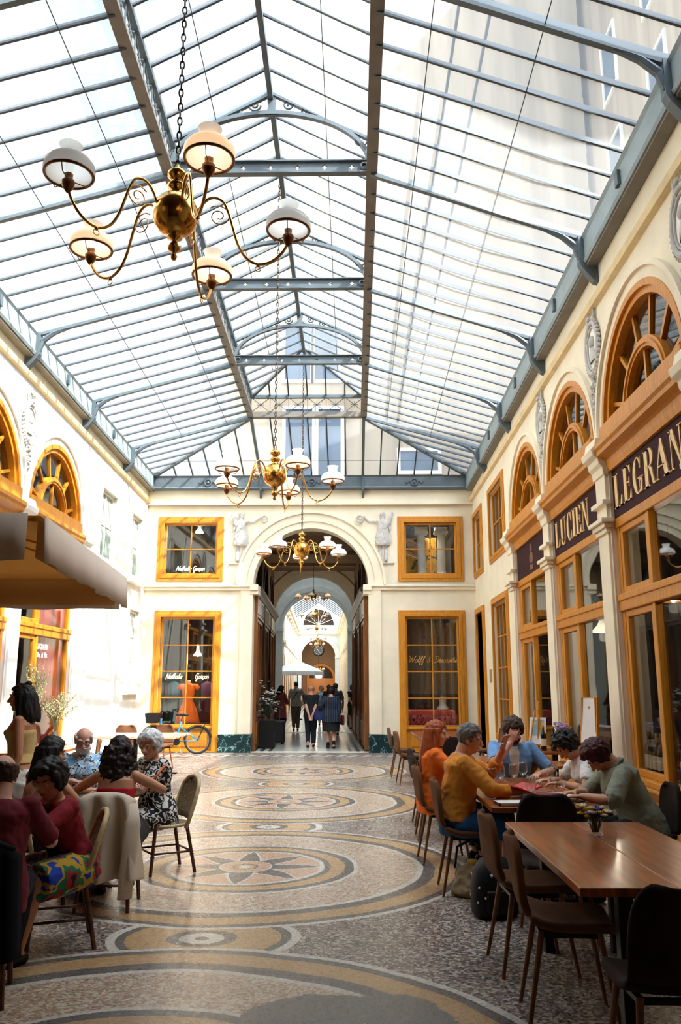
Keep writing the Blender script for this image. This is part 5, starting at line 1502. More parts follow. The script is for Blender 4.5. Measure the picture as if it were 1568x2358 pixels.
for k, (y, dx) in enumerate(spots):
    dup(b1, (XR + dx, y, .63), 0, ['display bottle at the far end of the LEGRAND window sill', 'display bottle second from the far end of the LEGRAND sill', 'display bottle third from the far end of the LEGRAND sill', 'display bottle fourth from the far end of the LEGRAND sill', 'display bottle fifth from the far end of the LEGRAND sill', 'display bottle sixth from the far end of the LEGRAND sill', 'display bottle seventh from the far end of the LEGRAND sill', 'display bottle eighth from the far end of the LEGRAND sill', 'display bottle ninth from the far end of the LEGRAND sill', 'display bottle tenth from the far end of the LEGRAND sill', 'display bottle eleventh from the far end of the LEGRAND sill'][k])
# picture card on a little easel
ARTP = pattern('landscape print', [(60, 110, 160), (150, 190, 206), (226, 196, 130), (236, 232, 222)], 2.6, .6, [0, .42, .52, .60], detail=3)
t = thing('picture_card', 'tilted picture card on a wooden easel on the wall table', 'picture', (2.42, 11.45, .82), -.5)
Mx = Matrix.Rotation(-.25, 4, 'X')
obj('card', B().box(-.11, .11, -.006, .006, .06, .42, Mx), PAPER, t)
obj('print', B().box(-.085, .085, -.009, -.006, .18, .39, Mx), ARTP, t)
b = B(); b.bar((0, .03, .0), (.03, .06, .62), .02, .015); b.bar((-.1, -.02, 0), (-.02, .05, .5), .018, .014); b.bar((.1, -.02, 0), (.02, .05, .5), .018, .014); b.bar((-.12, -.03, .06), (.12, -.03, .06), .02, .014)
obj('easel', b, WOOD, t)
t = thing('menu_board', 'white menu board on a stand in front of the LUCIEN window', 'sign', (2.72, 10.25, 0), -R90 + .35)
obj('board', B().box(-.15, .15, -.012, .012, .98, 1.50, Matrix.Rotation(-.08, 4, 'X')), PAPER, t)
obj('frame', B().prism(rect(-.16, .165, .97, 1.51), [rect(-.15, .15, .98, 1.5)], -.016, .016, Matrix.Rotation(-.08, 4, 'X') @ Matrix(((1, 0, 0, 0), (0, 0, 1, 0), (0, 1, 0, 0), (0, 0, 0, 1)))), WOOD, t)
b = B(); b.tube([(-.16, .05, 0), (-.13, .1, 1.5)], .012, 6); b.tube([(.16, .05, 0), (.13, .1, 1.5)], .012, 6); b.tube([(0, .45, 0), (0, .1, 1.4)], .012, 6); obj('easel', b, WOOD, t)
# pendant lamps seen inside the right shops
for y, z, lab in ((8.0, 3.0, 'pale pendant lamp inside the LEGRAND shop'), (14.6, 2.55, 'pale pendant lamp inside the farthest right shop'), (11.3, 2.75, 'copper pendant lamp inside the LUCIEN shop')):
    t = thing('pendant_lamp', lab, 'lamp', (XR + 1.1, y, z), 0, 'pendant lamps in the right shops')
    obj('lamp_shade', B().lathe([(.17, 0), (.165, .04), (.09, .12), (.05, .2), (.035, .26), (.03, .28)], 22, cap=False), BRONZE if y == 11.3 else MILK_C, t, smooth=True, solid=.004)
    obj('bulb', B().ball((0, 0, .03), .04, 10, 8), BULB, t, smooth=True)
    obj('cord', B().tube([(0, 0, .28), (0, 0, 6.85 - z)], .006, 6), BLACK, t)
    L = bpy.data.lights.new('shop lamp', 'POINT'); L.energy = 22; L.color = (1, .86, .68); L.shadow_soft_size = .08
    o = bpy.data.objects.new('shop_lamp_light', L); COL.objects.link(o); o.parent = t; o.location = (0, 0, -.08)

for x, y, z, lab in ((-4.2, YE + .8, 2.45, 'small pendant lamp above the orange dress'), (2.1, YE + 1.2, 2.9, 'added pendant lamp lighting the shop behind the gold lettering'), (-4.35, YE + 1.2, 5.9, 'added lamp lighting the room behind the upper left window'), (2.05, YE + .45, 6.2, 'added lamp lighting the white columns in the upper right window')):
    t = thing('pendant_lamp', lab, 'lamp', (x, y, z), 0, 'pendant lamps behind the end wall')  # all but the lamp over the dress are added to light the displays
    obj('lamp_shade', B().lathe([(.12, 0), (.11, .04), (.05, .12), (.03, .3), (.02, .32)], 20, cap=False), MILK_C, t, smooth=True, solid=.003)
    obj('bulb', B().ball((0, 0, .02), .035, 10, 8), BULB, t, smooth=True)
    obj('cord', B().tube([(0, 0, .3), (0, 0, (3.85 if z < 4 else 6.65) - z)], .005, 5), BLACK, t)
    L = bpy.data.lights.new('shop lamp', 'POINT'); L.energy = 60; L.color = (1, .86, .68); L.shadow_soft_size = .08
    o = bpy.data.objects.new('shop_lamp_light', L); COL.objects.link(o); o.parent = t; o.location = (0, 0, -.08)

# ------------------------------------------------------------------ plants in the left window and in the passage
DRY = pmat('dried grass', (214, 196, 148), .8, var=.12); DRYG = pmat('sage leaf', (150, 150, 104), .8, var=.12)
def bouquet(label, loc, h, spread, n_, seed):
    t = thing('dried_bouquet', label, 'plant', loc, 0, 'dried bouquets in the left shop window')
    rnd = random.Random(seed)
    obj('vase', B().lathe([(0, 0), (.07, 0), (.085, .06), (.07, .15), (.055, .19), (.06, .21), (.05, .21), (.0, .15)], 20), pmat('stoneware', (112, 100, 80), .6), t, smooth=True)
    b = B(); c = B()
    for k in range(n_):
        a = rnd.uniform(0, 2 * PI); q = rnd.uniform(.1, 1) * spread; hh = h * rnd.uniform(.6, 1); bend = rnd.uniform(.3, .7)
        p0, p1, p2 = V((0, 0, .2)), V((q * bend * .5 * math.cos(a), q * bend * .5 * math.sin(a), .2 + hh * .5)), V((q * math.cos(a), q * math.sin(a), .2 + hh))
        b.tube([p0, p1, p2], .003, 4)
        for m in range(9):
            f = .45 + .55 * m / 8; p = p1.lerp(p2, f * 2 - 1 if f > .5 else 0) if f > .5 else p0.lerp(p1, f * 2)
            (c if m % 2 else b).ball(p + V((rnd.uniform(-.03, .03), rnd.uniform(-.03, .03), rnd.uniform(-.02, .02))), (.010, .010, .017), 5, 4)
    obj('stem', b, DRYG, t); obj('blossom', c, DRY, t, smooth=True)
    return t
bouquet('dried flower bouquet on the left window sill before the red curtain', (XL + .18, 15.35, .63), .72, .42, 60, 3)
bouquet('tall dried bouquet in the doorway left of the red curtain', (XL + .2, 14.25, .63), 1.25, .22, 40, 8)
t = thing('potted_plant', 'white flowering plant on a dark stand inside the passage, left side', 'plant', tuple(MP @ V((-1.18, 1.6, 0))))
obj('stand', B().box(-.2, .2, -.2, .2, 0, .75), BLACK, t, bevel=.01)
rnd = random.Random(5); b = B(); c = B()
for k in range(70):
    p = V((rnd.gauss(0, .15), rnd.gauss(0, .15), 1.25 + rnd.gauss(0, .2)))
    b.tube([(0, 0, .8), (p.x * .4, p.y * .4, 1.0), p], .004, 4)
    for q in range(3): (c if k % 2 else b).ball(p + V((rnd.uniform(-.05, .05), rnd.uniform(-.05, .05), rnd.uniform(-.05, .05))), (.035, .035, .015), 6, 4)
obj('foliage', b, pmat('dark leaf', (40, 52, 34), .7), t); obj('blossom', c, pmat('white petal', (220, 214, 206), .7), t, smooth=True)
t = thing('suitcase', 'black trolley suitcase on the passage floor, left side', 'suitcase', tuple(MP @ V((-1.0, 3.2, 0))), .3)
obj('shell', B().box(-.22, .22, -.14, .14, .06, .68), pmat('black suitcase', (20, 20, 22), .4), t, bevel=.035, seg=3)
obj('handle', B().tube([(-.1, .1, .66), (-.1, .1, .98), (.1, .1, .98), (.1, .1, .66)], .011, 6), STEEL, t)
for sx in (-1, 1):
    for sy in (-1, 1): obj('wheel', B().tube([(sx * .17 - .012, sy * .1, .03), (sx * .17 + .012, sy * .1, .03)], .03, 10), BLACK, t)
obj('zip', B().box(-.222, .222, -.003, .003, .08, .66), STEEL, t)
t = thing('parasol', 'white parasol far inside the bright gallery', 'parasol', tuple(MP @ V((-.95, 22, 0))))
obj('canopy', B().loft([[(r * math.cos(k * PI / 4), r * math.sin(k * PI / 4), z) for k in range(8)] for r, z in ((1.35, 2.25), (1.34, 2.42), (.7, 2.72), (.03, 2.98))]), pmat('white canvas', (244, 244, 240), .8, var=.02), t)
obj('pole', B().tube([(0, 0, 0), (0, 0, 2.9)], .025, 8), WOOD, t); obj('base', B().lathe([(0, 0), (.28, 0), (.26, .06), (0, .07)], 20), BLACK, t)

# ------------------------------------------------------------------ bags on the floor
t = thing('backpack', 'black dotted backpack on the floor beside the front chairs', 'bag', (1.02, 6.52, 0), .2)
b = B().loft([[(w * math.copysign(abs(math.cos(a)) ** .6, math.cos(a)), d * math.copysign(abs(math.sin(a)) ** .6, math.sin(a)), z) for a in [2 * PI * i / 24 for i in range(24)]] for z, w, d in ((0, .14, .09), (.03, .165, .11), (.2, .17, .115), (.32, .15, .1), (.39, .1, .07), (.41, .04, .03))])
obj('bag_body', b, pmat('black nylon', (15, 15, 18), .7, var=.1), t, smooth=True)
b = B(); rnd = random.Random(2)
for k in range(13):
    a = rnd.uniform(0, 2 * PI); z = rnd.uniform(.08, .3); b.ball((.162 * math.copysign(abs(math.cos(a)) ** .6, math.cos(a)), .108 * math.copysign(abs(math.sin(a)) ** .6, math.sin(a)), z), (.011, .011, .011), 8, 6)
obj('white_dot', b, PAPER, t, label='white dots printed on the black bag'); obj('handle', B().tube([(-.04, 0, .40), (-.03, 0, .46), (.03, 0, .46), (.04, 0, .40)], .009, 6), BLACK, t)
obj('front_pocket', B().box(-.1, .1, -.135, -.10, .05, .2), pmat('black nylon pocket', (18, 18, 20), .7), t, bevel=.02, seg=3)
t = thing('shoulder_bag', 'beige bag slumped on the floor under the person in mustard', 'bag', (.92, 7.12, 0), -.4)
b = B().loft([[(w * math.copysign(abs(math.cos(a)) ** .7, math.cos(a)) + sh, d * math.copysign(abs(math.sin(a)) ** .7, math.sin(a)), z) for a in [2 * PI * i / 24 for i in range(24)]] for z, w, d, sh in ((0, .13, .08, 0), (.03, .15, .10, 0), (.12, .14, .085, .02), (.22, .11, .05, .04), (.26, .07, .025, .05))])
TMP = bpy.data.scenes.new('workbench')
obj('bag_body', remesh(b, .008, 2, .022, 11, 5, (1, 1, 1)), pmat('beige canvas bag', (168, 144, 108), .8, var=.15), t)
obj('strap', B().tube([(-.12, 0, .2), (-.1, .02, .36), (.02, .03, .42), (.12, .02, .36), (.16, 0, .22)], .011, 6), BLACK, t, smooth=True)
obj('scarf', B().ball((.03, 0, .25), (.05, .04, .03), 10, 8), pmat('yellow scarf', (214, 170, 50), .8), t, smooth=True)
# left table things
t = thing('bread_bowl', 'dark bowl of bread on the front left round table', 'bowl', (-2.36, 5.30, .74))
obj('bowl', B().lathe([(0, 0), (.07, 0), (.10, .03), (.125, .08), (.118, .08), (.09, .035), (.0, .015)], 24), pmat('dark basket', (44, 28, 20), .7), t, smooth=True)
b = B(); rnd = random.Random(9)
for k in range(6): b.ball((rnd.uniform(-.06, .06), rnd.uniform(-.06, .06), .085 + .02 * rnd.random()), (.045, .03, .028), 10, 7)
obj('bread', b, pmat('bread crust', (186, 124, 66), .7, var=.2), t, smooth=True)
t = thing('carafe', 'clear water carafe on the table before the person with glasses', 'carafe', (-2.30, 7.42, .74))
obj('glass_body', B().lathe([(0, .002), (.05, .002), (.055, .05), (.045, .12), (.02, .18), (.018, .24), (.024, .26)], 20, cap=False), WINEG, t, smooth=True, solid=.003)
obj('neck_ring', B().tube([(.022 * math.cos(a), .022 * math.sin(a), .235) for a in [2 * PI * i / 16 for i in range(16)]], .004, 5, closed=True), WINEG, t, smooth=True)
for x, y, lab in ((-2.05, 7.62, 'small tumbler near the white-haired person'), (-2.62, 5.2, 'small glass beside the bread bowl')):
    t = thing('tumbler', lab, 'glass', (x, y, .74)); obj('glass_body', B().lathe([(0, .003), (.028, .003), (.034, .09), (.031, .09), (.026, .008), (0, .008)], 18), WINEG, t, smooth=True)
# linen jacket hung over the chair back
LIN = pmat('pale linen', (206, 190, 168), .9, var=.06, scale=4, bump=.2, bscale=120)
t = thing('linen_jacket', 'pale linen jacket draped over the rattan chair of the person with dark curly hair', 'jacket', (-1.87, 6.78, 0), .05)
t.scale = (1, 1, .9)
G = []
NR = 17
for i in range(NR):
    f = i / (NR - 1); row = []
    for j in range(37):
        u = -1 + 2 * j / 36
        if f < .14:
            q = f / .14; y = -.18 - .15 * math.sin(q * PI / 2); z = .93 + .022 * math.sin(q * PI) - .075 * abs(u) ** 3
            w = .225
        else:
            q = (f - .14) / .86; y = -.33 - .01 * q - .026 * (1 + q) * math.sin(u * 9 + .7) - .022 * q * math.sin(u * 17 + 2); z = .915 - .68 * q - .08 * abs(u) ** 3 * (1 - q) + (.05 * q * math.sin(u * 2.2 + .4)); w = .225 + .09 * q
        side = max(0, abs(u) - .8) / .2
        row.append((w * u, y + .10 * side * (1 if f > .1 else .3), z))
    G.append(row)
obj('back_panel', B().sheet(G), LIN, t, smooth=True, solid=.008, sub=1)
b = B().tube([(.20, -.30, .86), (.225, -.335, .7), (.215, -.36, .5), (.20, -.36, .28), (.195, -.355, .14)], [.045, .055, .055, .05, .048], 14, flat=(1.15, .45)); obj('sleeve', b, LIN, t, smooth=True)
t = thing('dark_jacket', 'dark navy jacket hung on the chair at the bottom left corner', 'jacket', (-2.06, 4.84, 0), .28)
t.scale = (1, 1, .9)
G = []
for i in range(14):
    f = i / 13; G.append([(.235 * u * (1 + .15 * f), -.29 - .05 * f - .02 * math.sin(u * 7 + f) + .12 * max(0, abs(u) - .8) / .2, .90 - .62 * f - .07 * abs(u) ** 3 * (1 - f)) for u in [-1 + j / 12 for j in range(25)]])
obj('back_panel', B().sheet(G), pmat('navy cloth', (10, 11, 19), .9, spec=.2), t, smooth=True, solid=.012)
obj('collar', B().tube([(-.2, -.24, .86), (-.1, -.27, .915), (.1, -.27, .915), (.2, -.24, .86)], .022, 8), pmat('navy collar', (11, 12, 20), .9, spec=.2), t, smooth=True)
# ------------------------------------------------------------------ people


def skin(name, c): return pmat(name, c, .5, var=.06, scale=14, sss=.06)


SK_F = skin('fair skin', (226, 172, 142)); SK_M = skin('medium skin', (206, 150, 116)); SK_T = skin('tan skin', (196, 136, 100)); SK_D = skin('brown skin', (150, 98, 70)); SK_R = skin('ruddy skin', (222, 166, 142))
def hairm(name, c, c2=None): return pmat(name, c, .55, var=.25, scale=26, stretch=(3, 3, .6), col2=c2, spec=.35)
H_BLK = hairm('black hair', (26, 20, 18)); H_BRN = hairm('brown hair', (70, 46, 32)); H_RED = hairm('auburn hair', (176, 84, 36)); H_WHT = hairm('white hair', (240, 238, 232)); H_GRY = hairm('grey hair', (120, 116, 112)); H_DRD = hairm('dark red hair', (74, 20, 24)); H_BLD = hairm('fair hair', (170, 140, 104))
EYE = pmat('iris', (44, 30, 22), .15, var=0); EYEW = pmat('eye', (206, 196, 186), .25, var=0); LIP = pmat('lips', (172, 90, 82), .45, var=0)
BLK_C = pmat('black cloth', (20, 20, 23), .9, var=.1, scale=8)


def ik(a, t, l1, l2, hint):
    a, t, hint = V(a), V(t), V(hint); d = t - a; L = d.length
    if L > (l1 + l2) * .995: t = a + d * ((l1 + l2) * .995 / L); d = t - a; L = d.length
    u = d / L; x = (l1 * l1 - l2 * l2 + L * L) / (2 * L); h = math.sqrt(max(l1 * l1 - x * x, 0))
    w = hint - u * hint.dot(u); w = w.normalized() if w.length > 1e-4 else u.orthogonal().normalized()
    return a + u * x + w * h, t


class Sk:
    def __init__(s, H=1.72, fem=False, sit=False, seat=.455, lean=0, side=0, twist=0, head=(0, 0, 0), hR=None, hL=None, eR=(.6, -.6, -.5), eL=(-.6, -.6, -.5), fR=None, fL=None, fat=1.0, step=0, hs=1.0):
        s.H, s.fem, s.fat, s.sit, s.hs = H, fem, fat, sit, hs
        s.pel = V((0, 0, seat + .10)) if sit else V((0, 0, .525 * H))
        s.R = Matrix.Rotation(math.radians(twist), 3, 'Z') @ Matrix.Rotation(math.radians(side), 3, 'Y') @ Matrix.Rotation(-math.radians(lean), 3, 'X')
        def sp(t): return s.pel + s.R @ V((0, 0, t * H))
        s.sp = sp; s.neck = sp(.298)
        sw = (.086 if fem else .098) * H * (.5 + .5 * fat)
        s.sh = [sp(.262) + s.R @ V((sg * sw, 0, 0)) for sg in (1, -1)]
        y_, p_, r_ = [math.radians(a) for a in head]
        s.Rh = Matrix.Rotation(y_, 3, 'Z') @ s.R @ Matrix.Rotation(-p_, 3, 'X') @ Matrix.Rotation(r_, 3, 'Y')
        s.hc = s.neck + (s.R @ V((0, 0, .018))) + s.Rh @ V((0, .030, .110 * hs))
        s.Mh = Matrix.Translation(s.hc) @ s.Rh.to_4x4() @ Matrix.Scale(hs, 4)
        ua, fa = .172 * H, .148 * H
        dR = s.sh[0] + V((.07, .03, -.31 * H)); dL = s.sh[1] + V((-.07, .03, -.31 * H))
        s.el, s.wr = [], []
        for k, (h, d, e) in enumerate(((hR, dR, eR), (hL, dL, eL))):
            e_, w_ = ik(s.sh[k], V(h) if h is not None else d, ua, fa, e); s.el.append(e_); s.wr.append(w_)
        hw = (.056 if fem else .052) * H
        s.hip = [s.pel + V((sg * hw, 0, -.02 * H)) for sg in (1, -1)]
        th, cf = .245 * H, .245 * H
        if sit: dflt = [V((.10, .45, .085)), V((-.10, .43, .085))]; hint = V((0, 1, .9))
        else: dflt = [V((.075, .18 * step, .08 + max(0, -.12 * step))), V((-.075, -.18 * step, .08 + max(0, .12 * step)))]; hint = V((0, 1, 0))
        s.kn, s.an = [], []
        for k, f in enumerate((fR, fL)):
            kk, aa = ik(s.hip[k], V(f) if f is not None else dflt[k], th, cf, hint + V(((.25 if k == 0 else -.25) if sit else 0, 0, 0))); s.kn.append(kk); s.an.append(aa)

    def rings(s, t0, t1, inf=0, n=24, top=None):
        T = [(-.075, .060, .055), (-.05, .090, .066), (0, .102, .074), (.05, .096, .070), (.10, .084, .062), (.15, .087, .064), (.20, .097, .070), (.24, .100, .066), (.265, .090, .054), (.280, .066, .046), (.292, .044, .038), (.302, .034, .035)]
        if s.fem: T = [(-.075, .064, .058), (-.05, .094, .070), (0, .106, .078), (.05, .094, .068), (.10, .075, .056), (.15, .080, .060), (.20, .089, .074), (.24, .086, .062), (.265, .078, .048), (.280, .055, .040), (.292, .038, .034), (.302, .030, .031)]
        if t0 < -.075 or inf > .0125:          # a hem hangs straight from the hips
            h_ = [q for q in T if q[0] == 0][0]; T = [(-.2, h_[1], h_[2])] + [q for q in T if q[0] >= 0]
        ts = sorted(set([t0, t1] + [a for a, _, _ in T if t0 < a < t1])); out = []
        for t in ts:
            for i in range(len(T) - 1):
                if T[i][0] <= t <= T[i + 1][0]:
                    f = (t - T[i][0]) / (T[i + 1][0] - T[i][0]); rx = T[i][1] + (T[i + 1][1] - T[i][1]) * f; ry = T[i][2] + (T[i + 1][2] - T[i][2]) * f; break
            F = s.fat if t < .25 else .5 + .5 * s.fat
            rx, ry = rx * s.H * F + inf, ry * s.H * (F * F) + inf; yo = (.012 if .15 < t < .24 else 0) * s.H
            out.append([s.pel + s.R @ V((rx * math.copysign(abs(math.cos(a)) ** .85, math.cos(a)), yo + ry * math.sin(a), t * s.H)) for a in [2 * PI * i / n for i in range(n)]])
        return out

    def arm_path(s, k, f=1):
        """points from shoulder to fraction f of the arm (0..2: .. 1 elbow, 2 wrist)"""
        P = [s.sh[k], s.sh[k].lerp(s.el[k], min(f, 1) * .5), s.sh[k].lerp(s.el[k], min(f, 1))]
        if f > 1: P += [s.el[k].lerp(s.wr[k], (f - 1) * .5), s.el[k].lerp(s.wr[k], f - 1)]
        return P

    def leg_path(s, k, f=2):
        P = [s.hip[k], s.hip[k].lerp(s.kn[k], .5 * min(f, 1)), s.hip[k].lerp(s.kn[k], min(f, 1))]
        if f > 1: P += [s.kn[k].lerp(s.an[k], .35 * (f - 1)), s.kn[k].lerp(s.an[k], f - 1)]
        return P


def hand(b, w, d, n, right, curl=.35, spread=.12, sc=1.0, thumb=.5):
    d = V(d).normalized(); n = V(n); n = (n - d * n.dot(d)).normalized(); s_ = d.cross(n) if right else n.cross(d)
    w = V(w)
    rings = []
    for t, hw_, th in ((-.01, .022, .020), (.03, .034, .016), (.065, .041, .014), (.09, .040, .012)):
        c = w + d * t * sc
        rings.append([c + s_ * (hw_ * math.cos(a) * sc) + n * (th * math.sin(a) * sc) for a in [2 * PI * i / 12 for i in range(12)]])
    b.loft(rings)
    for i, (L, off) in enumerate(((.070, .030), (.080, .010), (.075, -.010), (.058, -.029))):
        p = w + d * .086 * sc + s_ * off * sc; cur = 0; pts = [p]; ang = (1.5 - i) * spread
        dd = (d + s_ * math.tan(ang)).normalized()
        for q, fr in enumerate((.44, .31, .25)):
            cur += curl * (1.0 if q else .8)
            v = dd * math.cos(cur) + n * math.sin(cur); p = p + v * L * fr * sc; pts.append(p)
        b.tube(pts, [.0092 * sc, .0088 * sc, .008 * sc, .0066 * sc], 8, dome=True)
    p = w + d * .022 * sc + s_ * .028 * sc; v = (d * .55 + s_ * .75 + n * thumb).normalized(); v2 = (d * .85 + s_ * .35 + n * (thumb + curl * .5)).normalized()
    b.tube([p - v * .01, p + v * .035 * sc, p + v * .035 * sc + v2 * .034 * sc], [.013 * sc, .0105 * sc, .008 * sc], 8, dome=True)


def body(S, sk, vox, hands=None, shoes=None, parent=None):
    b = B(); H = S.H; ft = .5 + .5 * S.fat
    b.loft(S.rings(-.075, .302))
    for k in (0, 1):
        b.ball(S.sh[k], .027 * H * ft)
        r = (.026 if S.fem else .030) * H * ft
        b.tube([S.sh[k], S.sh[k].lerp(S.el[k], .45), S.el[k], S.el[k].lerp(S.wr[k], .3), S.wr[k]], [r, r * .98, r * .76, r * .80, r * .52], 12, dome=True)
        hd = (hands or {}).get(k, {}); fa = (S.wr[k] - S.el[k]).normalized()
        hand(b, S.wr[k], hd.get('d', fa), hd.get('n', V((-1 if k == 0 else 1, 0, -.2))), k == 0, hd.get('curl', .35), hd.get('spread', .13), hd.get('sc', H / 1.75))
        r = .052 * H * ft
        b.tube([S.hip[k], S.hip[k].lerp(S.kn[k], .5), S.kn[k], S.kn[k].lerp(S.an[k], .3), S.an[k]], [r, r * .88, r * .63, r * .66, r * .40], 14, dome=True)
        a = S.an[k]; f = V((0, 1, 0))
        if S.sit or True: f = (V((.12 if k == 0 else -.12, 1, 0))).normalized()
        dz = a.z - .035
        b.tube([a + V((0, 0, -.01)), a - f * .03 - V((0, 0, dz)), a + f * .06 - V((0, 0, dz - .01)), a + f * .15 - V((0, 0, dz + .008))], [.034, .032, .034, .022], 10, dome=True)
    nk = .034 * H if S.fem else .039 * H
    b.tube([S.sp(.262) + S.R @ V((-.07, -.01, -.012)), S.sp(.288), S.sp(.262) + S.R @ V((.07, -.01, -.012))], [.030, .042, .030], 12)
    b.tube([S.sp(.28), S.neck, S.hc + S.Rh @ V((0, -.02, -.05))], [nk * 1.25, nk, nk], 14)
    M = S.Mh
    b.ball((0, -.012, .03), (.074, .092, .085), 20, 14, M); b.ball((0, .02, -.02), (.061, .069, .088), 20, 14, M)
    b.ball((0, .046, -.083), (.034, .034, .028), 12, 8, M)
    for sg in (-1, 1):
        b.ball((sg * .034, .048, -.028), (.028, .03, .03), 10, 8, M); b.ball((sg * .074, -.008, -.008), (.011, .02, .033), 10, 8, M)
        b.ball((sg * .030, .068, .028), (.030, .018, .011), 10, 6, M)
    b.tube([M @ V(p) for p in ((0, .080, .024), (0, .094, .0), (0, .106, -.022))], [.008, .011, .015], 8, dome=True)
    for sg in (-1, 1): b.ball((sg * .012, .092, -.026), (.010, .012, .009), 8, 6, M)
    b.ball((0, .078, -.052), (.026, .014, .012), 10, 6, M)
    o = obj('body', remesh(b, vox, 2), sk, parent)
    return o


def face(S, t, brow=H_BRN, lip=LIP, glasses=False, moust=None, beard=None):
    M = S.Mh
    for sg in (-1, 1):
        e = obj('eye', B().ball((sg * .030, .0775, .008), (.0125, .0095, .0062), 10, 8, M), EYEW, t, smooth=True)
        obj('iris', B().ball((sg * .030, .0832, .0075), (.0055, .0045, .0055), 8, 6, M), EYE, e, smooth=True)
        obj('eyebrow', B().tube([M @ V((sg * x, y, z)) for x, y, z in ((.014, .088, .030), (.030, .086, .036), (.047, .072, .031))], [.004, .0045, .003], 6), brow, t, smooth=True)
    obj('mouth', B().tube([M @ V((x, y, z)) for x, y, z in ((-.024, .080, -.054), (-.01, .090, -.052), (0, .091, -.053), (.01, .090, -.052), (.024, .080, -.054))], [.003, .0055, .006, .0055, .003], 8, dome=True), lip, t, smooth=True)
    if glasses:
        b = B()
        for sg in (-1, 1):
            b.tube([M @ V((sg * .032 + .025 * math.cos(a), .098 - .012 * abs(math.cos(a)), .006 + .019 * math.sin(a))) for a in [2 * PI * i / 20 for i in range(20)]], .0028, 5, closed=True)
            b.tube([M @ V(p) for p in ((sg * .057, .086, .01), (sg * .079, .03, .012), (sg * .08, -.02, .005))], .0024, 5)
        b.tube([M @ V((-.008, .101, .01)), M @ V((.008, .101, .01))], .0026, 5); obj('glasses', b, BLACK, t, smooth=True)
    if moust: obj('moustache', B().tube([M @ V(p) for p in ((-.034, .078, -.05), (-.014, .096, -.042), (0, .099, -.040), (.014, .096, -.042), (.034, .078, -.05))], [.005, .009, .008, .009, .005], 8, dome=True), moust, t, smooth=True)
    if beard:
        b = B(); rnd = random.Random(1)
        for k in range(150):
            a = rnd.uniform(-1.35, 1.35); z = rnd.uniform(-.105, -.045); x = math.sin(a) * (.066 if z > -.08 else .05); y = .012 + math.cos(a) * (.072 if z > -.07 else .062)
            if abs(a) < .35 and -.066 < z < -.04: continue
            b.ball((x, y, z), .011, 6, 4, M)
        obj('beard', remesh(b, .006, 1, .003, 60), beard, t)


def hair(S, t, m, style='short', L=.25, seed=0, vox=.007, fringe=.075):
    rnd = random.Random(seed); b = B(); M = S.Mh
    C0, Rr = V((0, -.014, .032)), V((.079, .098, .090))
    def ok(p, st):
        if p.y > .02 and p.z < fringe - .9 * max(0, .06 - p.y) * 0: 
            return p.y < .045 and p.z > .03 and abs(p.x) > .05
        if p.z < -.02 and p.y > -.02: return False
        return p.z > -.085
    N_ = 420 if style in ('short', 'bald', 'bob') else 520
    for i in range(N_):
        z = 1 - 2 * (i + .5) / N_; a = i * 2.39996; q = math.sqrt(1 - z * z)
        d = V((q * math.cos(a), q * math.sin(a), z)); p = V((C0.x + d.x * Rr.x, C0.y + d.y * Rr.y, C0.z + d.z * Rr.z))
        if not ok(p, style): continue
        if style == 'bald' and p.z > .055: continue
        if style == 'curly':
            of = rnd.uniform(.0, .03) if L < .12 else rnd.uniform(0, .022); b.ball(p + d * of, rnd.uniform(.014, .021), 7, 5, M)
        elif style == 'puffy': b.ball(p + d * rnd.uniform(.004, .022), rnd.uniform(.016, .024), 7, 5, M)
        else: b.ball(p + d * rnd.uniform(-.005, .004), rnd.uniform(.011, .0155), 7, 5, M)
    if style in ('long', 'longcurly', 'bob'):
        Yw = Matrix.Translation(S.hc) @ Matrix.Rotation(math.atan2(-(S.Rh @ V((0, 1, 0))).x, (S.Rh @ V((0, 1, 0))).y), 4, 'Z')
        n_ = 150
        for k in range(n_):
            a = PI + (k / n_ - .5) * 2 * 1.95 + .0; sx, sy = math.sin(a), math.cos(a)      # round the back and sides
            r0 = rnd.uniform(.9, 1.06); x, y = .083 * sx * r0 * -1, .10 * sy * r0 - .014
            ll = L * rnd.uniform(.82, 1.05); pts = []
            for q in range(8):
                f = q / 7; wz = .05 - (ll + .05) * f; sp = 1 + .28 * math.sin(min(1, f * 1.2) * PI / 2) * (1.0 if style != 'bob' else .6)
                wob = .012 * math.sin(f * 14 + k * 1.3) if style == 'longcurly' else .004 * math.sin(f * 5 + k)
                pts.append(Yw @ V((x * sp + wob, y * sp * (1 if y > 0 else 1.02) - (.02 * f if y < 0 else .035 * f) + wob * .6, wz)))
            b.tube(pts, [.011] * 6 + [.009, .006], 6, dome=False)
        if style == 'longcurly':
            for k in range(200):
                f = rnd.random(); a = PI + rnd.uniform(-1.7, 1.7); r = .10 + .03 * math.sin(f * PI)
                b.ball(Yw @ V((-r * math.sin(a) * 1.05, r * math.cos(a) - .02 - .02 * f, .06 - (L + .04) * f)), rnd.uniform(.014, .024), 7, 5)
    return obj('hair', remesh(b, vox, 1, .004, 45, seed, (1, 1, .35)), m, t)


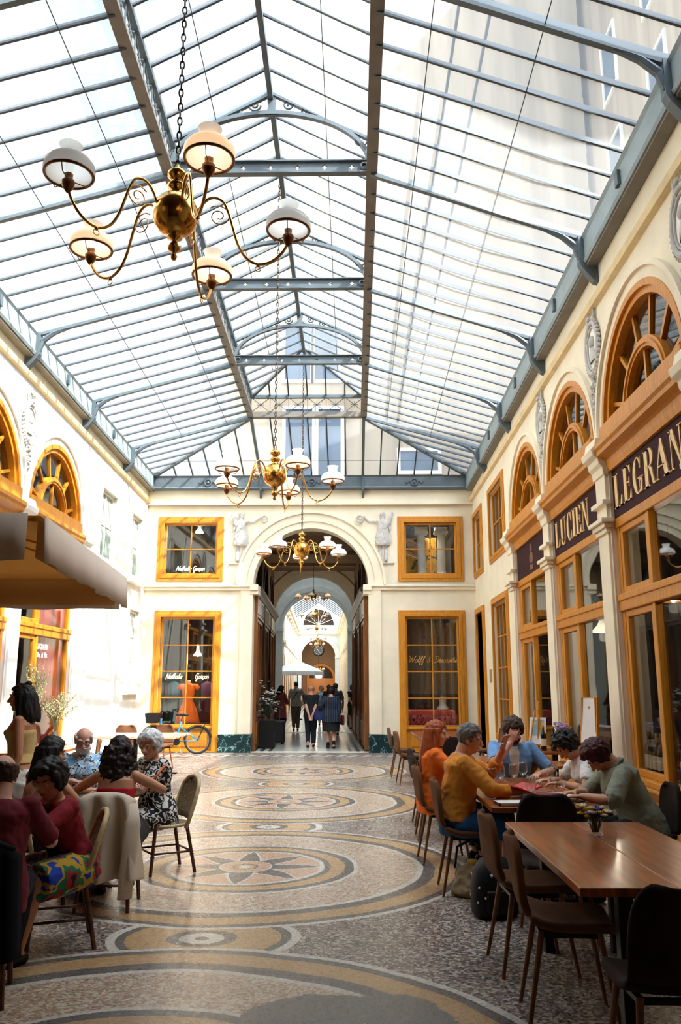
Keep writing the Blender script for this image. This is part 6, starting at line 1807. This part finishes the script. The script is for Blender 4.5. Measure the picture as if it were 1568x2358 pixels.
def top(S, t, m, sleeve=.55, hem=-.05, neck=.292, inf=.014, vox=.009, seed=0, name='shirt', wr=.011, loose=0):
    b = B(); R = S.rings(hem, neck, inf + loose * .0)
    b.loft(R)
    for k in (0, 1):
        if sleeve:
            P = S.arm_path(k, sleeve); r = (.026 if S.fem else .030) * S.H * (.5 + .5 * S.fat) + inf * (.95 if sleeve > 1 else .7)
            Rr = [r * .94, r * .97, r * (.95 if sleeve < 1 else .92)] + ([r * .86, r * (.80 if sleeve < 1.8 else .66)] if sleeve > 1 else [])
            b.tube(P, Rr, 14); b.ball(S.sh[k], .027 * S.H * (.5 + .5 * S.fat) + inf)
        elif sleeve is not None: b.ball(S.sh[k] * .9 + S.sp(.27) * .1, .028 * S.H + inf)
    return obj(name, remesh(b, vox, 4, wr, 13, seed), m, t)


def strapless(S, t, m, t0=.06, t1=.225, name='top', inf=.010, vox=.008):
    return obj(name, remesh(B().loft(S.rings(t0, t1, inf)), vox, 3, .003, 14), m, t)


def trousers(S, t, m, f=1.93, inf=.012, vox=.010, seed=3, name='trousers'):
    b = B().loft(S.rings(-.075, .03, .004))
    for k in (0, 1):
        r = .052 * S.H * (.5 + .5 * S.fat) + inf; P = S.leg_path(k, f)
        b.tube(P, [r * 1.02, r * .92, r * (.75 if f > 1 else .95)] + ([r * .70, r * .60] if f > 1 else []), 16); b.ball(S.hip[k] + V((0, .01, -.01)), r * .94)
    return obj(name, remesh(b, vox, 4, .006, 12, seed), m, t)


def skirt(S, t, m, z, hem_r=.20, vox=.010, name='skirt', hz=.1):
    b = B().loft(S.rings(-.05, hz, .014)); n = 28
    R = [[(rx * math.cos(a), ry * math.sin(a) + S.pel.y, zz) for a in [2 * PI * i / n for i in range(n)]] for rx, ry, zz in ((.105 * S.H * S.fat + .012, .08 * S.H * S.fat + .012, S.pel.z), (.112 * S.H * S.fat, .09 * S.H * S.fat, S.pel.z - .12), (hem_r, hem_r * .8, z))]
    b.loft(R)
    return obj(name, remesh(b, vox, 3, .006, 10), m, t)


def lapskirt(S, t, m, f=1.0, inf=.03, vox=.010, name='dress_skirt', drop=.06):
    b = B().loft(S.rings(-.075, .1, .016)); P = [S.leg_path(k, f) for k in (0, 1)]
    for k in (0, 1): r = .052 * S.H + inf; b.tube(P[k], [r, r * .98, r * .9], 16)
    mid = [(a + c) / 2 for a, c in zip(*P)]; b.tube(mid, [.09, .085, .075], 16, flat=(1.2, .9))
    end = mid[-1]; b.tube([P[0][-1] + V((0, 0, -drop)), P[1][-1] + V((0, 0, -drop))], .05, 10, dome=True)
    return obj(name, remesh(b, vox, 4, .008, 12), m, t)


def shoes(S, t, m, vox=.008, boot=0):
    for k in (0, 1):
        b = B(); a = S.an[k]; f = V((.12 if k == 0 else -.12, 1, 0)).normalized(); dz = a.z - .034
        b.tube([a - f * .032 - V((0, 0, dz)), a + f * .06 - V((0, 0, dz - .012)), a + f * .155 - V((0, 0, dz + .004))], [.039, .042, .031], 12, dome=True)
        if boot: b.tube([a + V((0, 0, boot)), a + V((0, 0, -.02))], [.042, .046], 12)
        # a flat sole
        obj('shoe', remesh(b, vox, 2), m, t)


def person(label, loc, rz): return thing('person', label, 'person', loc, rz)


NEAR, FAR = .0058, .010
dn = V((0, 0, -1))
TZ = .75 + .035
# ---- right table -------------------------------------------------------------
t = person('person in a mustard sweatshirt and blue shorts, grey hair, leaning on the table', (.84, 7.30, 0), -R90)
S = Sk(1.78, sit=True, lean=9, head=(-14, 6, 0), hR=(.14, .50, TZ), hL=(-.10, .43, 1.10), eR=(.9, -.2, -.6), eL=(-.5, .3, -1), fR=(.12, .38, .085), fL=(-.14, .30, .085), fat=1.06)
body(S, SK_R, NEAR, {0: dict(d=(-.1, 1, -.05), n=dn, curl=.25), 1: dict(d=(.15, .2, 1), n=(.6, .6, .0), curl=.5)}, parent=t)
face(S, t, H_GRY); hair(S, t, H_GRY, 'short', seed=1)
top(S, t, pmat('mustard jersey', (224, 142, 44), .9, var=.06), 1.55, seed=2, name='sweatshirt', inf=.018, hem=.0); trousers(S, t, pmat('blue shorts', (30, 88, 140), .85, var=.1), .92, name='shorts', inf=.02)
shoes(S, t, pmat('pale shoe', (190, 180, 164), .7))
t = person('person with long auburn hair in a bright orange shirt, seen from the side', (.76, 8.5, 0), -R90 + .1)
S = Sk(1.66, True, True, lean=2, head=(-6, 4, 0), hR=(.15, .42, TZ), hL=(-.12, .40, TZ), eR=(.8, -.3, -.6), eL=(-.8, -.3, -.6))
body(S, SK_F, NEAR, {k: dict(d=(0, 1, 0), n=dn, curl=.25) for k in (0, 1)}, parent=t)
face(S, t, H_RED); hair(S, t, H_RED, 'long', .36, 2); top(S, t, ORANGE, 1.7, seed=4, inf=.02, hem=-.07); trousers(S, t, BLK_C); shoes(S, t, BLACK)
t = person('person in a blue denim shirt holding a hand to the face, brown hair', (1.62, 8.98, 0), PI)
S = Sk(1.80, sit=True, lean=12, head=(8, 14, 4), hR=(.05, .31, 1.08), hL=(-.20, .40, TZ), eR=(.8, .2, -.9), eL=(-.9, -.2, -.6), fat=1.05)
body(S, SK_R, NEAR, {0: dict(d=(-.35, .05, 1), n=(-.2, -1, 0), curl=.3), 1: dict(d=(.5, .8, 0), n=dn, curl=.3)}, parent=t)
face(S, t, H_BRN, beard=H_BRN); hair(S, t, H_BRN, 'puffy', seed=3)
DENIM = pmat('light denim', (116, 162, 214), .85, var=.1, scale=10)
top(S, t, DENIM, .85, seed=6, inf=.020, hem=-.06)
obj('undershirt', remesh(B().loft([[S.sp(tt) + S.R @ V((w * math.cos(a), dy + .03 * math.sin(a), 0)) for a in [2 * PI * i / 14 for i in range(14)]] for tt, w, dy in ((.12, .03, .15), (.20, .05, .158), (.25, .055, .135), (.285, .06, .075))]), .007), pmat('white tee', (226, 220, 210), .9), t)
trousers(S, t, pmat('dark trousers', (40, 42, 52), .9)); shoes(S, t, BLACK)
t = person('person with curly dark hair in a white t-shirt bending over the table', (2.27, 7.95, 0), R90)
S = Sk(1.74, sit=True, lean=24, head=(8, 26, 0), hR=(.12, .46, TZ), hL=(-.16, .42, TZ), eR=(.8, -.2, -.5), eL=(-.8, -.2, -.5))
body(S, SK_M, NEAR, {k: dict(d=(-.3 if k == 0 else .3, 1, 0), n=dn, curl=.35) for k in (0, 1)}, parent=t)
face(S, t, H_BLK); hair(S, t, H_BLK, 'curly', .05, 5); top(S, t, pmat('white cotton', (240, 238, 236), .9, var=.03), .7, seed=7); trousers(S, t, BLK_C); shoes(S, t, BLACK)
t = person('person with short dark red hair in a grey green shirt bending over the table', (2.31, 7.05, 0), R90)
S = Sk(1.70, sit=True, lean=25, head=(-6, 30, 0), hR=(.10, .50, TZ), hL=(-.18, .52, TZ), eR=(.9, -.2, -.5), eL=(-.9, -.2, -.5), fat=1.05)
body(S, SK_M, NEAR, {k: dict(d=(-.3 if k == 0 else .3, 1, 0), n=dn, curl=.4) for k in (0, 1)}, parent=t)
face(S, t, H_DRD); hair(S, t, H_DRD, 'puffy', seed=6); top(S, t, pmat('grey green linen', (146, 150, 130), .9, var=.08), 1.1, seed=9, inf=.028, hem=-.07, wr=.01)
obj('collar', B().tube([S.neck + S.R @ V((.07 * math.cos(a), -.01 + .07 * math.sin(a), -.012 + .02 * (math.sin(a) < 0))) for a in [2 * PI * i / 16 for i in range(16)]], .016, 6, closed=True), pmat('grey green collar', (136, 140, 122), .9), t, smooth=True)
trousers(S, t, pmat('dark jeans', (36, 40, 50), .9)); shoes(S, t, BLACK)

# ---- left tables -------------------------------------------------------------
t = person('person with dark curly hair in a red strapless top, seen from behind', (-1.87, 6.80, 0), .05)
S = Sk(1.64, True, True, seat=.41, lean=9, head=(4, 6, 0), hR=(.26, .44, TZ), hL=(-.28, .42, TZ), eR=(1, -.25, -.35), eL=(-1, -.25, -.35), fR=(.03, .42, .085), fL=(-.14, .36, .085), fat=1.0)
body(S, SK_M, NEAR, {k: dict(d=(-.4 if k == 0 else .4, 1, 0), n=dn, curl=.3) for k in (0, 1)}, parent=t)
face(S, t, H_BLK); hair(S, t, hairm('dark curly hair', (44, 28, 24)), 'longcurly', .36, 8); strapless(S, t, pmat('red jersey', (196, 24, 44), .85), .02, .205); lapskirt(S, t, pmat('dark skirt', (40, 34, 40), .9)); shoes(S, t, BLACK)
LEO = pattern('black and white blotch print', [(18, 20, 28), (222, 216, 204), (18, 20, 28), (222, 216, 204)], 15, .85, [0, .44, .505, .61], detail=1)
t = person('white-haired person in a black and white patterned dress, arms crossed', (-1.80, 7.98, 0), 2.42)
S = Sk(1.60, True, True, seat=.41, lean=8, head=(22, 6, 0), hR=(-.10, .36, .80), hL=(.10, .34, .78), eR=(.9, -.1, -.6), eL=(-.9, -.1, -.6), fR=(.02, .50, .085), fL=(.16, .42, .085), fat=1.1)
body(S, SK_R, NEAR, {0: dict(d=(-1, .1, .05), n=dn, curl=.4), 1: dict(d=(1, .1, 0), n=dn, curl=.4)}, parent=t)
face(S, t, H_WHT); hair(S, t, H_WHT, 'puffy', seed=9); top(S, t, LEO, .8, seed=11, inf=.022, name='dress_top'); lapskirt(S, t, LEO)
for k in (0, 1):
    P = S.arm_path(k, .8); obj('sleeve_stripe', B().tube([p + V((.052 if k == 0 else -.052, .0, .02)) for p in P], .011, 6), pmat('orange stripe', (244, 130, 70), .8), t, smooth=True)
shoes(S, t, pmat('grey shoe', (150, 142, 140), .6))
t = person('white-haired person with glasses, moustache and a blue patterned shirt', (-2.62, 8.30, 0), PI + .45)
S = Sk(1.70, sit=True, seat=.41, lean=8, head=(-8, 10, 0), hR=(.12, .40, TZ), hL=(-.12, .40, TZ), eR=(.8, -.3, -.6), eL=(-.8, -.3, -.6), fat=1.1)
body(S, SK_R, NEAR, {k: dict(d=(-.6 if k == 0 else .6, .8, 0), n=dn, curl=.4) for k in (0, 1)}, parent=t)
face(S, t, H_WHT, glasses=True, moust=H_WHT, beard=H_WHT); hair(S, t, H_WHT, 'bald', seed=10)
top(S, t, pattern('light blue print shirt', [(120, 176, 220), (206, 224, 232), (40, 52, 86), (170, 206, 232)], 15, .85, [0, .45, .56, .62]), .9, seed=12, inf=.02); trousers(S, t, pmat('grey trousers', (80, 80, 84), .9)); shoes(S, t, BLACK)
t = person('person with long straight dark hair and bare shoulders at the left round table', (-2.46, 6.72, 0), -.55)
S = Sk(1.64, True, True, seat=.41, lean=8, head=(-18, 4, 0), hR=(.16, .42, TZ), hL=(-.14, .40, TZ))
body(S, SK_T, NEAR, {k: dict(d=(0, 1, 0), n=dn, curl=.3) for k in (0, 1)}, parent=t)
face(S, t, H_BLK); hair(S, t, H_BLK, 'long', .34, 12); strapless(S, t, pmat('beige jersey', (190, 168, 134), .85), .0, .21); trousers(S, t, BLK_C); shoes(S, t, BLACK)
t = person('person in a red cardigan with short black hair, hands folded at the mouth', (-1.84, 5.80, 0), R90 + .95)
S = Sk(1.50, True, True, seat=.40, lean=22, head=(20, -4, 4), hR=(.05, .36, .93), hL=(-.04, .37, .94), eR=(.7, .3, -1), eL=(-.7, .3, -1))
body(S, SK_T, NEAR, {0: dict(d=(-.6, .1, .8), n=(-.5, -1, 0), curl=.7), 1: dict(d=(.6, .1, .8), n=(.5, -1, 0), curl=.7)}, parent=t)
CARD = pmat('red cardigan', (134, 12, 30), .9, var=.06)
face(S, t, H_BLK); hair(S, t, H_BLK, 'puffy', seed=14); top(S, t, CARD, 1.72, seed=15, inf=.02, hem=-.07, name='cardigan')
obj('undershirt', remesh(B().loft([[S.sp(tt) + S.R @ V((w * math.cos(a), dy + .03 * math.sin(a), 0)) for a in [2 * PI * i / 14 for i in range(14)]] for tt, w, dy in ((.02, .045, .12), (.18, .05, .12), (.28, .05, .06))]), .007), BLK_C, t)
lapskirt(S, t, pattern('many coloured skirt print', [(20, 60, 170), (190, 150, 30), (24, 110, 80), (160, 24, 30), (20, 24, 30)], 7, .85, [0, .40, .48, .54, .60]), 1.0, .05, drop=.07, name='skirt'); shoes(S, t, BLACK)
t = person('balding person in a dark red shirt at the left picture edge, seen from behind', (-2.01, 4.92, 0), .30)
S = Sk(1.66, sit=True, seat=.41, lean=8, head=(0, 8, 0), hR=(.18, .40, TZ), hL=(-.18, .38, TZ), fat=1.02)
body(S, SK_R, NEAR, {k: dict(d=(0, 1, 0), n=dn, curl=.3) for k in (0, 1)}, parent=t)
face(S, t, H_BRN); hair(S, t, H_BRN, 'bald', seed=16); top(S, t, pmat('dark red shirt', (106, 14, 30), .9, var=.06), .9, seed=17, inf=.024, hem=-.07); trousers(S, t, pmat('navy trousers', (20, 22, 34), .9)); shoes(S, t, BLACK)
t = person('standing person with shoulder-length dark hair in a pale yellow strapless top at the left edge', (-2.72, 6.95, 0), R90 + .12)
# she walks behind the near tables
t.location = (-2.90, 7.5, 0)
S = Sk(1.70, True, head=(0, 2, 0), step=.6, eR=(.4, -.9, 0), eL=(-.4, -.9, 0))
body(S, SK_T, NEAR, {k: dict(curl=.4) for k in (0, 1)}, parent=t)
face(S, t, H_BLK); hair(S, t, H_BLK, 'long', .20, 18); b = B().ball((0, -.06, .125), (.03, .03, .025), 10, 8, S.Mh); obj('hair_bun', b, H_BLK, t, smooth=True)
strapless(S, t, pmat('pale yellow knit', (206, 176, 112), .85), .05, .215); trousers(S, t, pmat('white linen trousers', (226, 222, 212), .9), inf=.03); shoes(S, t, PAPER)

# ---- people in the passage ---------------------------------------------------
def walker(label, x, y, rz, H, fem, skinm, hm, hs_, **k):
    t = person(label, (x, y, 0), rz); S = Sk(H, fem, **k); return t, S
t = person('person in a black t-shirt and dark jeans walking away, hands clasped behind the back', (-1.19, 23.86, 0), .02)
S = Sk(1.74, head=(-12, 6, 0), step=.35, hR=(.03, -.17, .80), hL=(-.03, -.18, .82), eR=(.7, -.5, 0), eL=(-.7, -.5, 0), fat=1.04)
body(S, SK_R, .0075, {0: dict(d=(-.3, 0, -1), n=(0, -1, 0), curl=.5), 1: dict(d=(.3, 0, -1), n=(0, -1, 0), curl=.5)}, parent=t)
hair(S, t, pmat('close cropped hair', (190, 140, 112), .7), 'bald', seed=20, vox=.009); top(S, t, BLK_C, .75, inf=.02, vox=.011, name='t_shirt', hem=-.06); trousers(S, t, pmat('dark blue jeans', (26, 32, 48), .9), vox=.011); shoes(S, t, BLACK)
t = person('person in a dark plaid shirt and black skirt walking away with a blue shoulder bag', (-.62, 23.4, 0), .05)
S = Sk(1.68, True, head=(0, 10, 0), step=-.4, hR=(.24, .05, .80), hL=(-.24, .06, .95), eR=(.6, -.8, 0), eL=(-.6, -.8, 0), fat=1.22)
body(S, SK_R, .0075, {0: dict(d=(.1, .2, -1), n=(-1, 0, 0), curl=.6), 1: dict(curl=.6)}, parent=t)
PLAID = pattern('dark plaid', [(22, 28, 40), (22, 28, 40), (52, 66, 88)], 3.2, .9, [0, .3, .82], kind='wave', stretch=(1.6, .2, 4))
hair(S, t, H_BLK, 'puffy', seed=21, vox=.009); top(S, t, PLAID, 1.5, inf=.03, vox=.011, hem=-.11); skirt(S, t, BLK_C, .46, .21); shoes(S, t, BLACK, boot=.09)
BAGB = pmat('blue bag cloth', (26, 42, 92), .8)
g = thing('shoulder_bag', 'blue shoulder bag carried by the person in the plaid shirt', 'bag', (-.93, 23.38, .74), .1)
obj('bag_body', B().loft([[(w * math.cos(a), d * math.sin(a), z) for a in [2 * PI * i / 18 for i in range(18)]] for z, w, d in ((0, .11, .06), (.04, .15, .08), (.2, .15, .075), (.32, .10, .04))]), BAGB, g, smooth=True)
obj('strap', B().tube([(-.08, 0, .3), (.0, .0, .5), (.10, .0, .66), (.12, .02, .5), (.09, 0, .3)], .011, 6), BAGB, g, smooth=True)
g = thing('clutch_bag', 'dark red folder held by the person in the plaid shirt', 'bag', (-.31, 23.48, .62), .3)
obj('bag_body', B().box(-.03, .03, -.12, .12, 0, .26), pmat('dark red leather', (90, 24, 28), .6), g, bevel=.012, seg=3); obj('clasp', B().ball((.032, 0, .2), .012, 8, 6), BRASS, g)
t = person('tall person in a grey shirt with a dark shoulder strap standing in the passage', (-2.21, 32.8, 0), .1)
S = Sk(1.92, head=(0, -4, 0), hR=(.20, .28, 1.35), eR=(.7, -.5, -.5), step=.2)
body(S, SK_M, .009, {}, parent=t); hair(S, t, H_BRN, 'short', seed=22, vox=.01); top(S, t, pmat('grey shirt', (150, 150, 142), .9), .9, inf=.018, vox=.012); trousers(S, t, pmat('taupe trousers', (92, 80, 70), .9), vox=.012); shoes(S, t, BLACK)
obj('shoulder_strap', B().tube([S.sp(.275) + V((.11, -.02, .04)), S.sp(.2) + V((.02, -.155, 0)), S.sp(.08) + V((-.15, -.10, 0))], .018, 6), BLACK, t)
t = person('person in a black short-sleeved dress at the right side of the passage', (-.04, 34.4, 0), .2)
S = Sk(1.80, True, head=(30, 4, 0), hL=(-.02, -.17, .90), hR=(.03, -.18, .88), eL=(-.7, -.5, 0), eR=(.7, -.5, 0))
body(S, SK_M, .009, {0: dict(curl=.5, d=(-.4, 0, -1), n=(0, -1, 0)), 1: dict(curl=.5, d=(.4, 0, -1), n=(0, -1, 0))}, parent=t); hair(S, t, H_BRN, 'bob', .10, seed=23, vox=.01); top(S, t, BLK_C, .7, vox=.012, name='dress_top'); skirt(S, t, BLK_C, .55, .2); shoes(S, t, BLACK)
t = person('person with dark hair in a long pinkish coat at the left side of the passage', (-2.62, 30.6, 0), -.5)
S = Sk(1.76, True, head=(-20, 8, 0), hR=(.12, .3, 1.05), hL=(-.1, .3, 1.05))
body(S, SK_M, .009, {}, parent=t); hair(S, t, H_BLK, 'long', .26, seed=24, vox=.01); top(S, t, pmat('rose coat', (156, 84, 80), .9), 1.8, vox=.012, inf=.025, name='coat'); skirt(S, t, bpy.data.materials['rose coat'], .55, .24, name='coat_skirt'); trousers(S, t, BLK_C, vox=.012); shoes(S, t, BLACK)
t = person('grey-haired person in a blue grey t-shirt half hidden behind the plaid shirt', (-.64, 30.0, 0), -.05)
S = Sk(1.84, head=(-8, 0, 0), fat=1.1)
body(S, SK_R, .009, {}, parent=t); hair(S, t, H_GRY, 'short', seed=25, vox=.01); top(S, t, pmat('blue grey tee', (112, 126, 148), .9), .75, vox=.012, inf=.02, name='t_shirt'); trousers(S, t, pmat('light grey trousers', (150, 148, 142), .9), vox=.012); shoes(S, t, BLACK)
t = person('person with dark hair in a black shirt farther along the passage', (-1.05, 36.0, 0), -.3)
S = Sk(1.80); body(S, SK_M, .010, {}, parent=t); hair(S, t, H_BLK, 'short', seed=26, vox=.011); top(S, t, BLK_C, .8, vox=.013); trousers(S, t, BLK_C, vox=.013); shoes(S, t, BLACK)
t = person('fair-haired person in a pale blue top farthest along the passage', (-1.42, 37.6, 0), PI)
S = Sk(1.78, True); body(S, SK_F, .010, {}, parent=t); face(S, t, H_BLD); hair(S, t, H_BLD, 'bob', .1, seed=27, vox=.011); top(S, t, pmat('pale blue top', (170, 196, 214), .9), .8, vox=.013); trousers(S, t, pmat('pale trousers', (200, 196, 190), .9), vox=.013); shoes(S, t, BLACK)

# ---- stucco figures on the end wall -------------------------------------------
def relief(label, x, z, sgn):
    t = thing('relief_figure', label, 'wall relief', (x, YE - .05, z), 0, 'stucco figures beside the arch')
    b = B(); S = Sk(1.40, True, head=(0, 4, 0), hR=(.52, .05, 1.24) if sgn > 0 else (.20, .1, 1.05), hL=(-.20, .1, 1.05) if sgn > 0 else (-.52, .05, 1.24), eR=(.3, 0, -1), eL=(-.3, 0, -1), hs=.85)
    b.loft(S.rings(-.075, .302, .004))
    for k in (0, 1):
        b.tube([S.sh[k], S.el[k], S.wr[k]], [.034, .028, .02], 10, dome=True); b.ball(S.wr[k], .028)
        b.tube([S.hip[k], S.kn[k], S.an[k]], [.085, .062, .045], 10, dome=True); b.ball(S.an[k] + V((.02 if k == 0 else -.02, .05, -.05)), (.03, .06, .025))
    b.tube([S.neck, S.hc], [.04, .035], 10); b.ball((0, 0, 0), (.075, .09, .10), 14, 10, S.Mh); b.ball((0, -.03, .06), (.09, .08, .07), 12, 8, S.Mh)
    n_ = 54
    b.loft([[(rx * math.cos(a) * (1 + .13 * math.sin(9 * a)), ry * math.sin(a), zz) for a in [2 * PI * i / n_ for i in range(n_)]] for rx, ry, zz in ((.11, .09, .95), (.17, .12, .72), (.19, .12, .52), (.16, .1, .46))])
    b.v = [(p[0], p[1] * .5, p[2]) for p in b.v]
    obj('figure', remesh(b, .008, 1, .012, 22, 3), STONE_R, t)
    w = B(); cx_, cz_ = (S.wr[0] if sgn > 0 else S.wr[1]).x + sgn * .10, 1.17
    for i in range(26): a = 2 * PI * i / 26; w.ball((cx_ + .09 * math.cos(a), -.015, cz_ + .09 * math.sin(a)), .024, 6, 5)
    obj('wreath', w, STONE_R, t, smooth=True)
    w = B()
    for i in range(9): f = i / 8; w.ball((-sgn * (.14 + .10 * f), -.01, 1.02 + .30 * f), (.03 + .025 * math.sin(f * PI), .02, .06), 8, 6)
    obj('wing' , w, STONE_R, t, smooth=True)
    obj('ledge', B().box(-.3, .3, -.0, .05, -.03, .0), STONE_R, t, bevel=.006)
relief('stucco figure left of the arch, holding a wreath towards the arch', -3.0, 4.86, 1)
relief('stucco figure right of the arch, holding a wreath towards the arch', .80, 4.86, -1)
bpy.data.scenes.remove(TMP)
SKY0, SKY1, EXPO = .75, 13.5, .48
# ------------------------------------------------------------------ buildings around the glass roof
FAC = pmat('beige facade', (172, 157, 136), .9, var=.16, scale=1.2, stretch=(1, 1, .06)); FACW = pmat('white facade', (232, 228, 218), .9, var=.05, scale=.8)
BWIN = pmat('blue grey window', (74, 98, 122), .5, var=.2, scale=.7, spec=.2)
def block(label, x0, x1, y0, y1, z0, z1, m, wins, face_):
    t = thing('apartment_building', label, 'building', ((x0 + x1) / 2, (y0 + y1) / 2, z0), 0, 'buildings around the glass roof')
    c = t.location
    obj('wall', B().box(x0 - c.x, x1 - c.x, y0 - c.y, y1 - c.y, 0, z1 - z0), m, t)
    for a, d, za, zb in wins:
        f = B(); p = B()
        if face_ == 'front':
            f.prism(rect(a - .12, d + .12, za - .12, zb + .12), [rect(a, d, za, zb)], -.08, .0); p.prism(rect(a, d, za, zb), [], -.03, 0); p.prism(rect((a + d) / 2 - .05, (a + d) / 2 + .05, za, zb), [], -.05, 0)
            M = Matrix(((1, 0, 0, -c.x), (0, 0, 1, y0 - c.y), (0, 1, 0, -c.z), (0, 0, 0, 1)))
        else:
            X_ = x0 if face_ == 'left' else x1; s_ = 1 if face_ == 'left' else -1
            f.prism(rect(a - .12, d + .12, za - .12, zb + .12), [rect(a, d, za, zb)], -.08, 0); p.prism(rect(a, d, za, zb), [], -.03, 0)
            M = Matrix(((0, 0, s_, X_ - c.x), (1, 0, 0, -c.y), (0, 1, 0, -c.z), (0, 0, 0, 1)))
        f.v = [tuple(M @ V(v)) for v in f.v]; p.v = [tuple(M @ V(v)) for v in p.v]
        w = obj('window', f, FACW, t); obj('window_pane', p, BWIN, w)
    return t


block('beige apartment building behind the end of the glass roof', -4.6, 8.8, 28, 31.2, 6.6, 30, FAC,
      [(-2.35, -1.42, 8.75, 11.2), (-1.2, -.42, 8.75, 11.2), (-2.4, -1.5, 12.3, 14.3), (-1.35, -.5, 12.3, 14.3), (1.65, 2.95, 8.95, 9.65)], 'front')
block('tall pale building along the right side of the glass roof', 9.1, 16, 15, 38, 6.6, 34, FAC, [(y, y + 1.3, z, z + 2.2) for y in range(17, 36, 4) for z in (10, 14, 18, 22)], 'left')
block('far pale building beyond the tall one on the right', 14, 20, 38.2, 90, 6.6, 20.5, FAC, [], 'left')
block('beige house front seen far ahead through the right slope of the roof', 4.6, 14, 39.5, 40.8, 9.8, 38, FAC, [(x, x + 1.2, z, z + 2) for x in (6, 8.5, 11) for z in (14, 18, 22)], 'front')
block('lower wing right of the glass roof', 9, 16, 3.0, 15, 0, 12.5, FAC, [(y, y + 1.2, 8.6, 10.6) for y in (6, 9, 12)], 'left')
block('added unseen building right of the entrance, shading the near tables', 9, 12, -30, 3.0, 0, 19.5, FAC, [(y, y + 1.3, 12, 14) for y in (-4, 0)], 'left')  # added out of view to keep the sun off the near left tables
block('white building left of the glass roof', -22, -12, -10, 40, 6.6, 18, FACW, [(y, y + 1.3, 10, 12.2) for y in range(0, 36, 4)], 'right')
o = tag(obj('neighbouring_roof', B().box(3.6, 9, YS, 28, 6.9, 7.0), pmat('zinc roof', (150, 152, 152), .6)), 'zinc roof beside the glass roof on the right', 'roof')
o = tag(obj('neighbouring_roof', B().box(-12, -5.9, YS, 40, 6.9, 7.0), pmat('zinc roof pale', (190, 190, 186), .6)), 'pale zinc roof beside the glass roof on the left', 'roof')
# maintenance walk along the right slope
t = thing('roof_walkway', 'thin iron walkway above the right slope of the glass roof', 'walkway', (1.15, 11, 0))
b = B()
for dx in (0, .35): b.bar((dx, -7, 8.9), (dx, 8, 8.35), .03, .05)
obj('rail', b, STEEL, t)
for k in range(0): obj('tread', B().bar((-.45, -7 + .75 * k, 8.95 - .0367 * .75 * k), (.36, -7 + .75 * k, 8.9 - .0367 * .75 * k), .06, .02), STEEL, t)

# ------------------------------------------------------------------ light
SUN_D = V((-.60, .34, -.72)).normalized()
sun = bpy.data.lights.new('sun', 'SUN'); sun.energy = 9.5; sun.angle = math.radians(.6); sun.color = (1, .96, .88)
so = bpy.data.objects.new('sun', sun); COL.objects.link(so); so.rotation_euler = SUN_D.to_track_quat('-Z', 'Y').to_euler(); so.location = (8, -5, 20)
w = bpy.data.worlds.new('sky'); SC.world = w; w.use_nodes = True
nt = w.node_tree; nt.nodes.clear(); N = NT(nt)
out = N.n('ShaderNodeOutputWorld'); bg = N.n('ShaderNodeBackground')
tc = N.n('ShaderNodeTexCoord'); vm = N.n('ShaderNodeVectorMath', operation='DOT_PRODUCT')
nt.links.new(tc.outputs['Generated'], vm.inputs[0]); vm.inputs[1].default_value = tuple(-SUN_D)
sp = N.n('ShaderNodeSeparateXYZ'); nt.links.new(tc.outputs['Generated'], sp.inputs[0])
cl_ = N.ramp(N.noise(tc.outputs['Generated'], 3, 5), [(.42, (0, 0, 0)), (.6, (1, 1, 1))])
sky = N.mix(cl_, (.62, .80, 1.0), (1.0, 1.0, 1.0))
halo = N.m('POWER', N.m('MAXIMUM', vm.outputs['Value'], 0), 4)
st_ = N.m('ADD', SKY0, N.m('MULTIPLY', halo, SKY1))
hor = N.ramp(sp.outputs[2], [(.0, (.5, .5, .5)), (.12, (1, 1, 1))])
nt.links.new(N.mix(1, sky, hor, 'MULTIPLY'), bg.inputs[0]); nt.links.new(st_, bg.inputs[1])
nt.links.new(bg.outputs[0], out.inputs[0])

# ------------------------------------------------------------------ camera
cam = bpy.data.cameras.new('camera'); co = bpy.data.objects.new('camera', cam); COL.objects.link(co)
cam.sensor_fit = 'VERTICAL'; cam.sensor_height = 36; cam.lens = 36 * 1920 / 2358; cam.clip_end = 300; cam.clip_start = .1
co.location = (0, 0, 1.62); co.rotation_euler = (PI / 2 + math.radians(11.883), 0, math.radians(.876))
SC.camera = co
SC.view_settings.view_transform = 'Standard'; SC.view_settings.look = 'None'; SC.view_settings.gamma = 1; SC.view_settings.use_curve_mapping = False
SC.view_settings.exposure = EXPO
cy_ = SC.cycles
cy_.use_denoising = True; cy_.denoiser = 'OPENIMAGEDENOISE'
cy_.max_bounces = 8; cy_.diffuse_bounces = 5; cy_.glossy_bounces = 3; cy_.transmission_bounces = 4; cy_.transparent_max_bounces = 14
cy_.use_adaptive_sampling = True; cy_.adaptive_threshold = .03
cy_.caustics_reflective = False; cy_.caustics_refractive = False
cy_.sample_clamp_indirect = 6; cy_.sample_clamp_direct = 0
